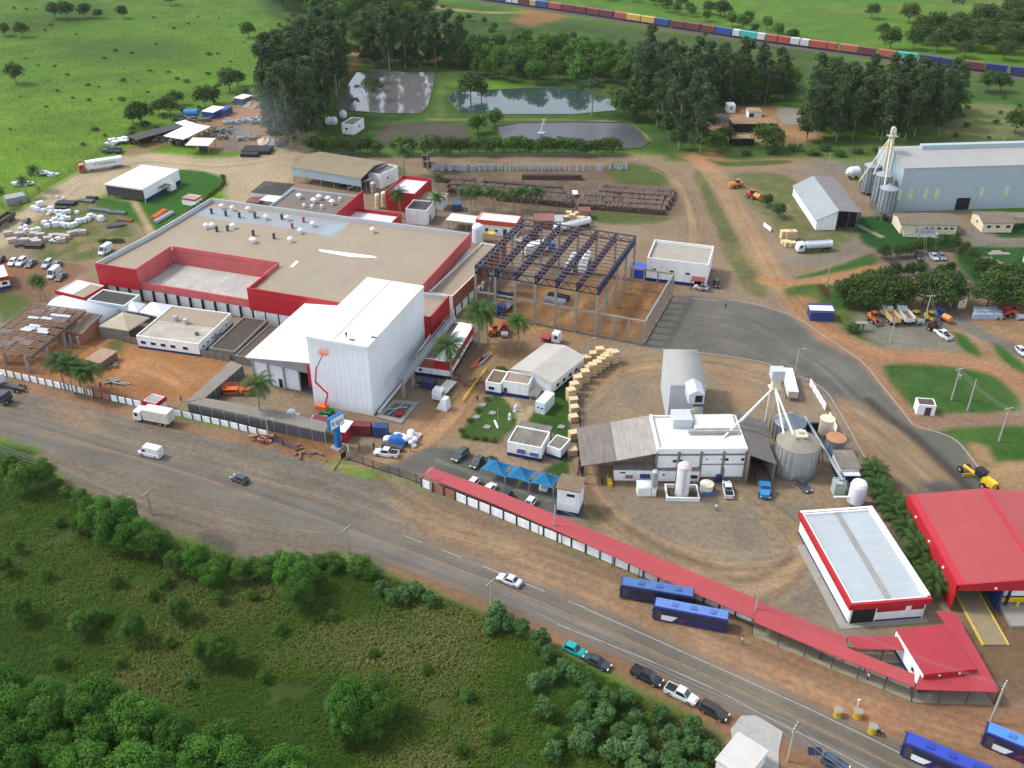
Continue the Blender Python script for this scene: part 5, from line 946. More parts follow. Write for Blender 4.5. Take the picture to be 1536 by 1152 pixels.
# ---------------------------------------------------------------- left group
rt=bldg('canteen_office','long white office with a row of front windows, blue base and patchy beige roof','office',(204,503),(297,516),(349,470),3.5,m_wall,mat('patchy_beige_roof',alb(222,212,196),.85,.16,.25,corr=(1,.6),streak=.2),par=.35,base=m_blue,baseh=.6,wins=[('f',t,1.3,1.5,1.)for t in(.1,.26,.42,.58,.78)]+[('r',t,1.5,.9,.7)for t in(.12,.25,.38,.62,.8)])
part(rt,'beige_half_roof',m_beige,lambda mb:mb.box(.3,rt['D']*.55,3.16,rt['L']-.3,rt['D']-.3,3.24))
for t,s in((.3,.6),(.5,.55)):MB().lathe(rt['L']*t,rt['D']*s,[(.55,3.2),(.55,4.1),(.7,4.1),(.6,4.5),(.1,4.6)],10).build('roof_vent',m_steel,rt)
MB().lathe(rt['L']*.82,rt['D']*.28,[(.4,3.2),(.4,3.6),(.6,3.65),(.1,3.9)],10).build('roof_vent',m_steeld,rt)
part(rt,'air_conditioner',m_steel,lambda mb:mb.cbox(rt['L']+.5,rt['D']*.5,.9,.9,1.6,1.6))
bldg('dark_roof_block','low block with a dark brown flat roof right of the canteen office','building',(313,522),(352,528),(402,480),2.6,m_conc,mat('dark_brown_roof',alb(98,88,78),.9,.15,.5),par=.25,parw=.5);bldg('dark_roof_block','narrower dark-roofed block squeezed against the lower white hall','building',(352,533),(375,537),(430,490),2.4,m_conc,mat('mottled_dark_roof',alb(112,100,84),.9,.2,.5),par=.2,parw=.4)
rt=bldg('fascia_office','flat building, roof half white and half beige, at the left end of the factory','building',(84,436),(126,446),(153,428),3.8,m_wall,m_beige,par=.35,fascia=m_red,fh=1.,fo=.3);part(rt,'white_half_roof',m_rp2,lambda mb:mb.box(.3,.3,3.46,rt['L']*.52,rt['D']-.3,3.5))
bldg('dark_roof_hall','pale green-walled building with a dark flat roof behind the tents','building',(130,450),(186,459),(209,442),4.2,mat('pale_green_wall',(.5,.56,.55),.8,.08),m_darkroof,par=.3,wins=[('f',.35,2.,.8,.6),('f',.65,2.,.8,.6)],parw=.4)
def tent(label,q,h,rise,m,open_=True):
    P=[W(*p,h)for p in q];o=sum(P,Vector())/4;o.z=0;rt=thing('tent',label,'tent',o);Q=[p-o for p in P];ap=Vector((0,0,h+rise))
    MB().add(Q+[ap]+[p-Vector((0,0,.35))for p in Q],[(0,1,4),(1,2,4),(2,3,4),(3,0,4),(0,5,6,1),(1,6,7,2),(2,7,8,3),(3,8,5,0)]).build('cover',m,rt)
    for c in Q:MB().tube((c.x*.97,c.y*.97,0),(c.x*.97,c.y*.97,h),.06,n=6).build('post',m_steel,rt)
    return rt,Q
m_tb=mat('beige_canvas',alb(222,208,180),.85,.06,.6);m_tw=mat('white_canvas',(.58,.6,.62),.85,.05,.6)
rt,Q=tent('large beige peaked tent with grey side sheets',[(148,489),(192,496),(224,476),(183,468)],3.2,2.0,m_tb);part(rt,'side_sheet',m_conc,lambda mb:mb.beam((Q[0].x,Q[0].y,1.3),(Q[1].x,Q[1].y,1.3),.08,2.6))
tent('small white peaked tent behind the beige tent',[(182,464),(206,468),(219,456),(196,452)],3,1.6,m_tw);tent('wider white peaked tent in front of the red factory bay',[(208,468),(246,476),(263,458),(226,453)],3,1.9,m_tw)
rt=bldg('vaulted_store','long pale grey vaulted store behind the brick house','store',(70,465),(150,485),(168,464),2.6,m_greyclad,mat('pale_grey_vault',(.42,.46,.48),.6,.06,.3,corr=(0,.6)),'vault',rise=1.9,over=.1)
rt=bldg('brick_house','unplastered brick house with half its terracotta roof laid','house',(73,492),(122,500),(146,478),3.2,m_brick,m_tile,'shed',rise=1.0,over=.5,doors=[('f',.5,1.,2.1)]);part(rt,'bare_rafters',m_woodd,lambda mb:[mb.beam((rt['L']*.7+i*.5,-.4,3.45),(rt['L']*.7+i*.5,rt['D'],4.5),.1)for i in range(6)]);part(rt,'old_sheet_roof',m_grayroof,lambda mb:mb.add([(rt['L']*.66,-.4,3.38),(rt['L']+.4,-.4,3.38),(rt['L']+.4,rt['D']+.3,4.48),(rt['L']*.66,rt['D']+.3,4.48)],[(0,1,2,3)]))
for t in(.35,.75,1.):part(rt,'pillar',m_conc2,lambda mb:mb.cbox(rt['L']*t,-1.6,0,.45,.45,3.1))
# timber/steel roof skeleton
A,rz,L,D=frame((-40,524),(46,536),(104,468),4.6);L2,D2=L,D;sk2=thing('roof_skeleton','half-built roof skeleton of rusty rafters and purlins on a few concrete columns','building frame',(A.x,A.y,0),rz)
part(sk2,'rafter',m_steeld,lambda mb:[(mb.beam((L*i/6,0,4.4),(L*i/6,D,5.4),.2,.4))for i in range(7)])
random.seed(4)
part(sk2,'purlin',m_woodd,lambda mb:[mb.beam((L*.02,D*j/34,4.65+j/34),(L*(.99 if j%5 else .8),D*j/34,4.65+j/34),.3,.16)for j in range(35)]);[part(sk2,'loose_sheet',mat('dull_brown_sheet',(.12,.085,.075),.8,.25,.5),lambda mb:mb.add([(x,y,4.8+y/D),(x+3.4,y,4.8+y/D),(x+3.4,y+2.0,4.86+(y+2)/D),(x,y+2.0,4.86+(y+2)/D)],[(0,1,2,3)]))for x,y in[(random.uniform(0,L-4),random.uniform(0,D-3))for _ in range(9)]];[part(sk2,'grey_sheet',m_steel,lambda mb:mb.add([(x,y,4.9+y/D),(x+3,y,4.9+y/D),(x+3,y+1,4.95+(y+1)/D),(x,y+1,4.95+(y+1)/D)],[(0,1,2,3)]))for x,y in[(random.uniform(0,L-4),random.uniform(D*.4,D-3))for _ in range(9)]]
for px in((45,559),(75,543),(100,521),(10,545)):p=loc_of(px,0,Vector((A.x,A.y,0)),rz);MB().cbox(p.x,p.y,0,.6,.6,4.5).build('column',m_conc2,sk2);
for x,y in((1,D*.5),(1,D-1),(L*.5,D-1),(L-1,D-1)):MB().cbox(x,y,0,.5,.5,4.8).build('column',m_conc2,sk2)
bldg('tile_shed','small low shed with faded pink tiles among the rubble of the orange yard','shed',(128,540),(150,545),(166,526),2.0,m_woodd,mat('faded_tiles',alb(206,172,150),.9,.15,.8,corr=(0,.4)),'slab',over=.2)
rt=bldg('gate_hut','small gate hut with a grey roof and a red fascia on the street wall','hut',(214,601),(233,606),(243,594),2.8,m_wall,mat('grey_hut_roof',alb(196,196,192),.7,.06),par=.15,fascia=m_red,fh=.9,fo=.25)
rt=bldg('red_white_office','white building with a red fascia and blue base cut by the left edge','building',(-40,425),(12,414),(0,398),3.6,m_wall,m_rp2,par=.2,fascia=m_red,fh=1.,fo=.2,base=m_blue,wins=[('f',t,1.3,1.4,1.)for t in(.3,.6,.85)])
rt=bldg('sports_hall','white-roofed open-fronted hall with dark netting on the front and a blue base on the lawn','hall',(158,276),(214,284),(260,254),4.6,None,mat('ivory_roof',(.56,.54,.5),.7,.05,.2,corr=(0,.6)),'slab',over=.2,open_=m_steeld,posts=6);L_,D_=rt['L'],rt['D']
part(rt,'netting',mat('dark_netting',(.055,.05,.05),.9,.2,1.5),lambda mb:mb.box(0,0,.9,L_,.08,4.5));part(rt,'side_wall',m_wall,lambda mb:(mb.box(L_-.1,.1,0,L_+.1,D_,4.58),mb.box(0,D_-.2,0,L_-.1,D_,4.5)));part(rt,'blue_base',m_blue,lambda mb:mb.box(L_+.1,.1,0,L_+.16,D_,1.2));part(rt,'lean_to',m_grayroof,lambda mb:mb.box(L_+.16,D_*.38,2.6,L_+2.4,D_*.58,2.75));part(rt,'kiosk_wall',m_wall,lambda mb:mb.box(L_+.16,D_*.6,0,L_+1.8,D_*.75,2.3));part(rt,'front_beam',m_white,lambda mb:mb.box(-.2,-.25,4.3,L_+.2,-.2,4.6))
bldg('striped_hut','tiny white hut with a red band and tan roof on the lawn edge','hut',(272,297),(292,300),(297,293),2.2,m_wall,mat('tan_hut_roof',alb(205,185,160),.8,.08),par=.1,fascia=mat('red_band',(.35,.05,.05),.6,.1),fh=.45,fo=.1)
rt=bldg('pale_shed','shed with a big white monopitch roof in the scrap yard','shed',(247,204),(275,209),(299,190),3.4,None,m_rp2,'shed',rise=.6,open_=m_steeld,posts=4,over=.3);[part(rt,'stored_goods',m_steeld,lambda mb:mb.cbox(1.5+i*1.3,2+(i%3)*2,0,1.2,1.4,1.2+(i%2)*.6))for i in range(4)]
rt=bldg('pale_shed','smaller pale open shed on posts in front of the scrap yard','shed',(279,218),(312,219),(317,209),3.2,None,mat('ivory_sheet',(.5,.48,.42),.7,.06),'shed',rise=.3,open_=m_conc2,posts=3,over=.3);part(rt,'counter',m_steeld,lambda mb:mb.cbox(rt['L']*.6,rt['D']*.5,0,3,1.5,1.8))
rt=bldg('long_lean_to','long dark lean-to against the pasture fence, scrap stored under it','shed',(192,205),(206,210),(262,176),3.0,None,mat('dark_sheet_roof',(.05,.05,.05),.8,.2,.4),'slab',open_=m_woodd,posts=3,over=.2);part(rt,'back_wall',m_steeld,lambda mb:mb.box(0,0,0,.15,rt['D'],2.6));part(rt,'pale_end_roof',m_rp2,lambda mb:mb.box(-.4,rt['D']*.82,3.22,rt['L']+.3,rt['D'],3.3))
bldg('blue_shack','little blue shack with a pale roof by the pasture trees','shack',(303,167),(320,169),(327,160),2.6,mat('blue_shack_paint',(.03,.07,.25),.7,.2),m_rp2,'slab',over=.2);bldg('blue_shack','second blue shack, with a dark blue roof, right of the first','shack',(326,165),(337,166),(339,159),2.4,MATS['blue_shack_paint'],MATS['blue_shack_paint'],'slab',over=.2);bldg('blue_shack','lone blue cabin with a white roof on the earth heap','cabin',(351,147),(364,149),(367,142),2.6,MATS['blue_shack_paint'],m_rp2,'slab',over=.15)
p=W(288,176);tq=thing('blue_tank','light blue horizontal tank behind the scrap yard','tank',p);part(tq,'tank',m_skyblue,lambda mb:mb.tube((-2.8,0,1.8),(2.8,0,1.8),1.5,n=16));part(tq,'support',m_steeld,lambda mb:[mb.cbox(x,0,0,.4,2,.6)for x in(-2,2)])
bldg('white_pump_house','small white cube house with one window above the pond corner','pump house',(512,185),(530,187),(536,176),4.0,m_wall,m_grayroof,par=.3,wins=[('f',.4,1.6,1.1,1.),('r',.5,1.6,1,1)])
for u,v in((494,187),(501,187),(515,177)):p=W(u,v);t=thing('water_tank',{494:'left of two white globe tanks beside the cube pump house',501:'right of two white globe tanks beside the cube pump house',515:'small white cap tank on the far side of the pump house'}[u],'tank',p);part(t,'shell',m_tarpw,lambda mb:mb.lathe(0,0,[(1,0),(1.5,.6),(1.6,1.8),(1.2,2.8),(.3,3.2)],14));part(t,'lid',m_steel,lambda mb:mb.lathe(0,0,[(.4,3.1),(.4,3.35),(.1,3.4)],10))
rt=bldg('blue_stall','blue stall with a pale roof panel beside the asphalt bend','stall',(1217,468),(1252,469),(1250,458),2.6,mat('blue_stall_paint',(.02,.045,.17),.6,.12),m_rp2,'slab',over=.05);part(rt,'blue_roof_edge',MATS['blue_stall_paint'],lambda mb:(mb.box(-.3,-.3,2.78,rt['L']+.3,.4,2.95),mb.box(-.3,rt['D']-.6,2.78,rt['L']+.3,rt['D']+.3,2.95)))
bldg('meter_house','little white and blue meter house on the oval lawn','hut',(1378,607),(1405,609),(1401,598),2.6,m_wall,mat('dark_tile_roof',alb(116,100,92),.9,.2),par=.05,doors=[('f',.6,1.3,2.)]);bldg('ochre_lodge','small ochre gate lodge with a flat roof between the mango trees','lodge',(1432,444),(1453,444),(1450,436),3.6,m_cream,mat('ochre_roof',alb(200,180,146),.8,.08),'slab',over=.25,doors=[('f',.2,1.6,2.4)],wins=[('f',.75,1.6,.6,.6)])
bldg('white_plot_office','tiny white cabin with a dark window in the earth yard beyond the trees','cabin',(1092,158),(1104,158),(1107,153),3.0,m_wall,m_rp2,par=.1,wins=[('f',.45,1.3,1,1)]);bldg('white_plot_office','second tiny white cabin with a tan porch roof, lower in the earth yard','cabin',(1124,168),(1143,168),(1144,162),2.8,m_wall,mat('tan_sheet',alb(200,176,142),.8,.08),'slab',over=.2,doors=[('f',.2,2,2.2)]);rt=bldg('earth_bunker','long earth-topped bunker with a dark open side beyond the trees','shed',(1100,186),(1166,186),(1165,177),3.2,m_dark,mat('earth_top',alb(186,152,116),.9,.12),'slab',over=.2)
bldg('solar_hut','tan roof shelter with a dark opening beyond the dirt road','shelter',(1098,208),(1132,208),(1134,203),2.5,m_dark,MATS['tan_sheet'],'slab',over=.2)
# house and patio at the bottom edge
A=W(1130,1112,3.0);rt=bldg('corner_house','white sheet-roofed house at the bottom edge beside a pale broken slab','house',(1075,1140),(1118,1168),(1136,1118),2.8,m_wall,mat('white_old_sheet',alb(238,234,226,1.9),.8,.08,.4,corr=(1,.6)),'slab',over=.2)
part(thing('concrete_patio','pale broken concrete slab behind the corner house','slab',W(1130,1100)),'slab',mat('crazed_concrete',alb(212,210,202),.9,.14,.7,bump=.4),lambda mb:mb.prism([(W(*p)-W(1130,1100)).xy for p in((1096,1094),(1112,1074),(1135,1074),(1174,1098),(1168,1128),(1168,1165),(1105,1160))],.002,.12))
m_solar=mat('solar_cell',(.02,.03,.06),.2,.15)
p=W(1217,1150);sp=thing('solar_lamp','pole with two tilted solar panels beside the lower road edge','solar lamp',p);part(sp,'pole',m_steel,lambda mb:mb.tube((0,0,0),(0,0,3.2),.08,n=8));
for i in range(2):part(sp,'solar_panel',m_solar,lambda mb:mb.add([(-1.0+i*1.02,-.5,3.1),(-.02+i*1.02,-.5,3.1),(-.02+i*1.02,.5,3.6),(-1.+i*1.02,.5,3.6)],[(0,1,2,3)]))
# ---------------------------------------------------------------- tall sign
p=W(508,671);sg=thing('pylon_sign','tall blue pylon sign with a white and blue name panel at the entrance','sign',p,R(52));m_sb=mat('sign_blue',(.008,.12,.3),.5,.06)
part(sg,'pylon',m_sb,lambda mb:mb.box(-.6,-.45,0,.6,.45,5.3));part(sg,'base',m_conc2,lambda mb:mb.box(-1.3,-1.2,0,1.3,1.2,.35));part(sg,'sign_box',m_sb,lambda mb:mb.box(-1.95,-.45,5.2,1.95,.45,8.0));part(sg,'name_panel',mat('sign_white',(.62,.72,.8),.5,.03),lambda mb:mb.box(-1.8,-.48,5.4,1.8,-.45,7.8));letters('frigo',1.7,mat('sign_navy',(.01,.07,.22),.5,.05),sg,(0,-.51,6.6),(R(90),0,0))
# ---------------------------------------------------------------- poles and cables
m_pole=mat('concrete_pole',alb(178,172,160,1.4),.9,.12)
PT={}
def pole(key,base,h,label,lamp=False,bar=True,yaw=0.,lean=0.,group=None):
    p=W(*base);rt=thing('utility_pole',label,'pole',p,yaw,group);tp=Vector((lean,0,h))
    MB().tube((0,0,0),tp,.2,.12,8).build('shaft',m_pole,rt)
    if bar:
        ca=part(rt,'crossarm',m_woodd,lambda mb:mb.beam(tp+Vector((-1.1,0,-.3)),tp+Vector((1.1,0,-.3)),.14))
        for x in(-1,-.4,.4,1):part(ca,'insulator',m_white,lambda mb:mb.lathe(tp.x+x,0,[(.07,h-.25),(.09,h-.1),(.03,h)],6))
    if lamp:part(rt,'lamp_head',m_steel,lambda mb:(mb.beam(tp,tp+Vector((1.2,0,.15)),.08),mb.cbox(tp.x+1.3,0,h+.08,.7,.3,.12)))
    PT[key]=p+Vector((math.cos(yaw)*lean,math.sin(yaw)*lean,h-.1));return rt
pole('a',(228,771),5.2,'roadside pole rising from the bushes at the wide gravel shoulder',yaw=R(70));pole('b',(524,830),6.0,'roadside pole with a crossarm above the grassy corner by the highway',yaw=R(60));pole('c',(737,913),6.2,'thin roadside pole near the white saloon on the highway',yaw=R(55));pole('d',(1181,1142),7.5,'tall pole at the lower road edge beside the corner house',yaw=R(55))
pole('e',(831,806),7.5,'pole at the street wall left of the guard tower',yaw=R(60),bar=False);pole('f',(1130,935),7.5,'pole where the street wall meets the wide red walkway',yaw=R(60),bar=False);pole('g',(1485,1084),8.0,'leaning pole at the tip of the red walkway',yaw=R(50),lean=.3);pole('h',(131,593),7.6,'pole beside the palms at the left street wall',yaw=R(75));pole('i',(403,656),4.6,'short lamp pole at the brick pile',lamp=True,bar=False);pole('j',(646,737),5.2,'pole at the beginning of the red wall canopy',yaw=R(60))
pole('k',(1427,600),8.2,'left pole of three on the oval lawn, carrying a transformer',yaw=R(20));part(bpy.data.objects['utility_pole.010'],'transformer',m_steel,lambda mb:mb.lathe(.5,0,[(.35,5.4),(.4,5.6),(.4,6.4),(.2,6.6)],10))
pole('l',(1451,616),8.0,'middle bare pole of the oval lawn',bar=False);pole('m',(1498,662),8.4,'pole at the muddy strip right of the oval lawn',yaw=R(20));pole('n',(1385,488),8.5,'pole standing among the parked tippers',bar=True);pole('o',(1335,514),7.5,'dark-footed pole on the grass left of the gravel lot',bar=False);pole('p',(1192,563),7.0,'lamp pole on the inside kerb of the asphalt bend',lamp=True,bar=False);pole('q',(1240,430),6.5,'pole on the triangular lawn by the red planting bed',bar=False);pole('r',(1378,357),8,'pole in front of the cream warehouse office',yaw=R(10));pole('s',(1243,248),4.5,'pale post on the verge beyond the dirt road',bar=False);pole('t',(1503,222),5,'far pole behind the grain warehouse',bar=False);pole('u',(882,542),6.2,'floodlight pole beside the wooden crates',lamp=True,bar=False);pole('v',(1356,448),6,'lamp pole between the two mango clumps',lamp=True,bar=False);pole('w',(1480,412),6.5,'thin pole on the lawn next to the white water tower',bar=False);pole('x',(1195,226),5.2,'pale pole on the far verge left of the elevator',bar=False)
m_cable=mat('cable',alb(150,146,142),.7,.05)
def cable(ka,kb,label,n=3,sag=1.2,r=.05,sp=.7):
    a=PT[ka]if isinstance(ka,str)else ka;b=PT[kb]if isinstance(kb,str)else kb;d=(b-a);pr=Vector((-d.y,d.x,0)).normalized();mb=MB()
    for k in range(n):
        off=pr*(k-(n-1)/2)*sp;P=[a+d*t+off-Vector((0,0,sag*4*t*(1-t)+.2))for t in[i/10 for i in range(11)]]
        for p,q in zip(P,P[1:]):mb.tube(p,q,r,n=4,caps=False)
    mb.build('power_cable',m_cable,label=label,cat='cable')
cable(W(-160,612,6),'a','bundle of power cables over the highway left of the bush pole');cable('a','b','bundle of power cables sagging over the wide gravel shoulder');cable('b','c','power cables over the highway edge between the two lower poles');cable('c','d','long power cables over the highway above the parked cars');cable('d',W(1500,1290,7),'power cables leaving the bottom of the view');cable('e','f','two cables along the red wall canopy',2,1.,.03,.3);cable('f','g','cables crossing above the red walkway roofs',2,1.,.035,.4);cable('h',W(-100,540,7),'cables along the left street wall',2,.6,.03);cable('h','i','long cables from the palm pole to the short lamp pole',2,1.5,.03,.4);cable('k','m','cables over the oval lawn',3,.8,.03,.5);cable('n','k','cables from the tipper lot to the oval lawn',2,1.,.03,.5);cable('r','n','cables from the warehouse office over the mango trees',2,1.2,.03,.5)
# ---------------------------------------------------------------- railway and container train
TL=[W(u,v)for u,v in((600,-18),(700,-3),(760,5.7),(843,17),(921,29),(1006,42),(1098,56),(1150,64),(1253,78),(1374,94.5),(1439,104),(1510,112.5),(1640,130))]
mb=MB();mr=MB()
for a,b in zip(TL,TL[1:]):
    d=(b-a).normalized();n=Vector((-d.y,d.x,0));mb.add([a+n*3+Vector((0,0,.3)),a-n*3+Vector((0,0,.3)),b-n*3+Vector((0,0,.3)),b+n*3+Vector((0,0,.3)),a+n*6,a-n*6,b-n*6,b+n*6],[(0,1,2,3),(4,0,3,7),(1,5,6,2)])
    for s in(-.8,.8):mr.beam(a+n*s+Vector((0,0,.42)),b+n*s+Vector((0,0,.42)),.12,.2)
mb.build('railway_bed',mat('ballast',alb(112,104,100),.95,.2,1.),kind='structure');mr.build('railway_track',m_steeld,kind='structure')
m_cont=paint_mat('container_paint',.6,.05)
def rail_at(u):
    us=[600,700,760,843,921,1006,1098,1150,1253,1374,1439,1510,1640]
    for i in range(len(us)-1):
        if u<=us[i+1]:return TL[i].lerp(TL[i+1],(u-us[i])/(us[i+1]-us[i]))
    return TL[-1]
def container_mesh(Lc,w=2.5,h=2.9):
    mb=MB();n=max(6,int(Lc/.9));mb.box(-Lc/2,-w/2,0,Lc/2,w/2,h)
    for i in range(n+1):
        x=-Lc/2+(Lc-.2)*i/n
        for s in(-1,1):mb.box(x,s*w/2 if s>0 else-w/2-.05,.1,x+.2,w/2+.05 if s>0 else-w/2,h-.05)
    return mb
CC=dict(mar=(.13,.03,.035),red=(.34,.07,.05),ora=(.34,.1,.05),yel=(.46,.31,.06),blu=(.02,.06,.22),nav=(.015,.028,.11),whi=(.5,.52,.52),tea=(.05,.36,.3),tan=(.4,.3,.15))
CN=dict(mar='maroon',red='red',ora='rusty orange',yel='yellow',blu='blue',nav='navy',whi='white',tea='turquoise',tan='tan')
tr=[(688,712,'blu'),(713,737,'blu'),(737,758,'blu'),(760,769,'whi'),(770,779,'whi'),(780,795,'mar'),(796,805.5,'tan'),(806,823,'blu'),(824,843,'red'),(844,861.5,'mar'),(862,880,'mar'),(881.5,900.5,'mar'),(901,920,'mar'),(922,940,'red'),(940.5,962,'yel'),(963,983,'yel'),(983.5,1004,'blu'),(1006.5,1028,'mar'),(1028.5,1050.5,'mar'),(1052.5,1073.5,'mar'),(1074,1098,'blu'),(1099,1110,'whi'),(1110.5,1135,'tea'),(1135.5,1147.5,'whi'),(1149,1166.5,'red'),(1167,1185,'red'),(1185.5,1199.5,'whi'),(1201,1214,'whi'),(1214.5,1240,'red'),(1240.5,1255,'red'),(1258.5,1287,'ora'),(1288.5,1313,'mar'),(1317,1344,'ora'),(1344.5,1374,'tea'),(1378,1409,'nav'),(1409.5,1439.5,'nav'),(1444,1475.5,'mar'),(1476,1509.5,'nav'),(1513.5,1545,'nav'),(1545.5,1578,'nav'),(1582,1614,'mar')]
from collections import Counter
cnt=Counter(c for _,_,c in tr)
prevn={}
for i,(u0,u1,c)in enumerate(tr):
    a,b=rail_at(u0),rail_at(u1);d=b-a;Lc=d.length-.3;m_=(a+b)/2;yaw=math.atan2(d.y,d.x)
    o=container_mesh(Lc).build('freight_container',m_cont,cat=None);o.location=m_+Vector((0,0,1.35));o.rotation_euler.z=yaw;o.color=(*CC[c],1)
    lc=CN.get(tr[i-1][2])if i else None;rc=CN.get(tr[i+1][2])if i<len(tr)-1 else None
    tag(o,'%s container between %s on the far train'%(CN[c],('two %s ones'%lc if lc==rc else '%s and %s ones'%(lc,rc))if lc and rc else 'the view edge and its neighbour'),'container','freight containers on the far train')
seen=Counter(o.get('label')for o in bpy.data.objects if o.name.startswith('freight_container'))
k=Counter();ORD=['first','second','third','fourth','fifth','sixth']
for o in sorted([o for o in bpy.data.objects if o.name.startswith('freight_container')],key=lambda o:o.location.x):
    l=o['label']
    if seen[l]>1:o['label']=l+', %s from the left'%ORD[k[l]];k[l]+=1
wz=[(760,800),(801,843),(844,880),(881,921),(922,962),(963,1004),(1006,1051),(1052,1098),(1099,1148),(1149,1200),(1201,1255),(1258,1313),(1317,1374),(1378,1440),(1444,1510),(1513,1578),(1582,1640),(713,758),(668,712)]
for i,(u0,u1)in enumerate(wz):
    a,b=rail_at(u0),rail_at(u1);d=b-a;Lw=d.length-1.0;rt=thing('flat_wagon','dark flat wagon of the far train under the freight containers','wagon',(a+b)/2,math.atan2(d.y,d.x),'flat wagons of the far train')
    MB().box(-Lw/2,-1.3,1.0,Lw/2,1.3,1.33).build('deck',m_steeld,rt)
    for s in(-1,1):part(rt,'bogie',m_steeld,lambda mb:(mb.cbox(s*Lw*.36,0,.55,2.6,1.8,.45),[mb.tube((s*Lw*.36+x,-.9,.85),(s*Lw*.36+x,.9,.85),.42,n=10)for x in(-.9,.9)]))

# ---------------------------------------------------------------- vehicles
def painted(o):o['painted']=1;return o
def wheel_(parent,x,y,r=.33,w=.22):
    o=MB().tube((x,y-w/2,r),(x,y+w/2,r),r,n=14,m=0).build('wheel',m_tyre,parent);MB().tube((x,y-w/2-.012,r),(x,y+w/2+.012,r),r*.6,n=10).build('rim',m_rim,o)
    return o
HIDE=Vector((0,0,-500))
def make_car(kind):
    """kinds: sedan, hatch, suv, pickup, van; front towards +x"""
    L,Wd,H,belt,wb=dict(sedan=(4.5,1.76,1.45,.92,2.65),hatch=(3.9,1.7,1.5,.93,2.5),suv=(4.5,1.85,1.72,1.08,2.7),pickup=(5.2,1.85,1.78,1.05,3.1),van=(5.2,2.0,2.4,1.15,3.2))[kind]
    rt=thing(kind+'_car' if kind!='van' else 'delivery_van','','');h=Wd/2;hood=dict(sedan=.86,hatch=.9,suv=1.02,pickup=1.02,van=1.15)[kind]
    ring=lambda w,zb,zt:[(-w*.94,zb),(-w,zb+.18),(-w*.985,zt-.14),(-w*.88,zt),(w*.88,zt),(w*.985,zt-.14),(w,zb+.18),(w*.94,zb)]
    x0,x1=-L/2,L/2
    secs=[(x0,ring(h*.88,.38,belt-.1)),(x0+.18,ring(h*.97,.25,belt)),(x0+L*.3,ring(h,.22,belt)),(x0+L*.62,ring(h,.22,belt)),(x1-L*.18,ring(h*.98,.22,hood)),(x1-.25,ring(h*.93,.25,hood-.12)),(x1,ring(h*.8,.36,hood-.32))]
    mb=MB().loft(secs)
    c=dict(sedan=(x0+.75,x0+1.35,x1-2.05,x1-1.25),hatch=(x0+.12,x0+.55,x1-1.85,x1-1.05),suv=(x0+.1,x0+.4,x1-2.0,x1-1.25),pickup=(x0+1.75,x0+1.95,x1-2.0,x1-1.3),van=(x0+.05,x0+.15,x1-1.35,x1-.6))[kind]
    wb_,wt=h*.9,h*(.72 if kind!='van' else .84);zb,zt=belt-.02,H
    B=[(c[0],-wb_,zb),(c[3],-wb_,zb),(c[3],wb_,zb),(c[0],wb_,zb),(c[1],-wt,zt),(c[2],-wt,zt),(c[2],wt,zt),(c[1],wt,zt)]
    mb.add(B,[(0,1,5,4),(1,2,6,5),(2,3,7,6),(3,0,4,7),(4,5,6,7)])
    if kind=='pickup':mb.box(x0+.05,-h*.98,belt-.1,x0+1.7,-h*.86,belt+.12);mb.box(x0+.05,h*.86,belt-.1,x0+1.7,h*.98,belt+.12);mb.box(x0+.02,-h*.9,belt-.1,x0+.12,h*.9,belt+.1)
    painted(mb.build('body',m_paint,rt))
    def pane(name,i,j,k,l,a0,a1,b0,b1,out):
        P=[Vector(B[q])for q in(i,j,k,l)];f=lambda a,b:(P[0].lerp(P[1],a)).lerp(P[3].lerp(P[2],a),b)+Vector(out)
        MB().quad(f(a0,b0),f(a1,b0),f(a1,b1),f(a0,b1)).build(name,m_glass,rt)
    pane('windscreen',1,2,6,5,.07,.93,.1,.93,(.03,0,.01));
    if kind!='van':pane('rear_window',3,0,4,7,.08,.92,.12,.9,(-.03,0,.01));pane('side_window',0,1,5,4,.08,.93,.12,.88,(0,-.03,.005));pane('side_window',2,3,7,6,.07,.92,.12,.88,(0,.03,.005))
    else:pane('side_window',0,1,5,4,.74,.93,.1,.55,(0,-.03,.005));pane('side_window',2,3,7,6,.07,.26,.1,.55,(0,.03,.005))
    for x in(-wb/2,wb/2):
        for s in(-1,1):wheel_(rt,x,s*(h-.12),.33 if kind in('sedan','hatch')else .38)
    for s in(-1,1):MB().box(x1-.16,s*h*.62-.17,hood-.34,x1+.01,s*h*.62+.17,hood-.18).build('headlight',m_light,rt);MB().box(x0-.015,s*h*.7-.12,belt-.32,x0+.1,s*h*.7+.12,belt-.12).build('tail_light',m_tail,rt)
    if kind=='pickup':MB().box(x0+.13,-h*.85,belt-.02,x0+1.68,h*.85,belt+.03).build('load_bed',m_black,rt)
    rt.location=HIDE;return rt
CAR={k:make_car(k)for k in('sedan','hatch','suv','pickup','van')}
USED=set()
def place(proto,rear,front,label,color,cat='car',group=None,off=0.):
    a,b=W(*rear),W(*front);d=b-a;m_=(a+b)/2;rz=math.atan2(d.y,d.x);m_=m_+Vector((math.cos(rz),math.sin(rz),0))*off
    if proto.name not in USED:
        USED.add(proto.name);o=proto;o.location=m_;o.rotation_euler.z=rz
        if color:
            for ch in kids(o):
                if ch.get('painted'):ch.color=(*color,1)
    else:o=copy_tree(proto,m_,rz,color=color)
    return tag(o,label,cat,group)
WHT,SIL,BLK,GRY,DGR,TEAL,BLUc=(.62,.63,.64),(.36,.38,.4),(.012,.013,.016),(.09,.1,.11),(.03,.04,.045),(.0,.3,.3),(.03,.06,.12)
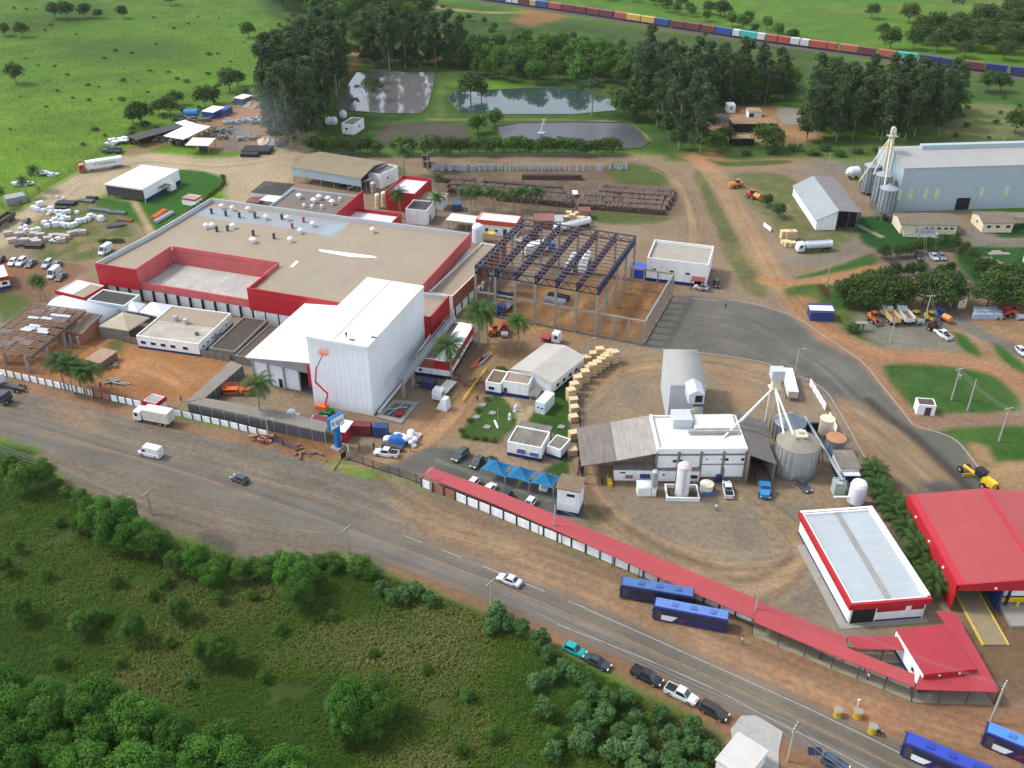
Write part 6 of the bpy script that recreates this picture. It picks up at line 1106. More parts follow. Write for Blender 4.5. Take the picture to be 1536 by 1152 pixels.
place(CAR['sedan'],(781,880),(747,867),'silver-white saloon driving on the highway',(.52,.56,.62));place(CAR['hatch'],(373,727),(347,717),'dark grey hatchback driving on the highway, left of centre',(.035,.04,.05));place(CAR['van'],(244,687),(211,679),'white panel van driving on the highway at the left',WHT,'van')
g='cars parked on the field side of the highway'
place(CAR['hatch'],(848,972),(876,985),'turquoise hatchback parked half in the roadside bushes',TEAL,group=g);place(CAR['sedan'],(883,990),(909,1003),'dark grey saloon half hidden by roadside bushes',DGR,group=g);place(CAR['pickup'],(951,1009),(989,1028),'black pickup parked on the red verge',BLK,'pickup',g);place(CAR['pickup'],(1002,1036),(1041,1055),'white pickup with a dark bed parked between two dark vehicles',WHT,'pickup',g);place(CAR['suv'],(1053,1062),(1088,1080),'dark brown suv parked last on the red verge, nearest the corner house',(.03,.026,.024),group=g);place(CAR['hatch'],(1238,1142),(1266,1156),'blue-grey car cut by the bottom edge near the solar panel',BLUc,group=g)
place(CAR['pickup'],(594,685),(566,681),'white pickup with a dark load stopped inside the entrance',WHT,'pickup');g='cars in the blue canopy car park'
place(CAR['suv'],(698,680),(683,693),'dark grey-green suv parked alone left of the blue canopies',(.03,.045,.045),group=g);place(CAR['hatch'],(722,691),(710,703),'dark hatchback tucked against the left blue canopy',(.03,.04,.042),group=g);place(CAR['suv'],(821,722),(815,737),'pale silver car nosing out from under the right blue canopy',(.45,.5,.54),group=g);place(CAR['hatch'],(713,725),(703,735),'leftmost white car behind the red wall canopy',WHT,group=g);place(CAR['sedan'],(739,732),(726,745),'second white car behind the red wall canopy, near its left end',WHT,group=g);place(CAR['hatch'],(763,744),(753,755),'dark car mostly hidden behind the red wall canopy',BLK,group=g);place(CAR['hatch'],(799,753),(788,766),'rightmost white car behind the red wall canopy',WHT,group=g)
place(CAR['pickup'],(1093,748),(1089,728),'white pickup with a black bed parked before the feed mill',WHT,'pickup');place(CAR['sedan'],(1195,723),(1211,738),'black and white car beside the wide grain bin',(.05,.055,.065));place(CAR['pickup'],(1423,511),(1404,498),'white pickup with a brown load on the gravel lot',WHT,'pickup')
g='cars under the trees near the warehouse'
place(CAR['hatch'],(1375,384),(1380,391),'dark car in deep shade left of two silver cars',DGR,group=g);place(CAR['sedan'],(1396,383),(1404,392),'silver-blue car under the trees',SIL,group=g);place(CAR['sedan'],(1408,383),(1415,391),'dark silver car right of the silver-blue one under the trees',(.14,.16,.18),group=g)
place(CAR['hatch'],(1060,435),(1043,432),'white car in front of the blue base house porch',WHT);place(CAR['hatch'],(1074,425),(1076,432),'dark car at the right corner of the blue base house',BLK);place(CAR['hatch'],(1525,524),(1537,536),'silver car cut by the right edge on the earth lot',(.45,.47,.5))
g='cars in the left brown car park'
for(u,v),k,c,l in zip(((1,393),(20,396),(33,396),(47,398),(72,399),(85,400),(82,414),(92,418)),('hatch','hatch','suv','sedan','suv','sedan','van','sedan'),(BLK,WHT,WHT,(.05,.07,.07),SIL,(.1,.12,.14),(.5,.52,.54),DGR),('black car cut by the left edge in the brown car park','white hatchback, leftmost full car of the brown car park','white suv next to the dark green saloon in the brown car park','dark green saloon right of two white cars','silver suv, left of the pair in the middle of the brown car park','grey saloon, right of the pair in the middle of the brown car park','silver van parked behind the red fascia office','dark saloon beside the silver van behind the red fascia office')):place(CAR[k],(u+6,v-5),(u-6,v+5),l,c,'van' if k=='van' else 'car',g)
place(CAR['hatch'],(93,363),(77,363),'small white car beside the front pallets of the left stockyard',WHT);place(CAR['van'],(168,373),(150,385),'bluish-white minibus by the left rear wall of the factory',(.5,.55,.6),'van');place(CAR['hatch'],(44,332),(35,339),'dark little car on the pale road by the white bales',BLK)
def truck(label,rear,front,cab,body=None,body_c=(.6,.6,.6),Lt=None,cat='truck',name='lorry',old=False,artic=False,lettering=None):
    a,b=W(*rear),W(*front);d=b-a;Lt=Lt or d.length;rz=math.atan2(d.y,d.x);m_=(a+b)/2
    rt=thing(name,label,cat,m_,rz);x1=Lt/2;x0=-Lt/2;w=1.22;cl=2.0;cf=x1
    cb=MB()
    if old:cb.loft([(cf-3.2,[(-1.05,.7),(-1.05,2.3),(1.05,2.3),(1.05,.7)]),(cf-1.9,[(-1.1,.7),(-.98,2.4),(.98,2.4),(1.1,.7)]),(cf-1.5,[(-1.1,.65),(-1.0,1.65),(1.0,1.65),(1.1,.65)]),(cf,[(-.85,.6),(-.75,1.4),(.75,1.4),(.85,.6)])])
    else:cb.loft([(cf-cl,[(-w,.7),(-w,2.75),(-w*.9,2.95),(w*.9,2.95),(w,2.75),(w,.7)]),(cf-.35,[(-w,.6),(-w,2.6),(-w*.88,2.85),(w*.88,2.85),(w,2.6),(w,.6)]),(cf,[(-w*.97,.55),(-w*.94,1.5),(-w*.9,1.6),(w*.9,1.6),(w*.94,1.5),(w*.97,.55)])])
    o=painted(cb.build('cab',m_paint,rt));o.color=(*cab,1)
    if old:MB().quad((cf-1.86,-.85,2.3),(cf-1.86,.85,2.3),(cf-1.48,.88,1.72),(cf-1.48,-.88,1.72)).build('windscreen',m_glass,rt)
    else:MB().quad((cf-.03,-w*.85,1.66),(cf-.03,w*.85,1.66),(cf-.33,w*.82,2.65),(cf-.33,-w*.82,2.65)).build('windscreen',m_glass,rt)
    for s in(-1,1):
        if not old:MB().quad((cf-1.3,s*(w+.01),1.6),(cf-.45,s*(w+.01),1.6),(cf-.55,s*(w+.01),2.45),(cf-1.3,s*(w+.01),2.45)).build('side_window',m_glass,rt)
        MB().cbox(cf+.0,s*.85,.75,.08,.35,.2).build('headlight',m_light,rt)
    part(rt,'chassis',m_steeld,lambda mb:mb.box(x0,-.5,.6,x1-1,.5,.95))
    bl=cf-cl-.25-(.4 if not old else 1.1);axs=[x1-.95,x0+1.0]+([x0+2.2]if Lt>7 else[])+([x0+3.4,x1-4.2]if Lt>12 else[])
    for ax in axs:
        for s in(-1,1):wheel_(rt,ax,s*1.02,.5,.34)
    if body=='box':o=MB().box(x0,-1.28,1.0,bl,1.28,3.6).build('cargo_box',m_paint,rt);o.color=(*body_c,1);part(rt,'door_bar',m_steel,lambda mb:[mb.box(x0-.04,y,1.1,x0-.003,y+.06,3.5)for y in(-.5,.4)])
    elif body=='tipper':o=MB();o.box(x0,-1.2,1.1,bl,1.2,1.3);o.box(x0,-1.25,1.3,bl,-1.12,2.5);o.box(x0,1.12,1.3,bl,1.25,2.5);o.box(bl-.12,-1.12,1.3,bl,1.12,2.6);o.box(x0,-1.12,1.3,x0+.1,1.12,2.2);o=o.build('tipper_body',m_paint,rt);o.color=(*body_c,1);part(rt,'load',m_woodd,lambda mb:mb.box(x0+.1,-1.12,1.3,bl-.12,1.12,1.7))
    elif body=='tank':o=MB().tube((x0+.1,0,2.05),(bl,0,2.05),1.12,n=20).build('tank',m_paint,rt,smooth=False);o.color=(*body_c,1);part(rt,'walkway',m_steel,lambda mb:mb.box(x0+.6,-.25,3.14,bl-.5,.25,3.2));part(rt,'hatch',m_steel,lambda mb:[mb.lathe(x0+1.5+i*2.6,0,[(.3,3.15),(.3,3.35)],10)for i in range(3)if x0+1.5+i*2.6<bl-.5])
    elif body=='flat':o=MB().box(x0,-1.25,1.0,bl,1.25,1.2).build('flatbed',m_paint,rt);o.color=(*body_c,1)
    if lettering:
        for s in(-1,1):letters(lettering,.95,m_steeld,rt,((x0+bl)/2+s*0,s*1.3,2.4),(R(90),0,0 if s<0 else R(180)))
    return rt
truck('long white semi-trailer with lettering behind a red cab on the pale yard',(185,249),(119,259),(.42,.03,.04),'box',(.66,.67,.68),cat='truck',lettering='LB TRANSPORTES')
truck('white box lorry with a cream cargo box at the street wall',(259,638),(206,628),(.62,.63,.64),'box',(.56,.53,.46));truck('white tractor unit with a bare chassis, cut by the left edge',(38,588),(-6,577),(.6,.62,.64),None);truck('dark navy lorry, cut by the left edge beside the white tractor unit',(-30,596),(16,606),(.02,.025,.035),None)
truck('old bright blue lorry leaving the mill drive-through',(1142,712),(1147,751),(.02,.2,.46),'flat',(.12,.09,.07),old=True);truck('white and silver tanker lorry beside the timber crates on the right',(1246,375),(1194,378),(.6,.63,.68),'tank',(.5,.56,.6))
truck('tan tipper lorry, left of the two tippers in the lot',(1343,490),(1325,470),(.6,.58,.5),'tipper',(.5,.36,.16));truck('white tipper lorry, right of the two tippers in the lot',(1364,489),(1346,469),(.62,.62,.6),'tipper',(.55,.55,.5));truck('blue lorry with a long flatbed under the left side of the steel frame',(768,456),(748,475),(.015,.035,.15),'flat',(.12,.1,.1));truck('left white tanker lorry under the steel frame',(862,393),(852,412),(.6,.62,.64),'tank',(.6,.61,.62));truck('right white tanker lorry under the steel frame',(881,390),(873,412),(.6,.62,.64),'tank',(.6,.61,.62));truck('blue-cabbed lorry with a white body at the back of the steel frame',(785,386),(830,374),(.02,.13,.36),'box',(.6,.61,.62));truck('maroon lorry behind the left edge of the steel frame',(775,366),(805,356),(.16,.02,.04),'flat',(.3,.3,.32));truck('long white tanker trailer behind the steel frame',(884,339),(832,352),(.6,.62,.64),'tank',(.62,.63,.64));truck('small white lorry with a red load in front of the steel frame',(812,509),(841,515),(.62,.63,.64),'flat',(.3,.03,.03));truck('white flatbed lorry beside the workshop rubble',(678,577),(655,603),(.6,.61,.62),'flat',(.6,.58,.54));truck('dark loaded lorry on the pale road, cut by the left edge',(20,328),(-10,348),(.03,.03,.035),'tipper',(.03,.03,.035));truck('dark lorry parked under the coconut palm behind the factory',(641,252),(638,243),(.05,.045,.045),'tipper',(.05,.045,.045),Lt=6.5)
# buses
def bus(label,rear,front,c0,c1,white=False):
    a,b=W(*rear),W(*front);d=b-a;rz=math.atan2(d.y,d.x);m_=(a+b)/2;Lb=12.2;rt=thing('bus',label,'bus',m_,rz,'blue buses along the red wall');w=1.25;x0,x1=-Lb/2,Lb/2
    ring=lambda k,zt:[(-w*k,.35),(-w*k,zt-.5),(-w*k*.93,zt-.12),(-w*k*.8,zt),(w*k*.8,zt),(w*k*.93,zt-.12),(w*k,zt-.5),(w*k,.35)]
    o=MB().loft([(x0,ring(.95,2.95)),(x0+.2,ring(1,3.1)),(x1-.25,ring(1,3.1)),(x1,ring(.93,2.8))]).build('body',m_paint,rt);o.color=(*c0,1)
    o=MB().box(x0+.15,-w*.8,3.1,x1-.3,w*.8,3.125).build('roof',m_paint,rt);o.color=(*c1,1)
    for s in(-1,1):
        for i in range(7):xx=x0+.5+i*1.5;MB().box(xx,s*w-.02,1.65,xx+1.38,s*w+.02,2.5).build('window',m_glass,rt)
        if white:
            part(rt,'livery_panel',m_white,lambda mb:mb.add([(x1-3.3,s*(w+.012),.5),(x1-1.2,s*(w+.012),.5),(x1-1.2,s*(w+.012),1.6),(x1-4.2,s*(w+.012),1.6)],[(0,1,2,3)]));part(rt,'livery_stripe',m_red,lambda mb:mb.add([(x1-4.9,s*(w+.012),.6),(x1-4.5,s*(w+.012),.6),(x1-5.2,s*(w+.012),1.4),(x1-5.6,s*(w+.012),1.4)],[(0,1,2,3)]))
        MB().cbox(x1-.05,s*.9,.6,.1,.3,.22).build('headlight',m_light,rt);MB().beam((x1-.1,s*w,2.5),(x1+.25,s*(w+.3),2.2),.1).build('mirror',m_black,rt)
    MB().quad((x1+.01,-w*.86,1.25),(x1+.01,w*.86,1.25),(x1-.05+.02,w*.84,2.6),(x1-.05+.02,-w*.84,2.6)).build('windscreen',m_glass,rt);MB().box(x0-.02,-w*.75,1.7,x0,w*.75,2.5).build('rear_window',m_glass,rt);MB().box(x1-1.5,w-.01,.45,x1-.5,w+.03,2.5).build('door',m_steeld,rt)
    for x in(-3.6,-.4,2.6):o=MB().cbox(x,0,3.125,1.0,.8,.16).build('roof_hatch',m_paint,rt);o.color=(c1[0]*.7,c1[1]*.7,c1[2]*.7,1)
    for x in(x0+3.2,x1-2.6):
        for s in(-1,1):wheel_(rt,x,s*1.08,.5,.3)
    return rt
BN,BR_=(.012,.017,.11),(.06,.17,.45)
bus('dark blue bus with a plain light blue roof, rear one at the street wall',(1034,908),(934,891),(.009,.015,.075),(.05,.12,.3));bus('blue bus with a white livery flash, overlapping the plain blue bus',(1089,943),(980,922),BN,(.09,.17,.42),True);bus('bright blue bus at the bottom right beside the yellow barrels',(1474,1178),(1363,1130),BN,(.018,.045,.34),True);bus('blue bus cut by the right edge near the leaning pole',(1597,1162),(1484,1115),BN,(.06,.2,.5),True)
# ---------------------------------------------------------------- site machines
p=W(1466,722);gr=thing('motor_grader','yellow motor grader on the fresh dark asphalt beside the red hall','grader',p,math.atan2(*(W(1448,706)-W(1490,738)).yx));part(gr,'frame',m_yellow,lambda mb:(mb.beam((-1,0,1.2),(4.0,0,1.2),.45,.4),mb.box(-4,-.7,.9,-1.2,.7,2.0)));part(gr,'cab',m_glass,lambda mb:mb.box(-1.2,-.75,1.5,.6,.75,2.9));part(gr,'cab_roof',m_black,lambda mb:mb.box(-1.4,-.9,2.9,.8,.9,3.05));part(gr,'blade',m_yellow,lambda mb:mb.beam((1.2,-1.8,.5),(2.2,1.8,.5),.12,.7));part(gr,'engine_cover',m_yellow,lambda mb:mb.box(-4.2,-.6,2,-1.4,.6,2.35))
for x in(-3.6,-2.2,3.8):
    for s in(-1,1):wheel_(gr,x,s*1.0,.65,.4)
def machine(label,px,yaw,c,kind,cat,name):
    p=W(*px);rt=thing(name,label,cat,p,yaw);o=MB().box(-1.6,-.8,.9,0,.8,1.9).box(0,-.6,.8,1.2,.6,1.3).build('body',m_paint,rt);o.color=(*c,1)
    part(rt,'cab',m_glass,lambda mb:mb.box(-.5,-.65,1.9,.7,.65,2.7));o=MB().box(-.65,-.75,2.7,.85,.75,2.82).build('cab_roof',m_paint,rt);o.color=(*[v*.5 for v in c],1)
    if kind=='loader':o=MB().beam((.9,-.7,1.2),(2.4,-.7,.6),.18).beam((.9,.7,1.2),(2.4,.7,.6),.18).build('arm',m_paint,rt);o.color=(*c,1);part(rt,'bucket',m_steeld,lambda mb:mb.prism([(2.3,-1.1),(3.1,-1.1),(3.1,1.1),(2.3,1.1)],.1,(.9,.3,.3,.9)))
    elif kind=='roller':part(rt,'drum',m_steel,lambda mb:mb.tube((1.9,-.9,.75),(1.9,.9,.75),.75,n=18))
    elif kind=='tank':o=MB().tube((1.2,0,1.4),(3.4,0,1.3),.85,n=16).build('tank',m_paint,rt);o.color=(.6,.2,.05,1)
    for x in(-1.1,.9):
        for s in(-1,1):wheel_(rt,x,s*.9,.55,.35)
    return rt
OR,YE=(.55,.15,.04),(.52,.36,.05)
machine('orange wheel loader at the left end of the machine lot',(1309,482),R(-70),OR,'loader','loader','wheel_loader');machine('yellow roller right of the white tipper',(1371,481),R(-75),YE,'roller','roller','road_roller');machine('yellow loader behind the tall pole in the machine lot',(1394,482),R(-60),YE,'loader','loader','wheel_loader');machine('blue machine towing an orange tank at the right end of the machine lot',(1408,478),R(-60),(.02,.1,.35),'tank','tractor','tank_tractor');machine('small red loader under the mango tree near the blue-grey stacks',(1505,475),R(200),(.45,.05,.03),'loader','loader','wheel_loader');machine('small orange roller in the shade of the right mango tree',(1522,474),R(-80),OR,'roller','roller','road_roller');machine('orange loader between the workshop palm and the steel frame',(741,502),R(20),OR,'loader','loader','wheel_loader');machine('red roller right of the orange loader by the workshop palm',(757,500),R(-90),(.45,.02,.03),'roller','roller','road_roller');machine('orange sprayer on the grass beside the dirt road fork',(1106,281),R(200),OR,'tank','sprayer','sprayer');machine('long red seeder on the grass beside the round bush',(1127,297),R(-50),(.45,.04,.03),'tank','seeder','seeder');machine('dark quad bike in front of the orange tank',(1401,496),R(-40),(.06,.02,.02),'x','quad bike','quad_bike')
# boom lift against the white block
b0=inA((490,612),0);bl_=thing('boom_lift','red and orange boom lift raised against the front of the tall white block','boom lift',A0+Matrix.Rotation(RZ,3,'Z')@Vector((3.6,-2.6,0)),RZ);m_lr=mat('lift_red',(.5,.02,.03),.4,.08)
part(bl_,'chassis',mat('lift_green',(.01,.22,.06),.5,.1),lambda mb:mb.box(-.4,-1.1,.4,2,1.1,1.1));part(bl_,'turntable',m_orange,lambda mb:mb.box(-1.4,-.8,1.1,1.0,.8,2.2))
for x in(0,1.6):
    for s in(-1,1):wheel_(bl_,x,s*1.1,.45,.3)
part(bl_,'lower_boom',m_lr,lambda mb:(mb.beam((.6,0,2.0),(1.6,0,5.4),.28,.34),mb.beam((1.6,0,5.4),(-1.2,0,8.0),.26,.3)));part(bl_,'upper_boom',m_lr,lambda mb:mb.beam((-1.2,.3,7.8),(-.6,.3,11.5),.24));part(bl_,'fly_boom',m_steeld,lambda mb:mb.beam((-.6,.3,11.2),(1.4,.5,15.2),.18));part(bl_,'basket',m_orange,lambda mb:(mb.box(.8,-.4,15.2,2.6,.7,15.3),[mb.beam((x,y,15.3),(x,y,16.3),.07)for x in(.85,2.55)for y in(-.35,.65)],[mb.beam((.85,y,z),(2.55,y,z),.07)for y in(-.35,.65)for z in(15.8,16.3)],[mb.beam((x,-.35,z),(x,.65,z),.07)for x in(.85,2.55)for z in(15.8,16.3)]))
for i,((u,v),l)in enumerate((((332,588),'left of two orange scissor lifts folded side by side in the walkway yard'),((347,591),'right of two orange scissor lifts folded side by side in the walkway yard'),((372,591),'orange lift nearest the lower white hall'))):
    p=W(u,v);rt=thing('scissor_lift',l,'scissor lift',p,RZ+.35,'orange lifts in the walkway yard');part(rt,'base',m_orange,lambda mb:mb.box(-1.6,-.8,.3,1.6,.8,.9));part(rt,'scissor',m_steeld,lambda mb:[mb.beam((-1.3,s*.6,.9),(1.3,s*.6,1.5),.1)for s in(-1,1)]+[mb.beam((1.3,s*.6,.9),(-1.3,s*.6,1.5),.1)for s in(-1,1)]);part(rt,'platform',m_orange,lambda mb:(mb.box(-1.7,-.85,1.5,1.7,.85,1.65),[mb.beam((x,y,1.65),(x,y,2.5),.07)for x in(-1.6,0,1.6)for y in(-.8,.8)],[mb.beam((-1.6,y,z),(1.6,y,z),.07)for y in(-.8,.8)for z in(2.1,2.5)]))
    for x in(-1.1,1.1):
        for s in(-1,1):wheel_(rt,x,s*.8,.35,.25)
# ---------------------------------------------------------------- gate clutter
def ground_container(label,a,b,c,h,color,open_=None):
    A,rz,L,D=frame(a,b,c,h);rt=thing('site_container',label,'container',(A.x,A.y,0),rz);mb=container_mesh(max(3,L),max(2,abs(D)),h);o=mb.build('shell',m_cont,rt);o.location=(L/2,D/2,0);o.color=(*color,1)
    o=MB().box(-.05,.1,.1,0,D-.1,h-.1).build('door',m_cont,rt);o.color=(*[v*.8 for v in color],1);return rt
ground_container('maroon site container with a rusty red top at the foot of the white block',(523,638),(555,640),(552,632),2.6,(.13,.012,.02));ground_container('navy site container with a white plate right of the maroon one',(559,640),(580,641),(581,635),2.6,(.015,.04,.14));ground_container('low maroon container half hidden behind the walkway roof',(467,628),(503,633),(505,628),1.6,(.14,.02,.03));ground_container('dark blue skip container beside the workshop columns',(630,571),(648,575),(652,567),2.,(.02,.035,.09))
rt=bldg('entrance_kiosk','red kiosk with a white roof behind the pylon sign','kiosk',(500,646),(517,649),(529,633),2.7,m_red,m_rp2,'slab',over=.1,wins=[('f',.5,1.,1.,.9)])
ground_container('rusty red container with a sloping lid by the timber behind the frame',(801,331),(832,331),(842,320),2.6,(.2,.07,.05));ground_container('grey open container next to the rusty red one',(833,332),(843,332),(850,322),2.5,(.3,.3,.28));ground_container('bright blue container left of the blue base house',(947,404),(968,406),(966,395),2.6,(.02,.06,.42));ground_container('maroon container lying behind the factory roof edge',(368,303),(388,304),(395,296),2.4,(.14,.03,.035));ground_container('dull blue container on the grass among the palms',(678,307),(692,307),(692,300),2.4,(.03,.05,.12))
p=W(380,305);o=thing('red_tank','small red cylinder tank beside the maroon container','tank',W(384,308),R(-15));part(o,'shell',m_red,lambda mb:mb.tube((-1.6,0,1),(1.6,0,1),.9,n=14));part(o,'cradle',m_steeld,lambda mb:[mb.cbox(x,0,0,.3,1.4,.5)for x in(-1,1)])
def clump_bags(name,label,px,n,r,m,cat,spread,seed):
    random.seed(seed);p=W(*px);rt=thing(name,label,cat,p)
    for i in range(n):
        x,y=random.uniform(-spread,spread),random.uniform(-spread*.7,spread*.7);s=r*random.uniform(.8,1.2);z=random.choice((0,0,0,1.1*s));MB().lathe(x,y,[(s*.7,z),(s,z+s*.5),(s*.95,z+s*1.1),(s*.5,z+s*1.5),(s*.2,z+s*1.6)],8).build('bag',m,rt)
clump_bags('bag_pile','pile of white bulk bags right of the blue tarpaulin at the entrance',(608,664),12,.75,m_tarpw,'bags',2.4,1);clump_bags('bag_pile','small group of white bulk bags left of the blue tarpaulin',(584,660),5,.8,m_tarpw,'bags',1.2,2);clump_bags('bag_pile','white sacks heaped on the paving before the lower white hall',(443,627),6,.8,m_tarpw,'bags',1.1,3)
p=W(598,666);o=thing('tarpaulin','blue tarpaulin over a heap between the white bags','tarpaulin',p,R(-20));part(o,'cover',mat('blue_tarp',(.02,.1,.36),.6,.15,1.),lambda mb:mb.loft([(-1.7,[(-1.3,0),(-.8,1.6),(.8,1.7),(1.3,0)]),(0,[(-1.5,0),(-.9,2.1),(.9,2.0),(1.5,0)]),(1.7,[(-1.2,0),(-.7,1.4),(.7,1.5),(1.2,0)])]));part(o,'dark_crate',m_steeld,lambda mb:mb.box(-2.5,-2.8,0,2,-1.5,1.1))
p=W(623,656);o=thing('board','red board with a white border propped at the bag pile','board',p,R(-10));part(o,'panel',m_white,lambda mb:mb.box(-1.1,-.9,.5,1.1,.9,.6));part(o,'red_face',mat('board_red',(.5,.08,.1),.6,.05),lambda mb:mb.box(-.85,-.65,.6,.85,.65,.63));part(o,'leg',m_steel,lambda mb:[mb.cbox(x,0,0,.08,.08,.5)for x in(-.8,.8)])
p=W(666,612);o=thing('white_hopper','white tapered hopper block standing on the orange earth','hopper',p,R(-25));part(o,'shell',m_tarpw,lambda mb:mb.add([(-1.4,-1.1,0),(1.2,-1.1,0),(1.2,1.1,0),(-1.4,1.1,0),(-.1,-.8,2.8),(1.0,-.8,2.8),(1.0,.8,2.8),(-.1,.8,2.8)],[(0,1,5,4),(1,2,6,5),(2,3,7,6),(3,0,4,7),(4,5,6,7)]))
def stackp(name,label,px,n,dims,m,cat,seed,spread,jitter=.3,group=None,yaw=0.):
    random.seed(seed);p=W(*px);rt=thing(name,label,cat,p,yaw,group);dx,dy,dz=dims
    for i in range(n):
        x,y=random.uniform(-spread,spread),random.uniform(-spread*.6,spread*.6);mb=MB();a=random.uniform(-jitter,jitter);c,s=math.cos(a),math.sin(a)
        q=[(x+c*u-s*v,y+s*u+c*v)for u,v in((-dx/2,-dy/2),(dx/2,-dy/2),(dx/2,dy/2),(-dx/2,dy/2))];mb.prism(q,.0+(i%3)*dz*.9,dz+(i%3)*dz*.9).build('piece',m,rt)
    return rt
stackp('brick_pile','pile of red bricks at the end of the street wall',(393,660),14,(1.2,.8,.45),m_brick,'bricks',5,2.2);stackp('sheet_stack','pale green sheets stacked behind the pylon sign',(479,630),4,(3.2,1.4,.25),mat('pale_green_sheet',(.42,.52,.52),.6,.06),'sheets',6,.2);stackp('rubble_pile','heap of rubble and boards before the workshop',(641,575),14,(1.6,.6,.25),m_conc,'rubble',7,3.2,1.5);stackp('rubble_pile','boards and scrap strewn beside the workshop palm',(690,570),16,(2.2,.35,.15),m_woodd,'rubble',8,4.5,1.5);stackp('rebar_stack','orange and grey steel bundles along the workshop side',(716,545),8,(5,.4,.2),m_orange,'steel',9,1.,.1,yaw=R(62));stackp('pipe_rack','grey steel bundles next to the orange ones',(724,541),8,(5,.5,.2),m_steel,'steel',10,1.,.1,yaw=R(62));stackp('debris_heap','heap of planks and dark spoil at the gate earthworks',(470,681),12,(2.,.5,.2),m_woodd,'rubble',11,4.,1.5)
stackp('tile_rubble','broken blocks and boards in the orange yard beside the tile shed',(160,545),14,(1.2,.7,.3),m_conc,'rubble',12,3.5,1.5);stackp('plank_heap','loose planks lying on the orange dug-up plot',(178,572),7,(3,.4,.15),m_conc2,'planks',13,2.5,.6)
p=W(655,560);o=thing('yellow_rail','yellow pipe barrier along the drive beside the garden','barrier',W(694,604));q1=W(729,556)-W(694,604);part(o,'rail',m_yellow,lambda mb:(mb.beam((0,0,.9),q1+Vector((0,0,.9)),.14),mb.beam((0,0,.45),q1+Vector((0,0,.45)),.12)));part(o,'post',m_yellow,lambda mb:[mb.cbox(q1.x*t,q1.y*t,0,.14,.14,.9)for t in(0,.2,.4,.6,.8,1)])
for u,v,l in((1256,1073,'left yellow striped barrel on the red verge'),(1286,1075,'middle yellow striped barrel, with a white post behind it'),(1308,1098,'yellow striped barrel nearest the road, a motorbike beside it')):
    p=W(u,v);o=thing('barrel',l,'barrel',p,0,'yellow barrels by the bus stop');MB().lathe(0,0,[(.62,0),(.62,1.25)],18).build('shell',m_yellow,o);part(o,'stripe',m_black,lambda mb:[mb.lathe(0,0,[(.632,z),(.632,z+.12)],18)for z in(.35,.8)]);part(o,'lid',m_conc2,lambda mb:mb.lathe(0,0,[(.66,1.25),(.66,1.35),(.5,1.36)],18))
p=W(1286,1060);o=thing('marker_post','short white post behind the middle yellow barrel','post',p);part(o,'shaft',m_white,lambda mb:mb.cbox(0,0,0,.12,.12,1.3));part(o,'head',m_white,lambda mb:mb.cbox(0,0,1.3,.4,.15,.3))
p=W(1317,1102);o=thing('motorbike','black motorbike parked beside the nearest yellow barrel','motorbike',p,R(-30));part(o,'frame',m_black,lambda mb:(mb.beam((-.5,0,.5),(.45,0,.75),.22,.25),mb.beam((.45,0,.75),(.65,0,.3),.1)));part(o,'seat',m_black,lambda mb:mb.box(-.7,-.14,.72,.1,.14,.84));part(o,'handlebar',m_steel,lambda mb:mb.beam((.42,-.35,1.02),(.42,.35,1.02),.05));wheel_(o,-.65,0,.3,.12);wheel_(o,.68,0,.3,.12)
# tanks
q=W(1282,757);o=thing('white_silo_tank','fat white vertical tank with a domed top behind the red depot','tank',q);MB().lathe(0,0,[(1.5,.8),(1.55,1.1),(1.55,4.8),(1.3,5.4),(.7,5.8),(.05,5.9)],24).build('shell',m_tarpw,o,smooth=False);part(o,'leg',m_steel,lambda mb:[mb.cbox(1.2*math.cos(a),1.2*math.sin(a),0,.2,.2,1)for a in(0.5,2,3.6,5.2)]);part(o,'feed_pipe',m_white,lambda mb:mb.tube((-4.5,-.4,2.2),(-1.5,-.4,2.2),.22,n=8))
q=W(717,362);o=thing('white_dome_tank','white dome-topped tank at the right rear corner of the factory roof','tank',q);MB().lathe(0,0,[(1.7,0),(1.7,4.6),(1.4,5.2),(.6,5.7),(.05,5.8)],20).build('shell',m_tarpw,o);part(o,'platform',m_yellow,lambda mb:mb.box(2.0,-1,2.6,5,1,2.75));part(o,'platform_leg',m_yellow,lambda mb:[mb.cbox(x,y,0,.15,.15,2.6)for x in(2.2,4.8)for y in(-.8,.8)])
q=W(1540,400);o=thing('water_tower','tall white cylindrical water tower cut by the right edge','water tower',q);MB().lathe(0,0,[(1.5,.6),(1.5,12.5),(.2,13.2)],24).build('shell',m_white,o);part(o,'base',m_conc2,lambda mb:mb.lathe(0,0,[(2.0,0),(1.7,.6)],20));part(o,'ladder',m_steel,lambda mb:[mb.beam((-1.55,x,.6),(-1.55,x,12),.05)for x in(-.2,.2)])
for u,v,m_,l in((567,312,m_cream,'front cream vertical boiler tank behind the white annex'),(577,309,m_cream,'rear cream vertical boiler tank against the red boiler house'),(587,312,m_steel,'grey vertical tank left of the nearest coconut palm'),(561,294,m_steel,'slim grey stack tank at the end of the long shed')):
    q=W(u,v);o=thing('boiler_tank',l,'tank',q);MB().lathe(0,0,[(.9,0),(.9,4.4),(.6,4.8),(.1,4.9)],16).build('shell',m_,o);part(o,'band',m_steeld,lambda mb:[mb.lathe(0,0,[(.92,z),(.92,z+.08)],16)for z in(1.4,2.9)])
for u,l in((514,'left of two dark blue tanks under the long shed edge'),(527,'right of two dark blue tanks under the long shed edge')):
    q=W(u,279);o=thing('blue_vat',l,'tank',q);MB().lathe(0,0,[(1.5,0),(1.6,2.4)],18).build('shell',m_blue,o);part(o,'lid',mat('light_blue_lid',(.03,.16,.4),.6,.08),lambda mb:mb.lathe(0,0,[(1.65,2.4),(1.2,2.8),(.1,2.9)],18))
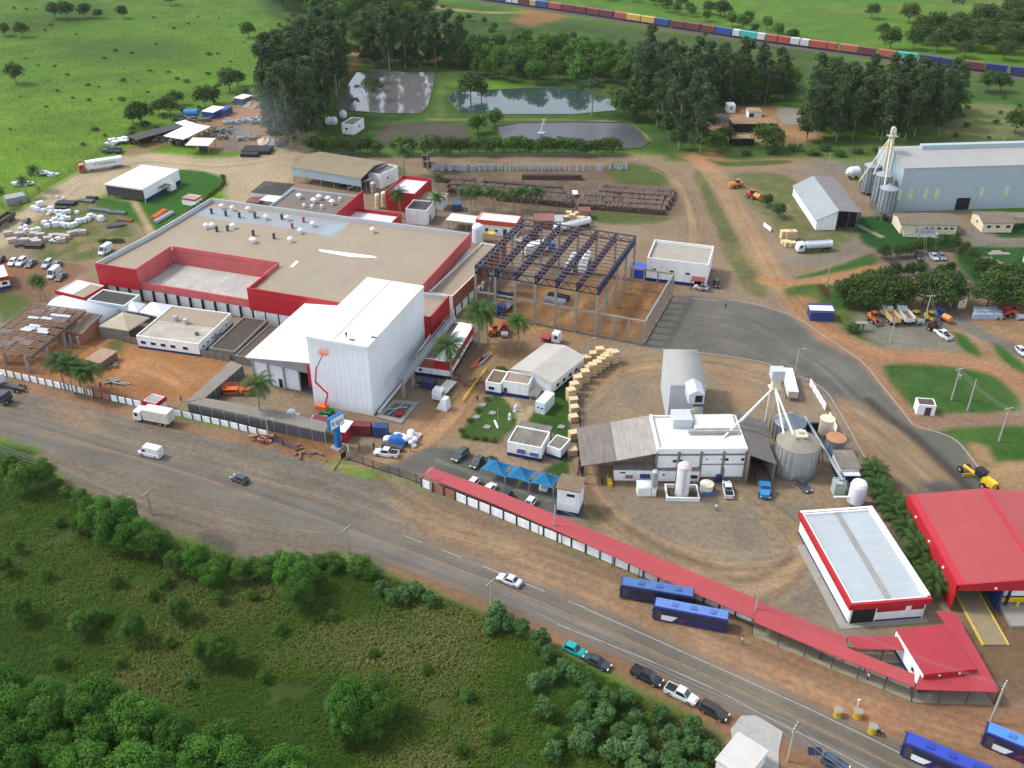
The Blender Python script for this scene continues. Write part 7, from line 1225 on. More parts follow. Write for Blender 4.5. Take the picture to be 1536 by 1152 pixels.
p1=W(500,239,2);o=thing('belt_conveyor','inclined belt conveyor beyond the long shed roof','conveyor',W(506,238));d=W(538,215,5)-W(506,238);part(o,'belt',m_steeld,lambda mb:mb.beam((0,0,.8),d,.8,.3));part(o,'stand',m_steel,lambda mb:[mb.cbox(d.x*t,d.y*t,0,.15,.15,5*t)for t in(.4,.8)])
o=thing('belt_conveyor','inclined grey conveyor rising to the boiler stacks behind the factory','conveyor',W(522,286));d=W(556,268,5)-W(522,286);part(o,'belt',m_steel,lambda mb:mb.beam((0,0,.8),d,.8,.3));part(o,'stand',m_steel,lambda mb:[mb.cbox(d.x*t,d.y*t,0,.15,.15,5*t)for t in(.4,.8)])
# transformer yard
A,rz,L,D=frame((1355,354),(1406,356),(1404,341),.2);o=thing('transformer_yard','white-railed transformer yard with blue-grey switchgear before the warehouse office','switchyard',(A.x,A.y,0),rz);part(o,'rail',m_white,lambda mb:[mb.beam(a,b,.1)for a,b in(((0,0,1),(L,0,1)),((0,D,1),(L,D,1)),((0,0,1),(0,D,1)),((L,0,1),(L,D,1)))]+[mb.cbox(L*i/6,y,0,.12,.12,1)for i in range(7)for y in(0,D)]);part(o,'pad',m_conc2,lambda mb:mb.box(0,0,0,L,D,.1))
for i in range(4):part(o,'transformer',m_bluegrey,lambda mb:(mb.box(1+i*L/4.4,D*.3,.1,2.6+i*L/4.4,D*.7,1.9),[mb.cbox(1.3+i*L/4.4+j*.5,D*.5,1.9,.12,.12,.6)for j in range(3)]))
# trailer by elevator, white panels at the kerb
p0,p1=W(1179,566),W(1188,602);d=p1-p0;o=thing('white_trailer','long narrow white trailer body parked beyond the elevator tower','trailer',(p0+p1)/2,math.atan2(d.y,d.x));part(o,'body',m_tarpw,lambda mb:mb.box(-d.length/2,-1.1,.9,d.length/2,1.1,2.6));part(o,'rear_door',mat('pinkish_door',(.5,.4,.38),.6,.1),lambda mb:mb.box(d.length/2,-1,1,d.length/2+.05,1,2.5));
for x in(-2.5,3.4):
    for s in(-1,1):wheel_(o,x,s*1.0,.45,.3)
for pts,l in((((1214,577),(1238,617)),'leaning white panels in a row along the inner kerb'),(((1243,628),(1254,650)),'broken white panels beyond the cream hopper tank')):
    a,b=W(*pts[0]),W(*pts[1]);d=b-a;o=thing('panel_fence',l,'fence',a)
    for i in range(5):part(o,'panel',m_panw,lambda mb:mb.beam((d*((i+.05)/5))+Vector((0,0,.9)),(d*((i+.9)/5))+Vector((0,0,.9)),.12,1.7))
for(a,b),l in zip((((1145,340),(1156,348)),),('white signboard leaning at the roadside by the crates on the right',)):
    a,b=W(*a),W(*b);d=b-a;o=thing('sign_board',l,'sign',a);part(o,'panel',m_white,lambda mb:mb.beam((0,0,.8),(d.x,d.y,.8),.1,1.3));part(o,'leg',m_steel,lambda mb:[mb.cbox(d.x*t,d.y*t,0,.1,.1,.4)for t in(.1,.9)])
# ---------------------------------------------------------------- stacks that repeat
def crate_proto(dims,m,name,slats=True):
    rt=thing(name,'','');dx,dy,dz=dims;MB().box(-dx/2,-dy/2,.12,dx/2,dy/2,dz).build('box',m,rt);mb=MB()
    for s in(-1,1):
        for z in(dz*.2,dz*.5,dz*.8):mb.box(-dx/2-.03,s*dy/2-(.0 if s>0 else .04),z,dx/2+.03,s*dy/2+(.04 if s>0 else 0),z+.14)
    mb.build('slats',m_wood,rt);MB().box(-dx/2,-dy/2,0,dx/2,-dy/2+.2,.12).box(-dx/2,dy/2-.2,0,dx/2,dy/2,.12).build('skid',m_woodd,rt);rt.location=HIDE;return rt
rl0=random.Random(8);cp=crate_proto((2.3,2.0,2.2),mat('crate_side',alb(226,200,156,1.4),.85,.12,1.),'timber_crate');random.seed(21)
def put(proto,px,rz,label,cat,group,scale=None,z=0.):
    p=W(*px)+Vector((0,0,z))
    if proto.name not in USED:USED.add(proto.name);proto.location=p;proto.rotation_euler.z=rz;proto.scale=(scale or(1,1,1));return tag(proto,label,cat,group)
    return copy_tree(proto,p,rz,label,group,scale=scale)if not tag else tag(copy_tree(proto,p,rz,scale=scale),label,cat,group)
CR=[(858,678,.7),(860,656,1.),(860,628,.7),(861,616,.9),(860,604,.9),(856,597,1.5),(861,589,1.6),(866,579,1.6),(871,571,1.2),(877,570,1.6),(882,561,1.4),(888,560,1.6),(895,555,1.5),(901,550,1.5),(907,546,1.5),(880,540,.8),(889,536,1.),(899,535,1.5),(910,538,1.2),(914,533,1.),(921,541,1.6)]
for i,(u,v,s)in enumerate(CR):
    put(cp,(u,v+3),R(random.uniform(5,25)),'new timber crate in the curved row beside the garden hedge','crate','timber crates curving round the mill yard',(.82,.8,s*.92))
for i,(u,v,s)in enumerate([(830,333,.7),(838,333,.9),(846,334,1.),(852,332,.8),(858,333,1.2),(866,333,.8),(872,334,.9),(880,334,.8),(866,326,.8),(853,325,.8)]):put(cp,(u,v),R(random.uniform(-15,25)),'timber crate in the cluster behind the steel frame','crate','timber crates behind the steel frame',(.8,.8,s))
for i,(u,v,s)in enumerate([(1175,358,1.2),(1182,359,1.3),(1188,359,1.3),(1181,369,.7),(1188,370,.7),(1177,366,.5)]):put(cp,(u,v),R(10),'timber crate stacked beside the white tanker on the right','crate','timber crates by the tanker',(.9,.9,s))
rt=bldg('rust_shelter','small rust-roofed shelter over crates behind the steel frame','shelter',(868,318),(886,318),(885,311),2.6,None,m_rustroof,'slab',open_=m_woodd,posts=2,over=.1)
def bale_proto(name,m):
    rt=thing(name,'','');MB().loft([(-1,[(-.6,.05),(-.75,.5),(-.6,1.3),(.6,1.3),(.75,.5),(.6,.05)]),(-.8,[(-.75,0),(-.85,.6),(-.7,1.5),(.7,1.5),(.85,.6),(.75,0)]),(.8,[(-.75,0),(-.85,.6),(-.7,1.5),(.7,1.5),(.85,.6),(.75,0)]),(1,[(-.6,.05),(-.75,.5),(-.6,1.3),(.6,1.3),(.75,.5),(.6,.05)])]).build('wrapping',m,rt);part(rt,'strap',m_steel,lambda mb:[mb.box(x,-.86,.02,x+.06,.86,1.52)for x in(-.5,.45)]);rt.location=HIDE;return rt
bp_=bale_proto('wrapped_bale',m_tarpw)
BL=[(x/7.68,280+y/7.68,s)for x,y,s in[(470,225,1.5),(395,270,1.3),(430,285,1.2),(500,290,1.),(590,280,1.4),(585,310,1.),(650,310,1.1),(690,305,1.),(740,310,1.),(790,305,1.1),(555,330,.7),(690,355,1.1),(740,375,1.2),(790,385,1.1),(640,400,1.2),(715,410,1.2),(600,420,1.),(520,440,1.3),(550,470,1.1),(650,460,1.4),(720,455,1.2),(770,465,1.2),(830,470,1.3),(870,450,1.1),(910,420,1.3),(960,410,1.2),(1010,390,1.2),(1050,360,1.3),(1090,360,1.),(1165,390,1.5),(300,480,1.),(245,510,1.1),(310,520,1.),(380,525,1.1),(440,515,1.2),(660,130,.7),(735,145,.7),(890,310,.9)]]
for u,v,s in BL:put(bp_,(u,v),R(random.uniform(-40,40)),'white plastic-wrapped bale in the heap of the left stockyard','bale','white wrapped bales in the left stockyard',(s*.72,s*.72,s*.72))
pp=crate_proto((3.4,2.1,1.5),mat('pinkish_pack',alb(208,196,192,1.7),.8,.1,1.),'wrapped_pallet')
for x,y in[(100,560),(230,570),(150,640),(290,640),(400,570),(470,580),(400,640),(430,660),(560,620),(620,590),(700,590),(760,600),(830,560),(890,545),(950,545),(710,640)]:put(pp,(x/7.68,280+y/7.68),R(random.uniform(-5,40)),'pinkish wrapped pallet in the front rows of the left stockyard','pallet','wrapped pallets in the left stockyard',(.75,.75,.85))
m_pipe=mat('black_pipe',(.018,.024,.026),.5,.15);m_gpipe=mat('greenish_pipe',(.08,.1,.1),.5,.15);m_rpipe=mat('rusty_pipe',(.2,.08,.04),.8,.2)
def pipes(label,a,b,n,m,r=.18,rows=2):
    a,b=W(*a),W(*b);d=b-a;q=Vector((-d.y,d.x,0)).normalized();o=thing('pipe_bundle',label,'pipes',(a+b)/2);e=d/2
    for i in range(n):c=q*((i%(n//rows)-n/rows/2)*r*2.1)+Vector((0,0,r+(i//(n//rows))*r*1.9));MB().tube(c-e,c+e,r,n=8).build('pipe',m,o)
Z3=lambda x,y:(x/7.68,280+y/7.68)
pipes('thick bundle of black pipes behind the white bales',Z3(665,200),Z3(880,205),10,m_pipe,.28);pipes('low black pipe bundle right behind the white bales',Z3(620,250),Z3(790,255),8,m_pipe,.2);pipes('grey-black pipe stack at the edge of the lawn',Z3(920,165),Z3(1085,180),8,m_gpipe,.22);pipes('short dark stack nearest the netted hall',Z3(1005,135),Z3(1130,140),6,m_pipe,.22);pipes('long dark pipes lying across the lawn edge',Z3(1045,265),Z3(1270,290),8,m_gpipe,.2);pipes('second run of long dark pipes on the lawn',Z3(1255,300),Z3(1455,315),8,m_gpipe,.2);pipes('blue-grey steel bars on bare ground by the path',Z3(1230,470),Z3(1440,440),10,m_gpipe,.2);pipes('rusty steel beams left of the lawn path',Z3(1350,385),Z3(1530,400),8,m_rpipe,.18);pipes('black bundle lying before the front pallets',Z3(300,690),Z3(500,695),8,m_pipe,.28);pipes('dark netting bundle at the left of the front pallets',Z3(170,690),Z3(290,670),6,m_gpipe,.25)
Z12=lambda x,y:(180+x/5.9,130+y/5.9)
pipes('big bundle of black pipes by the pale road curve',Z12(1100,572),Z12(1345,576),14,m_pipe,.42);pipes('smaller black pipe bundle in front of the big one',Z12(1078,610),Z12(1230,614),8,m_pipe,.34)
pipes('orange tube bundle on the lawn corner',(229,330),(247,318),6,m_orange,.3);pipes('pale aluminium sheets on the lawn corner',(232,335),(258,320),6,m_steel,.26)
for x,y,l,s_ in((880,400,'stack of grey steel sections in the scrap yard',1),(850,450,'blue-grey scrap heap right of the pale shed',2),(1130,460,'grey scrap heap along the right of the gravel square',3),(1000,320,'row of grey scrap at the back of the gravel square',4),(1250,320,'grey scrap and blocks near the eucalyptus trunks',5),(700,300,'dark scrap along the back of the scrap yard',6),(330,440,'blue-grey junk beside the big pale shed',7),(1150,310,'pile of grey pipes before the earth heap',8),(1350,345,'concrete blocks beside the sandy track',9),(560,290,'junk pile by the blue tank',10),(420,470,'barrels and junk under the shed eaves',11)):stackp('scrap_heap',l,Z12(x,y),22,(2.2,.7,.5),(m_steel,m_gpipe,m_conc,m_conc2)[s_%4],'scrap',30+s_,4.2,1.5)
for(x,y),c,l in(((1300,490),(.4,.32,.26),'pale rubble heap by the sandy track'),((1400,500),(.17,.17,.17),'grey gravel heap right of the pale rubble'),((1180,170),(.26,.19,.12),'brown earth heap below the lone blue cabin')):
    p=W(*Z12(x,y));o=thing('earth_heap',l,'heap',p);random.seed(x);mb=MB();n=14;prof=[(4.2,0),(3.2,.7),(2,1.4),(.8,1.9),(.1,2.0)];k=len(mb.v)
    for r_,z in prof:mb.v+=[(r_*math.cos(2*math.pi*i/n)*random.uniform(.8,1.2),r_*math.sin(2*math.pi*i/n)*random.uniform(.8,1.2),z*random.uniform(.8,1.15))for i in range(n)]
    for j in range(len(prof)-1):
        for i in range(n):a_=k+j*n+i;b_=k+j*n+(i+1)%n;mb.f.append((a_,b_,b_+n,a_+n));mb.m.append(0)
    mb.build('mound',mat('heap_%d'%x,c,.95,.25,.8,bump=.5),o)
m_bag3=mat('silver_sheeting',(.42,.47,.5),.6,.12,1.)
for(x,y),l in(((640,130),'white plastic sheets over the stack behind the semi-trailer'),((800,95),'white sheet bundle by the lean-to end')):stackp('sheeted_stack',l,(100+x/8.53,200+y/8.53),9,(2.6,1.6,.5),m_tarpw,'stack',x,3,.4)
stackp('dark_stack','dark stack of pallets behind the semi-trailer',(100+600/8.53,200+240/8.53),14,(2.4,1.4,.6),m_steeld,'stack',77,3.4,.3);stackp('junk_stack','pale junk stacks along the pasture fence at the left',(72,262),9,(2.4,1.4,.5),m_bag3,'stack',78,2.8,.6);stackp('junk_stack','pale sheets stacked between two coconut palms at the left',(38,277),9,(2.4,1.4,.5),m_bag3,'stack',79,3,.6);ground_container('long grey container with a ribbed pale roof on the grass at the left',(9,299),(38,293),(30,288),2.4,(.22,.23,.23))
bg=bale_proto('stacked_sack',mat('blue_grey_sack',(.3,.37,.44),.7,.1,1.))
for i in range(20):u=1463+(i%7)*5.6+random.uniform(-1,1);v=(478,473,469)[i//7];put(bg,(u,v),R(random.uniform(-8,8)),'blue-grey bulk sack in the block of sacks beside the right mango tree','sack','blue-grey sacks beside the mango tree',(.75,.8,1.))
gb=thing('concrete_stake','','');MB().prism([(-.4,-.25),(.4,-.25),(.4,.25),(-.4,.25)],0,1.9).build('block',mat('pale_grey_block',(.34,.38,.42),.85,.12,1.),gb);part(gb,'cap',m_conc2,lambda mb:mb.box(-.45,-.3,1.9,.45,.3,2.05));gb.location=HIDE
random.seed(3);us=[650+i*3.4 for i in range(30)]+[752+i*6. for i in range(14)]+[838,848,856,866,874,884,896,900,914,924,928,932,936,940]
for u in us:put(gb,(u+random.uniform(-1,1),255+(random.uniform(-1,1.5))-(2 if u>900 else 0)),R(random.uniform(-15,15)),'grey upright block in the long row beyond the log piles','block','grey upright blocks beyond the log piles',(1,1,random.uniform(.8,1.1)))
# log piles
m_log=mat('log_bark',alb(148,126,113),.95,.5,3.2)
m_logd=mat('log_dark',alb(92,74,64),.95,.3,2.)
Z7=lambda x,y:(680+x/3.84,220+y/3.84);Z4=lambda x,y:(560+x/7.68,220+y/7.68);rl_=random.Random(5)
LP=[(Z7(160,215),Z7(640,255),4),(Z7(0,232),Z7(660,288),4),(Z7(60,262),Z7(690,318),4),(Z7(250,300),Z7(700,342),4),(Z7(840,245),Z7(1290,280),4),(Z7(830,270),Z7(1285,304),4),(Z7(740,296),Z7(1270,330),4),(Z7(720,322),Z7(1255,356),4),(Z7(715,345),Z7(1245,386),4),(Z4(720,385),Z4(1180,420),3),(Z4(870,455),Z4(1320,500),3),(Z4(870,505),Z4(1310,545),3)]
LPL=['rearmost left row of logs beyond the palms','second left row of logs from the back','third left row of logs from the back','front left row of logs behind the palm clumps','rearmost right row of logs beside the dirt road','second right row of logs from the back','middle right row of logs','second right row of logs from the front','foremost long row of logs behind the crates','short log row nearest the red boiler house','log row behind the blue container on the grass','log row just behind the blue container']
for(a,b,h),l in zip(LP,LPL):
    h+=1
    a,b=W(*a),W(*b);d=b-a;Ln=d.length;d.normalize();q=Vector((-d.y,d.x,0));mb=MB();r=.21;n=int(Ln/.44)
    for j in range(h):
        for i in range(n-j):c=d*(i*.44+j*.22+rl_.uniform(-.05,.05))+Vector((0,0,r+j*.36+rl_.uniform(-.05,.08)));w=1.7+rl_.uniform(-.35,.35);mb.tube(c-q*w,c+q*w,r*rl_.uniform(.7,1.2),n=6,m=0)if rl_.random()>.06 else 0
    o=mb.build('log_row',m_log,label=l,cat='logs');o.location=a
a,b=W(*Z7(395,185)),W(*Z7(740,188));d=b-a;o=MB().loft([(0,[(-1.2,0),(-.7,1.5),(.7,1.5),(1.2,0)]),(d.length,[(-1.2,0),(-.7,1.6),(.7,1.6),(1.2,0)])]).build('bark_heap',m_logd,label='long dark bark heap on the grass behind the log rows',cat='heap');o.location=a;o.rotation_euler.z=math.atan2(d.y,d.x)
o=bldg('log_yard_sheet','small white sheet shelter between the log rows','shelter',Z7(690,275),Z7(715,275),Z7(735,255),1.2,None,m_rp2,'slab',open_=m_woodd,posts=2,over=.1)
# garden furniture on the lawns
for u,v in((723,617),(723,613),(737,640),(731,641),(712,642),(711,626)):pass
o=thing('garden_statue','white garden ornament group on the lawn near the path','ornament',W(773,617));part(o,'figure',m_white,lambda mb:(mb.lathe(0,0,[(.4,0),(.3,.5),(.35,1.2),(.1,1.7)],10),mb.lathe(.3,1.4,[(.3,0),(.25,.6),(.1,1.1)],8),mb.lathe(-1.2,-3.2,[(.4,0),(.3,.6),(.35,1.3),(.1,1.7)],10)));part(o,'plinth',m_conc2,lambda mb:mb.box(-.6,-.6,0,.6,.6,.1))
o=thing('flagpole','thin flagpole with a white concrete foot on the oval garden lawn','flagpole',W(747,643));part(o,'shaft',m_pole,lambda mb:mb.tube((0,0,0),(0,0,5.5),.06,n=8));part(o,'foot',m_white,lambda mb:mb.beam((0,0,.1),(-.8,3.0,.1),.4,.2))
for u,v,l in((738,620,'pale rock on the garden lawn by the flagpole'),(730,641,'flat pale slab at the front of the garden lawn'),(723,608,'little white stone at the left of the garden lawn'),(714,626,'white disc near the drive edge of the garden lawn'),(841,641,'cream hatch cover on the right garden lawn')):o=thing('garden_stone',l,'stone',W(u,v));part(o,'stone',m_conc2,lambda mb:mb.prism([(-.9,-.5),(.6,-.7),(1,.3),(-.2,.8)],0,.25))
o=thing('pond_fountain','white water jet of the aerator in the front pond','fountain',W(812,200));rf=random.Random(2);part(o,'spray',m_tarpw,lambda mb:[mb.cbox(.06*z*z*.6+rf.gauss(0,.12+.05*z),rf.gauss(0,.12+.05*z),z,.13,.13,.2)for z in[rf.uniform(0,1)*5.5 for _ in range(220)]]);part(o,'float',m_steel,lambda mb:mb.lathe(0,0,[(1.6,0),(1.6,.3)],14))
o=thing('bench_set','white concrete bench and letters set on the grass near the water tower','bench',W(1500,383));part(o,'slab',m_conc2,lambda mb:(mb.box(-3,0,0,3,1.4,.35),mb.box(-1.5,1.6,0,1.2,2.8,.35)));part(o,'pad',m_conc,lambda mb:mb.prism([(-6.5,-1.5),(-4,-1.2),(.5,-6.5),(-3,-6.5)],0,.1))
o=thing('roadside_bin','grey roofed board on two legs at the gravel lot lawn','board',W(1290,496));part(o,'top',m_conc2,lambda mb:mb.box(-1.4,-.6,2.2,1.4,.6,2.35));part(o,'leg',m_conc,lambda mb:[mb.cbox(x,0,0,.5,.4,2.2)for x in(-.6,.6)])
# ---------------------------------------------------------------- people
def person_mesh(pose):
    """one continuous skinned figure; materials by region"""
    s=1 if pose!=2 else-1;st=(.0,.16,.1)[pose]
    V=[(0,0,.98),(0,0,1.18),(0,0,1.42),(0,0,1.52),(.01,0,1.62),(.02,0,1.74)];Rr=[.15,.14,.16,.06,.1,.085];E=[(0,1),(1,2),(2,3),(3,4),(4,5)]
    def chain(start,pts,rad):
        k=start
        for p,r in zip(pts,rad):V.append(p);Rr.append(r);E.append((k,len(V)-1));k=len(V)-1
        return k
    for q in(-1,1):
        f=st*q*s;chain(0,[(0,.1*q,.9),(f*.7,.1*q,.5),(f,.1*q,.09),(f+.16,.11*q,.04)],[.1,.065,.045,.04])
        a=-f*.9;h=chain(2,[(0,.19*q,1.4),(a*.4-.02,.25*q,1.14),(a+.04,.26*q,.92),(a+.06,.26*q,.84)],[.065,.045,.032,.03])
        for j,(dy,ln)in enumerate(((-.03,.07),(-.01,.085),(.01,.08),(.03,.065))):chain(h,[(a+.07,.26*q+dy,.84-ln)],[.009])
        chain(h,[(a+.11,.25*q,.8)],[.01])
    me=bpy.data.meshes.new('person');me.from_pydata(V,E,[]);o=bpy.data.objects.new('person_tmp',me);COL.objects.link(o)
    md=o.modifiers.new('skin','SKIN');sv=me.skin_vertices[0].data
    for i,r in enumerate(Rr):sv[i].radius=(r,r)
    sv[0].use_root=True;o.modifiers.new('sub','SUBSURF').levels=1
    dg=bpy.context.evaluated_depsgraph_get();m2=bpy.data.meshes.new_from_object(o.evaluated_get(dg));bpy.data.objects.remove(o)
    return m2
m_skin=mat('skin',(.28,.15,.1),.6,.05);m_hair=mat('dark_hair',(.02,.015,.012),.8,.1)
PMESH=[person_mesh(i)for i in range(3)]
PM={k:mat('cloth_'+k,c,.9,.12,3.)for k,c in dict(black=(.02,.02,.025),navy=(.02,.03,.09),yellow=(.6,.45,.12),white=(.6,.6,.6),orange=(.5,.14,.04),grey=(.12,.12,.13),red=(.35,.03,.03)).items()}
def person(px,yaw,pose,top,legs,label,z=0.):
    me=PMESH[pose].copy();me.materials.clear()
    for m_ in(PM[top],PM[legs],m_skin):me.materials.append(m_)
    for p in me.polygons:
        c=p.center;p.material_index=2 if c.z>1.5 or(abs(c.y)>.2 and c.z<.95)else(1 if c.z<.95 else 0);p.use_smooth=True
    o=bpy.data.objects.new('person',me);COL.objects.link(o);o.location=W(*px,z);o.rotation_euler.z=R(yaw);tag(o,label,'person')
    MB().lathe(0,0,[(.1,1.68),(.115,1.74),(.09,1.82),(.03,1.85)],10).build('hair',m_hair,o);part(o,'face',m_hair,lambda mb:([mb.cbox(.105,y,1.665,.02,.025,.015)for y in(-.035,.035)],mb.cbox(.105,0,1.6,.015,.05,.012)))
person((540,676),200,1,'black','black','person in dark clothes walking inside the entrance, left of two');person((561,674),250,0,'black','navy','person in dark clothes standing inside the entrance, right of two');person((616,677),180,0,'black','black','person in black standing below the white bulk bags');person((518,678),0,1,'red','grey','person in a red top by the pylon sign base');person((1113,966),270,0,'yellow','grey','person in a yellow shirt on the red verge right of the buses');person((1230,990),180,1,'navy','black','person in dark blue walking under the wide red walkway');person((1301,1020),200,0,'white','navy','person in a white shirt under the wide red walkway');person((1074,766),240,1,'white','grey','person in white crossing the yard before the tank basin');person((1088,464),270,0,'navy','black','person in navy alone on the asphalt bend');person((903,727),270,0,'black','black','person in black under the left mill canopy');person((152,583),90,0,'navy','grey','person in navy behind the street wall by the palms');person((168,582),180,1,'black','grey','person in black walking beside the loose planks');person((272,603),60,0,'grey','navy','person in grey at the foot of the dug-up plot');person((443,595),200,0,'orange','grey','person in orange in the dark doorway of the lower white hall');person((520,508),90,1,'black','black','person in black standing on the tall white roof',17.32);person((983,848-160),0,0,'white','navy','person in white beside the mill offices')if False else None
person((137,388),200,0,'black','black','person in black near the minibus, beside a yellow umbrella');person((716,603),270,0,'black','navy','person in dark clothes on the drive by the garden hedge');person((988,902),180,1,'red','grey','person in red walking between the buses and the wall')

# ---------------------------------------------------------------- vegetation
def leaf_mat(name,c0,c1,c2,trans=.22):
    m=bpy.data.materials.new(name);m.use_nodes=True;t=m.node_tree;N=t.nodes;L=t.links;N.remove(N['Principled BSDF']);out=[n for n in N if n.type=='OUTPUT_MATERIAL'][0]
    at=N.new('ShaderNodeAttribute');at.attribute_name='tone';oi=N.new('ShaderNodeObjectInfo')
    ad=N.new('ShaderNodeMath');ad.operation='MULTIPLY_ADD';ad.inputs[1].default_value=.35;L.new(oi.outputs['Random'],ad.inputs[0]);L.new(at.outputs['Fac'],ad.inputs[2])
    cr=N.new('ShaderNodeValToRGB');e=cr.color_ramp.elements;e[0].position=.1;e[0].color=(*c0,1);e[1].position=1.15/1.35;e[1].color=(*c2,1);k=e.new(.5);k.color=(*c1,1)
    sc_=N.new('ShaderNodeMath');sc_.operation='MULTIPLY';sc_.inputs[1].default_value=1/1.35;L.new(ad.outputs[0],sc_.inputs[0]);L.new(sc_.outputs[0],cr.inputs[0])
    d=N.new('ShaderNodeBsdfPrincipled');d.inputs['Roughness'].default_value=.7;d.inputs['Specular IOR Level'].default_value=.12;tr_=N.new('ShaderNodeBsdfTranslucent');mx=N.new('ShaderNodeMixShader');mx.inputs[0].default_value=trans
    L.new(cr.outputs[0],d.inputs['Base Color']);L.new(cr.outputs[0],tr_.inputs[0]);L.new(d.outputs[0],mx.inputs[1]);L.new(tr_.outputs[0],mx.inputs[2]);L.new(mx.outputs[0],out.inputs[0]);return m
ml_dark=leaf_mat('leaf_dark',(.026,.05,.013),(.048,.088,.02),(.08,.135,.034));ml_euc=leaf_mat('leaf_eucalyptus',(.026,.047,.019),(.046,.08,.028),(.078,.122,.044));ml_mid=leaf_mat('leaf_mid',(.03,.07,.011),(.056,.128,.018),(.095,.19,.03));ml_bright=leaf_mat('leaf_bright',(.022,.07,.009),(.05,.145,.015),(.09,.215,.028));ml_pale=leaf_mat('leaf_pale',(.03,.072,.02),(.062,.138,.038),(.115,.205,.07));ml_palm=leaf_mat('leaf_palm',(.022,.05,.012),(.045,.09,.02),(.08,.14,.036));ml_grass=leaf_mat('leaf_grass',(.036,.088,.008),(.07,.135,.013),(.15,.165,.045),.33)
m_bark=mat('bark',(.1,.075,.055),.95,.25,2.);m_barkp=mat('pale_bark',(.24,.21,.17),.9,.25,2.)
def quads(name,cen,nor,size,asp,tone,m,rg,droop=0.):
    n=len(cen);nor=nor/(np.linalg.norm(nor,axis=1,keepdims=True)+1e-9);r=rg.normal(size=(n,3));a=np.cross(nor,r);a/=np.linalg.norm(a,axis=1,keepdims=True)+1e-9;b=np.cross(nor,a)
    a=a*(size*asp)[:,None]/2;b=b*size[:,None]/2
    V=np.stack([cen-a*.2-b,cen+a-b*.15,cen+a*.2+b,cen-a+b*.15],1).reshape(-1,3)
    me=bpy.data.meshes.new(name);me.vertices.add(n*4);me.vertices.foreach_set('co',V.ravel().astype(np.float32));me.loops.add(n*4);me.loops.foreach_set('vertex_index',np.arange(n*4,dtype=np.int32));me.polygons.add(n);me.polygons.foreach_set('loop_start',np.arange(n,dtype=np.int32)*4);me.update(calc_edges=True)
    at=me.attributes.new('tone','FLOAT','POINT');at.data.foreach_set('value',np.repeat(tone,4).astype(np.float32));me.materials.append(m);return me
def crown_mesh(name,seed,clumps,nleaf,size,m,asp=.6,tone0=.5):
    """clumps: (x, y, z, r, flat)"""
    rg=np.random.default_rng(seed);C_,N_,S_,T_=[],[],[],[];tot=sum(c[3]**2 for c in clumps)
    for x,y,z,r,fl in clumps:
        n=max(12,int(nleaf*r*r/tot));d=rg.normal(size=(n,3));d/=np.linalg.norm(d,axis=1,keepdims=True);d[:,2]=np.where(d[:,2]<-.35,-d[:,2],d[:,2]);rad=r*rg.uniform(.62,1.08,n)*(1+.18*np.sin(d[:,0]*7+x)*np.cos(d[:,1]*6+y))
        C_.append(np.array([x,y,z])+d*rad[:,None]*np.array([1,1,fl]));N_.append(d+rg.normal(size=(n,3))*.55+np.array([0,0,.35]));S_.append(size*rg.uniform(.6,1.35,n));T_.append(np.clip(tone0+rg.normal(0,.16,n)+rg.normal(0,.13),0,1))
    return quads(name,np.concatenate(C_),np.concatenate(N_),np.concatenate(S_),asp,np.concatenate(T_),m,rg)
def trunk_mesh(name,seed,h,r,limbs,m,top=.75):
    rd=random.Random(seed);mb=MB();p=Vector((0,0,0));k=5
    for i in range(k):
        q=Vector((rd.uniform(-.1,.1)*r*3,rd.uniform(-.1,.1)*r*3,h*top*(i+1)/k));mb.tube(p,q,r*(1-.16*i),r*(1-.16*(i+1)),7,caps=False);p=q
    for x,y,z in limbs:s=Vector((0,0,min(z*.75,h*top*rd.uniform(.4,.85))));mid=s.lerp(Vector((x,y,z)),.55)+Vector((0,0,-.05*h*.2));mb.tube(s,mid,r*.42,r*.26,5,caps=False);mb.tube(mid,Vector((x,y,z)),r*.26,r*.1,5,caps=False)
    me=bpy.data.meshes.new(name);me.from_pydata([tuple(v)for v in mb.v],[],mb.f);me.materials.append(m);me.update();return me
def proto_tree(name,seed,H,Rx,base,nc,rc,nleaf,size,m,bark=None,tr=.02,shape='round',trunk=True):
    rd=random.Random(seed);cl=[]
    for i in range(nc):
        if shape=='round':
            a=i*2.4+rd.uniform(-.4,.4);t=(i+.5)/nc;zz=base+(H-base)*(.25+.62*t);rr=Rx*math.sqrt(max(.05,1-(abs(t-.3)/.78)**2))*rd.uniform(.45,.75)
            cl.append((rr*math.cos(a),rr*math.sin(a),zz,rc*rd.uniform(.75,1.25),.8))
        elif shape=='tall':
            t=rd.random()**.8;zz=base+(H-base)*t;rr=Rx*(1-.6*t)*rd.uniform(.15,1)*(.55+.45*min(1,t*4));a=rd.uniform(0,6.28);cl.append((rr*math.cos(a),rr*math.sin(a),zz,rc*rd.uniform(.6,1.2)*(1-.3*t),1.05))
        elif shape=='flat':
            a=rd.uniform(0,6.28);rr=Rx*math.sqrt(rd.random());cl.append((rr*math.cos(a),rr*math.sin(a),base+(H-base)*(.9-.5*(rr/Rx)**2)*rd.uniform(.85,1),rc*rd.uniform(.7,1.2),.7))
    if shape=='round':cl.append((0,0,base+(H-base)*.55,rc*1.5,.9))
    cm=crown_mesh(name+'_crown',seed,cl,nleaf,size,m);tm=trunk_mesh(name+'_trunk',seed,H,H*tr,[c[:3]for c in cl[:7]],bark or m_bark,.85 if shape=='tall' else .6)if trunk else None
    return(name,H,cm,tm)
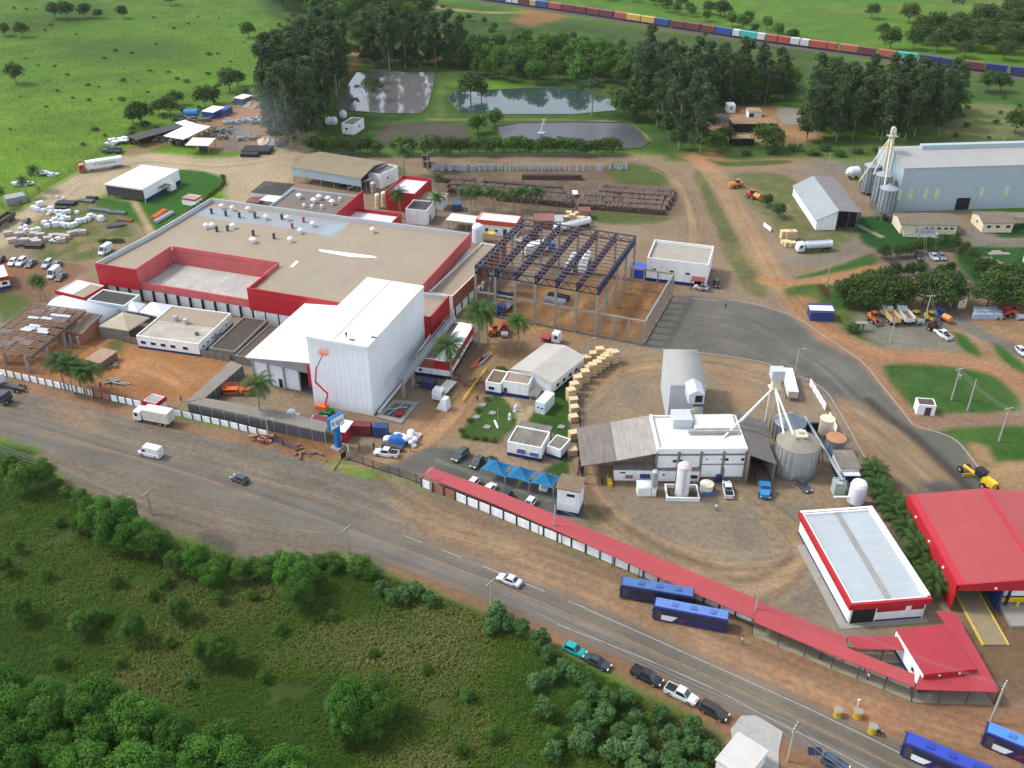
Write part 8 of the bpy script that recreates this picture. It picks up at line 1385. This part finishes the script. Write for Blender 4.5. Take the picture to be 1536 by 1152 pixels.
PT_={
 'euc':[proto_tree('eucalyptus_tree',s,24,4.6,3.6,40,2.1,2900,.9,ml_euc,m_barkp,.012,'tall')for s in(1,2,3,4)],
 'broad':[proto_tree('broadleaf_tree',s,9,4.2,1.5,15,1.9,1700,.72,ml_dark,None,.025)for s in(11,12,13)],
 'mid':[proto_tree('bushy_tree',s,8,3.8,1.2,13,1.8,1500,.7,ml_mid,None,.025)for s in(14,15,16)],
 'mango':[proto_tree('mango_tree',s,8.5,4.9,.6,24,1.75,3600,.55,ml_dark,None,.03)for s in(21,22,23)],
 'near':[proto_tree('roadside_tree',s,9,3.7,.8,24,1.2,11000,.27,ml_mid,None,.022)for s in(31,32,33)],
 'bright':[proto_tree('leafy_tree',s,9,4.3,.6,30,1.25,12000,.29,ml_bright,None,.022)for s in(41,42,43)],
 'pale':[proto_tree('pale_leaf_shrub',s,4.2,2.1,.3,14,.8,2400,.36,ml_pale,m_barkp,.025)for s in(51,52,53)],
 'shrub':[proto_tree('shrub',s,2.2,1.4,0,8,.75,420,.4,ml_dark,None,.03,trunk=False)for s in(61,62)],
 'nshrub':[proto_tree('shrub',s,3.4,1.8,0,12,.75,3000,.21,ml_mid,None,.03)for s in(71,72,73)],
 'airy':[proto_tree('airy_tree',s,15,4.5,7,13,1.7,1100,.7,ml_euc,m_barkp,.016,'flat')for s in(81,82)]}
def palm_mesh(seed,H,nf,fl):
    rd=random.Random(seed);rg=np.random.default_rng(seed);lean=Vector((rd.uniform(-.5,.5),rd.uniform(-.5,.5),0));mb=MB();p=Vector((0,0,0))
    for i in range(6):t=(i+1)/6;q=lean*t*t+Vector((0,0,H*t));mb.tube(p,q,.2-.015*i,.2-.015*(i+1),7,caps=False);p=q
    tm=bpy.data.meshes.new('palm_trunk');tm.from_pydata([tuple(v)for v in mb.v],[],mb.f);tm.materials.append(m_barkp);tm.update()
    C_,N_,S_,T_=[],[],[],[];V,F,T=[],[],[]
    for k in range(nf):
        a=k*2.39996+rd.uniform(-.2,.2);el=R(75)*(1-(k/nf))-R(18)*(k/nf)+rd.uniform(-.12,.12);L_=fl*rd.uniform(.85,1.1);pos=p.copy();dz=el;tn=rd.uniform(.25,.7);n=9
        side=Vector((-math.sin(a),math.cos(a),0))
        for j in range(n):
            d=Vector((math.cos(a)*math.cos(dz),math.sin(a)*math.cos(dz),math.sin(dz)));nx_=pos+d*(L_/n);w=.85*math.sin(math.pi*(j+.8)/(n+.8))*fl/3.0;up=side.cross(d)
            for s in(-1,1):
                for o in(0,.5):
                    b=pos.lerp(nx_,o);e=pos.lerp(nx_,o+.46);tip=b.lerp(e,.9)+side*s*w+d*.22-Vector((0,0,w*.42));i0=len(V);V+=[tuple(b),tuple(e),tuple(tip)];F.append((i0,i0+1,i0+2));T+=[tn+rd.uniform(-.1,.1)]*3
            pos=nx_;dz-=(.12+.2*j/n)
    me=bpy.data.meshes.new('palm_crown');me.from_pydata(V,[],F);me.materials.append(ml_palm);me.update();at=me.attributes.new('tone','FLOAT','POINT');at.data.foreach_set('value',np.clip(T,0,1).astype(np.float32));return('coconut_palm',H,me,tm)
PT_['palm']=[palm_mesh(s,h,26,3.3)for s,h in((1,7.),(2,7.5),(3,6.5))];PT_['tuft']=[palm_mesh(s,2.2,18,2.6)for s in(4,5,6)]
rv=random.Random(99);NTREE=Counter()
def tree(kind,px,h,label,group=None,cat='tree',wide=1.0,w=None):
    nm,H,cm,tm=rv.choice(PT_[kind]);p=w if w is not None else W(*px);s=h/H;rt=thing(nm,label,cat,p,rv.uniform(0,6.28),group);q_=rv.uniform(.85,1.15);rt.scale=(s*wide*q_,s*wide/q_,s*(.72 if kind=='shrub' else 1))
    if tm:o=bpy.data.objects.new('trunk',tm);COL.objects.link(o);adopt(o,rt)
    o=bpy.data.objects.new('crown' if kind not in('shrub','nshrub')else 'foliage',cm);COL.objects.link(o);adopt(o,rt);NTREE[kind]+=1;return rt
def fill(kind,poly,spacing,hr,label,group,cap=200,cat='tree',wide=(.9,1.15),avoid=()):
    P=np.array(world(poly));pts=[];rg=np.random.default_rng(len(label)*7+int(spacing*10));xs_,ys_=rg.uniform(P[:,0].min(),P[:,0].max(),6000),rg.uniform(P[:,1].min(),P[:,1].max(),6000)
    _,ins=segdist(xs_,ys_,[tuple(q)for q in P],True)
    for x,y in zip(xs_[ins].tolist(),ys_[ins].tolist()):
        if any((x-a)**2+(y-b)**2<spacing**2 for a,b in pts):continue
        pts.append((x,y))
        if len(pts)>=cap:break
    for x,y in pts:k=kind if isinstance(kind,str)else rv.choice(kind);tree(k,None,rv.uniform(*hr),label,group,cat,rv.uniform(*wide),Vector((x,y,0)))
# pasture, upper left
for i,(u,v,h,l)in enumerate([(84,28,9,'dark round tree at the left of the pair at the top left'),(101,29,9.5,'dark round tree, right of the pair at the top left'),(128,27,8,'bushy tree just right of the top-left pair'),(148,28,5,'low bushy tree at the end of the top-left thicket'),(185,28,7,'round tree standing alone right of the top-left thicket'),(256,8,7,'dark tree cut by the top edge above the pasture'),(8,54,6.5,'left of two small trees at the left edge'),(34,56,7.5,'right of two small trees at the left edge'),(25,126,9,'spreading lone tree with a clear trunk at the left edge'),(373,57,8,'feathery tree near the top of the pasture'),(213,190,10,'big dark tree behind the long lean-to'),(200,186,7,'smaller tree crowding the big one behind the lean-to'),(256,174,8,'bushy tree above the scrap yard lean-to end'),(240,172,6,'low tree left of the bushy scrap-yard tree'),(266,158,6,'pale bushy tree behind the scrap yard'),(308,162,9,'dark tree behind the blue shacks'),(320,156,7,'second dark tree behind the blue shacks'),(345,138,10,'tall tree in the smoke above the lone blue cabin'),(357,130,7,'low tree right of the smoky one')]):tree('broad' if i not in(9,14)else 'mid',(u,v),h,l,None,'tree',1.1)
for x,y in[(505,485),(570,497),(795,462),(850,525),(710,460),(640,570),(700,570),(515,575),(265,610),(315,375),(220,372),(1255,305),(1205,310),(1020,450),(970,410),(865,405),(1085,130),(1260,100),(935,75),(1140,90),(885,97),(260,172),(295,140),(80,45),(155,50),(208,45),(390,425),(665,290),(1075,465),(60,740),(480,830),(550,745),(605,780),(120,550),(440,195),(760,300),(1000,160),(1330,350),(1250,490),(1400,240),(420,560),(330,520),(900,250),(600,330),(150,330),(1200,420)]:tree('shrub',(x/3.84,y/3.84+2),rv.uniform(.7,1.9),'small dark shrub dotted over the bright upper-left pasture','shrubs dotted over the upper-left pasture','shrub',rv.uniform(.9,1.7))
fill('shrub',[(160,215),(240,175),(300,160),(370,140),(395,150),(330,168),(250,190),(180,220)],7,(1.5,3),'overgrown shrub along the pasture fence behind the scrap yard','shrubs along the scrap-yard fence',24,'shrub')
# groves
g1='eucalyptus grove left of the ponds';L1='tall dark eucalyptus in the dense grove left of the ponds'
fill('euc',[(402,215),(425,228),(470,218),(492,185),(505,150),(520,105),(505,85),(470,100),(430,130),(405,170)],6.5,(23,31),L1,g1,62)
fill('euc',[(540,100),(560,92),(690,92),(706,100),(640,104),(560,106)],7,(21,27),'tall eucalyptus in the row behind the left pond','eucalyptus row behind the left pond',34)
fill(('broad','broad','mid'),[(395,5),(500,40),(540,75),(560,60),(640,50),(640,20),(560,2),(440,-4)],11,(9,14),'dark woodland tree at the top edge left of the train','woodland at the top left of the train',46)
fill(('broad','mid','mid'),[(640,72),(760,76),(880,82),(970,104),(1000,118),(940,130),(760,124),(700,110),(640,86)],8,(7,11.5),'rounded tree in the thick woodland behind the ponds','woodland behind the ponds',105)
fill('mid',[(700,30),(760,44),(850,58),(930,72),(1060,100),(1000,100),(860,72),(740,56)],12,(3,5),'low bushy tree on the slope below the train','bushes on the slope below the train',24)
fill('euc',[(960,120),(1060,130),(1170,138),(1178,158),(1100,160),(1040,170),(1062,225),(1040,238),(1000,222),(972,190),(950,168)],7.5,(17,24),'eucalyptus in the grove between the ponds and the earth yard','eucalyptus grove right of the ponds',74)
fill(('broad','mid'),[(930,112),(1060,118),(1180,124),(1186,150),(1060,160),(950,150)],8,(7,11),'rounded tree under the eucalypts between ponds and earth yard','understorey right of the ponds',46)
fill(('broad','mid'),[(1205,190),(1300,190),(1420,180),(1436,165),(1340,150),(1225,150)],10,(6,10),'rounded tree under the big grove behind the grain warehouse','understorey of the big right grove',36)
fill(('broad','mid'),[(530,84),(700,88),(720,104),(560,100)],8,(5,8),'rounded tree under the eucalyptus row behind the left pond','understorey behind the left pond',30)
fill('euc',[(1208,212),(1300,214),(1400,206),(1440,190),(1432,172),(1340,160),(1220,160)],6.0,(18,24),'tall eucalyptus in the big grove behind the grain warehouse','eucalyptus grove behind the grain warehouse',84)
for u,v,h,l in[(706,148,11,'round dark tree on the far bank between the two ponds'),(722,148,7,'smaller tree beside the round one on the pond bank'),(716,200,7,'bright round tree on the bank of the front pond, left of two'),(742,192,7.5,'bright round tree on the bank of the front pond, right of two'),(935,176,12,'big round tree at the right end of the middle pond'),(955,180,9,'tree next to the big round one by the middle pond')]:tree('mid' if h<8 else 'broad',(u,v),h,l,None,'tree',1.15)
tree('airy',(556,172),16,'slender airy tree standing in front of the left pond');tree('airy',(888,173),15,'tall airy tree before the right end of the middle pond',None,'tree',1.3);tree('airy',(534,168),6,'small bare tree at the left pond edge')
xs=[472,484,496,506,518,530,541,552,566,596,604,614,638,652,664,676,690,703,716,729,742,755,768,780,793,806,819,832,845,858,870,882,895,908,919]
for u in xs:tree('broad' if rv.random()<.7 else 'mid',(u,231+rv.uniform(-2,2)),rv.uniform(4.6,6.6),'dark round tree in the row along the wire fence before the ponds','trees in the row along the pond fence','tree',1.2)
fill(('broad','mid'),[(860,-6),(960,8),(1060,34),(1190,66),(1190,56),(1080,24),(960,-8),(860,-14)],8.5,(5,9),'dark tree in the belt just behind the far train','tree belt behind the far train',40)
fill('broad',[(1330,76),(1400,52),(1470,40),(1560,10),(1580,98),(1500,96),(1420,84)],10,(8,14),'dark tree in the thick wood at the top right','wood at the top right',44)
for u,v,h,l in[(1307,28,8,'left of two lone trees on the far right pasture'),(1363,34,10,'right, rounder of two lone trees on the far right pasture'),(1323,56,7,'small lone tree just above the red train wagons'),(1468,44,13,'big dark dome-shaped tree near the top right'),(1087,24,7,'lone small tree above the train, right of centre'),(1480,138,9,'bushy tree between the train and the bright grass strip'),(1500,138,8,'second bushy tree below the navy wagons'),(1522,200,9,'small spreading tree on the dry field at the right edge'),(1160,228,8,'round tree on the verge in front of the earth yard'),(1148,222,9,'tree left of the round verge tree before the earth yard'),(1088,214,6,'dark little tree at the left of the earth yard'),(1075,226,7,'tree in front of the earth yard tank'),(1150,310,4,'round clipped bush right of the red seeder'),(1168,326,4.5,'round bush on the dry grass near the intake shed')]:tree('broad',(u,v),h,l,None,'tree' if h>4.6 else 'bush',1.15)
tree('airy',(1426,34),15,'tall thin tree at the top right of the pasture')
fill('shrub',[(1090,226),(1200,222),(1340,228),(1330,236),(1200,232),(1100,238)],7,(1.6,3),'low dark bush on the verge below the big grove','verge bushes below the big grove',34,'bush',(1.2,1.8));fill('shrub',[(1440,142),(1530,150),(1560,168),(1440,205),(1540,212),(1430,206)],12,(1.4,2.4),'scattered bush on the dry field at the right','bushes on the dry right field',10,'bush')
# mango clumps, right
M1='broad mango tree in the left clump beside the machine lot'
for u,v,h in[(1264,456,7),(1285,462,9),(1308,464,9.5),(1332,462,9),(1346,458,8),(1300,448,8),(1324,446,8)]:tree('mango',(u,v),h,M1,'mango trees left of the machine lot')
for u,v,h in[(1384,458,9),(1404,462,9.5),(1420,456,9),(1398,448,8)]:tree('mango',(u,v),h,'broad mango tree in the middle clump behind the yellow machines','mango trees behind the machines')
for u,v,h in[(1480,462,10),(1504,464,10),(1530,460,10),(1556,462,10),(1494,446,9),(1520,444,9)]:tree('mango',(u,v),h,'broad mango tree in the right clump behind the sacks','mango trees behind the sacks')
for u,v,h in[(1324,388,5),(1345,386,4.4),(1360,385,4.4),(1375,380,4.6),(1390,376,4.6),(1412,374,4.8),(1430,376,5.2),(1444,384,4.8),(1455,396,5.2),(1466,414,6),(1480,412,5.4),(1340,416,5),(1362,416,4.8),(1380,414,4.8),(1408,416,4),(1424,410,3.8)]:tree('mango',(u,v),h*.9,'smaller round tree around the shaded car park by the warehouse','trees round the shaded car park','tree',.85)
# palms
for u,v,h,l in[(607,262,9,'tall coconut palm behind the boiler house'),(642,256,10,'tall coconut palm by the dark parked lorry'),(601,327,8,'coconut palm touching the white annex'),(655,327,7,'coconut palm right of the white electrical block'),(657,290,6,'coconut palm between the red house and the log rows'),(678,572,9.5,'coconut palm at the street end of the workshop'),(718,522,10,'coconut palm at the far end of the workshop'),(732,515,9,'second coconut palm at the far end of the workshop'),(778,528,8,'lone coconut palm between the drive and the office hall'),(392,632,9,'coconut palm over the grey walkway by the street'),(57,286,7,'coconut palm over pale sheets at the left'),(42,296,6,'coconut palm by the long grey container'),(4,312,6,'coconut palm cut by the left edge'),(462,234,5,'coconut palm at the start of the fence row')]:tree('palm',(u,v),h,l,None,'palm')
for u,v,h in[(697,318,6.5),(708,320,7),(713,312,6.5),(741,318,7),(752,320,6.5),(782,320,7),(796,322,6.5),(804,318,7),(770,316,6)]:tree('palm',(u,v),h,'coconut palm in the line before the log rows','coconut palms before the log rows','palm')
for u,v,h in[(98,585,7.5),(110,590,7.5),(124,590,7),(138,597,7),(148,594,7)]:tree('palm',(u,v),h,'palm in the tight clump behind the left street wall','palms behind the left street wall','palm',1.1)
for u,v,h in[(62,452,6),(70,454,6)]:tree('palm',(u,v),h,'palm of the pair beside the red fascia office','palm pair beside the red fascia office','palm')
for i in range(12):t=i/11;tree('tuft',(1300+34*t+rv.uniform(-4,4),714+62*t+rv.uniform(-3,3)),rv.uniform(2.2,2.9),'bushy short palm in the hedge behind the white domed tank','short palms behind the domed tank','palm',1.1)
for i in range(14):t=i/13;tree('tuft',(1348+52*t+rv.uniform(-4,4),786+112*t+rv.uniform(-3,3)),rv.uniform(2.1,2.8),'bushy short palm in the hedge between the depot and the red hall','short palms between depot and red hall','palm',1.1)
# hedge round the oval lawn of the netted hall, beds
hp=spline([(334,266),(334,278),(318,292),(296,308),(268,330),(240,346)],False,7)
for q in hp:tree('shrub',tuple(q),rv.uniform(1.0,1.5),'clipped shrub in the curved hedge round the netted hall lawn','clipped shrubs round the hall lawn','shrub',1.0)
for x in range(0,6):tree('shrub',(152+x*6,364+rv.uniform(-1,1)),1.6,'little dark bush in the row by the factory corner','bushes by the factory corner','bush')
for u,v in[(698,655),(712,658),(726,660),(740,662),(692,648),(704,632),(716,616),(730,600)]:tree('shrub',(u,v),1.0,'low clipped bush on the edge of the garden lawn','low bushes edging the garden lawn','bush',1.2)
tree('shrub',(752,560),2.2,'yellow-flowered garden bush at the reception room',None,'bush');tree('mid',(838,556),3,'bright green bush at the garden corner by the crates',None,'bush',1.3);tree('shrub',(736,695),2,'bush behind the left blue canopy',None,'bush');tree('shrub',(1277,498),3,'bush on the lawn below the roofed board',None,'bush')
# field below the highway
for u,v,h,l in[(40,742,8.5,'dark bushy tree beside the bare patch at the left edge of the field'),(72,728,7,'second dark tree beside the bare patch'),(20,716,6,'bushy tree cut by the left edge below the highway'),(150,800,9,'leftmost tree of the thick roadside clump'),(182,812,11,'tallest bright tree of the thick roadside clump'),(208,828,9,'dark tree at the front of the thick roadside clump'),(238,838,8,'right tree of the thick roadside clump near the pole'),(196,790,7,'tree at the back of the thick roadside clump'),(300,862,7,'bright tree right of the dark earth stain'),(322,880,6,'dark tree in front of the bright one by the earth stain'),(270,862,6,'pale tree between the clump and the earth stain'),(365,872,5.5,'leafy tree on the bank below the gravel shoulder'),(445,888,9,'tall bushy tree at the grassy corner'),(455,915,8,'dark tree in front of the tall corner tree')]:tree(('near','bright')[h>8.9 or 'bright' in l],(u,v),h*.88,l,None,'tree',1.05)
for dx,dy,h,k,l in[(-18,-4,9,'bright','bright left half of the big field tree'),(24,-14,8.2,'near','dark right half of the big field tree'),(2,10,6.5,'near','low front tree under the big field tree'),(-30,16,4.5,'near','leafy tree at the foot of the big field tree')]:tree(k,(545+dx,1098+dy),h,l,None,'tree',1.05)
for u,v,h,l in[(125,955,5,'small dark tree in the left field, taller of two close together'),(143,938,3.6,'little tree right behind the left field pair'),(206,962,6,'round dark tree in the middle of the left field'),(272,932,5.2,'round grey-green tree below the roadside clump'),(338,1000,6.5,'round tree right of the field pair'),(308,994,5.5,'slim tree left of the round field tree'),(40,930,5,'bushy tree at the left edge of the field'),(12,860,4,'shrubby tree cut by the left edge'),(30,830,3,'low shrub tree near the bare patch'),(120,800,3.4,'small tree left of the roadside clump')]:tree('near',(u,v),h,l,None,'tree')
for u,v,s in[(90,790,2),(175,880,2.6),(230,900,2.2),(255,970,2.2),(70,870,2.4),(180,1000,1.8),(285,1030,1.8),(395,1020,2),(420,950,2.2),(250,880,2.4),(330,905,2.6),(380,900,2.2),(500,930,2),(160,930,2),(90,1000,2.2),(560,985,1.8),(640,1010,2),(700,1050,2.4),(740,1110,2.6),(690,1130,2.4),(830,1115,3),(600,1070,2)]:tree('nshrub',(u,v),s,'weedy shrub standing in the rough field below the highway','weedy shrubs in the rough field','shrub')
for u,v in[(250,822),(262,836),(284,838),(340,850),(384,858),(402,856),(420,850),(480,850),(500,846),(512,850),(540,856),(556,862),(470,870),(395,868),(120,752),(102,742),(140,770),(232,812)]:tree('nshrub',(u+rv.uniform(-3,3),v+rv.uniform(0,6)),rv.uniform(2.2,3.6),'dense shrub along the upper edge of the field by the gravel shoulder','shrubs along the gravel shoulder','shrub',1.2)
for u,v,h in[(590,905,3),(608,902,3.2),(626,898,3.4),(644,908,2.8),(572,890,2.6),(745,935,4),(762,945,3.2),(782,952,3),(738,950,3),(810,972,3.6),(822,990,2.8),(844,1008,2.6),(802,1035,3),(826,1022,2.6),(862,1022,3.0),(880,1030,2.6)]:tree('pale',(u,v),h,'pale large-leaved shrub on the edge of the highway verge','pale shrubs along the highway verge','shrub')
fill('pale',[(870,1046),(930,1052),(990,1080),(1050,1110),(1085,1135),(1070,1175),(960,1170),(880,1120)],2.7,(2.6,4),'pale large-leaved shrub in the thicket left of the corner house','pale thicket left of the corner house',60,'shrub');fill('pale',[(800,1060),(870,1060),(880,1120),(820,1150)],4.5,(2,3.6),'pale large-leaved shrub scattered in the lower field','pale shrubs of the lower field',12,'shrub')
fill('bright',[(-40,1058),(60,1052),(130,1080),(200,1106),(280,1130),(330,1150),(380,1185),(460,1215),(560,1240),(560,1370),(-60,1370)],5.,(7,10),'bright leafy tree in the dense canopy at the bottom left','dense canopy at the bottom left',70,'tree',(.95,1.2))
# grasses nobody could count
def scatter(name,poly,n,size,hgt,m,seed,per=4,avoid=None,tone=(.2,.9)):
    rg=np.random.default_rng(seed);P=world(poly);A_=np.array(P);x=rg.uniform(A_[:,0].min(),A_[:,0].max(),n*3);y=rg.uniform(A_[:,1].min(),A_[:,1].max(),n*3);_,ins=segdist(x,y,P,True);x,y=x[ins][:n],y[ins][:n];k=len(x)
    patch=fbm(x,y,14);dens=fbm(x+77,y+5,6)>.26;x,y,patch=x[dens],y[dens],patch[dens];k=len(x);s=size*rg.uniform(.6,1.4,k)*(.7+patch)
    cen=np.repeat(np.stack([x,y,np.zeros(k)],1),per,0);sp=np.repeat(s,per);cen[:,:2]+=rg.normal(size=(k*per,2))*sp[:,None]*.5;cen[:,2]=rg.uniform(.15,1,k*per)*hgt*sp/size
    nor=rg.normal(size=(k*per,3))*np.array([.6,.6,.3])+np.array([0,0,1.2]);tn=np.repeat(np.clip(tone[0]+(tone[1]-tone[0])*((patch-.3)*2.2+rg.normal(0,.12,k)),0,1),per)
    me=quads(name,cen,nor,sp*rg.uniform(.7,1.2,k*per),.3,tn,m,rg);o=bpy.data.objects.new(name,me);COL.objects.link(o);o['kind']='stuff';tag(o,None,None);return o
FIELD=[(-30,690),(30,684),(60,694),(118,742),(206,792),(300,822),(400,852),(520,846),(585,868),(700,914),(800,964),(880,1000),(960,1046),(1045,1086),(1080,1115),(1060,1200),(-60,1200)]
o=scatter('tall_grass',FIELD,70000,.36,.3,ml_grass,5,4);tag(o,'rough tall grass and weeds covering the field below the highway','grass')

o=scatter('pasture_grass',[(-10,-10),(420,-5),(440,50),(395,110),(330,140),(200,195),(60,280),(-10,320)],26000,.42,.16,leaf_mat('leaf_pasture',(.07,.14,.014),(.1,.18,.02),(.16,.22,.035),.35),6,3);tag(o,'short tufty grass over the upper-left pasture','grass')
# ---------------------------------------------------------------- air
hz=MB().box(-1605,-305,-1,1605,1905,128).build('haze',None,kind='stuff');hz.data.materials.clear();mh=bpy.data.materials.new('air');mh.use_nodes=True;t=mh.node_tree
t.nodes.remove(t.nodes['Principled BSDF']);pv=t.nodes.new('ShaderNodeVolumePrincipled');pv.inputs['Color'].default_value=(.9,.92,.92,1);pv.inputs['Density'].default_value=.00003;pv.inputs['Anisotropy'].default_value=.2
t.links.new(pv.outputs[0],[n for n in t.nodes if n.type=='OUTPUT_MATERIAL'][0].inputs['Volume']);hz.data.materials.append(mh);tag(hz,'thin pale haze hanging over the whole site','haze')

sm=MB();sp_=W(392,178,14);[sm.lathe(0,0,[(r_*20,z_*15)for r_,z_ in[(math.cos(a_),math.sin(a_))for a_ in[R(-88+11*k_)for k_ in range(17)]]],20)];so_=sm.build('smoke',None,kind='stuff');so_.location=sp_;so_.data.materials.clear();ms=bpy.data.materials.new('smoke');ms.use_nodes=True;t=ms.node_tree
t.nodes.remove(t.nodes['Principled BSDF']);pv=t.nodes.new('ShaderNodeVolumePrincipled');pv.inputs['Color'].default_value=(.8,.87,.95,1);tc=t.nodes.new('ShaderNodeTexCoord');mp=t.nodes.new('ShaderNodeVectorMath');mp.operation='DIVIDE';mp.inputs[1].default_value=(20,20,15);ln=t.nodes.new('ShaderNodeVectorMath');ln.operation='LENGTH';t.links.new(tc.outputs['Object'],mp.inputs[0]);t.links.new(mp.outputs[0],ln.inputs[0])
mr_=t.nodes.new('ShaderNodeMapRange');mr_.interpolation_type='SMOOTHSTEP';mr_.inputs[1].default_value=.95;mr_.inputs[2].default_value=.1;mr_.inputs[3].default_value=0;mr_.inputs[4].default_value=.006;t.links.new(ln.outputs['Value'],mr_.inputs[0]);t.links.new(mr_.outputs[0],pv.inputs['Density'])
t.links.new(pv.outputs[0],[n for n in t.nodes if n.type=='OUTPUT_MATERIAL'][0].inputs['Volume']);so_.data.materials.append(ms);tag(so_,'thin bluish smoke drifting in front of the left eucalyptus grove','smoke')
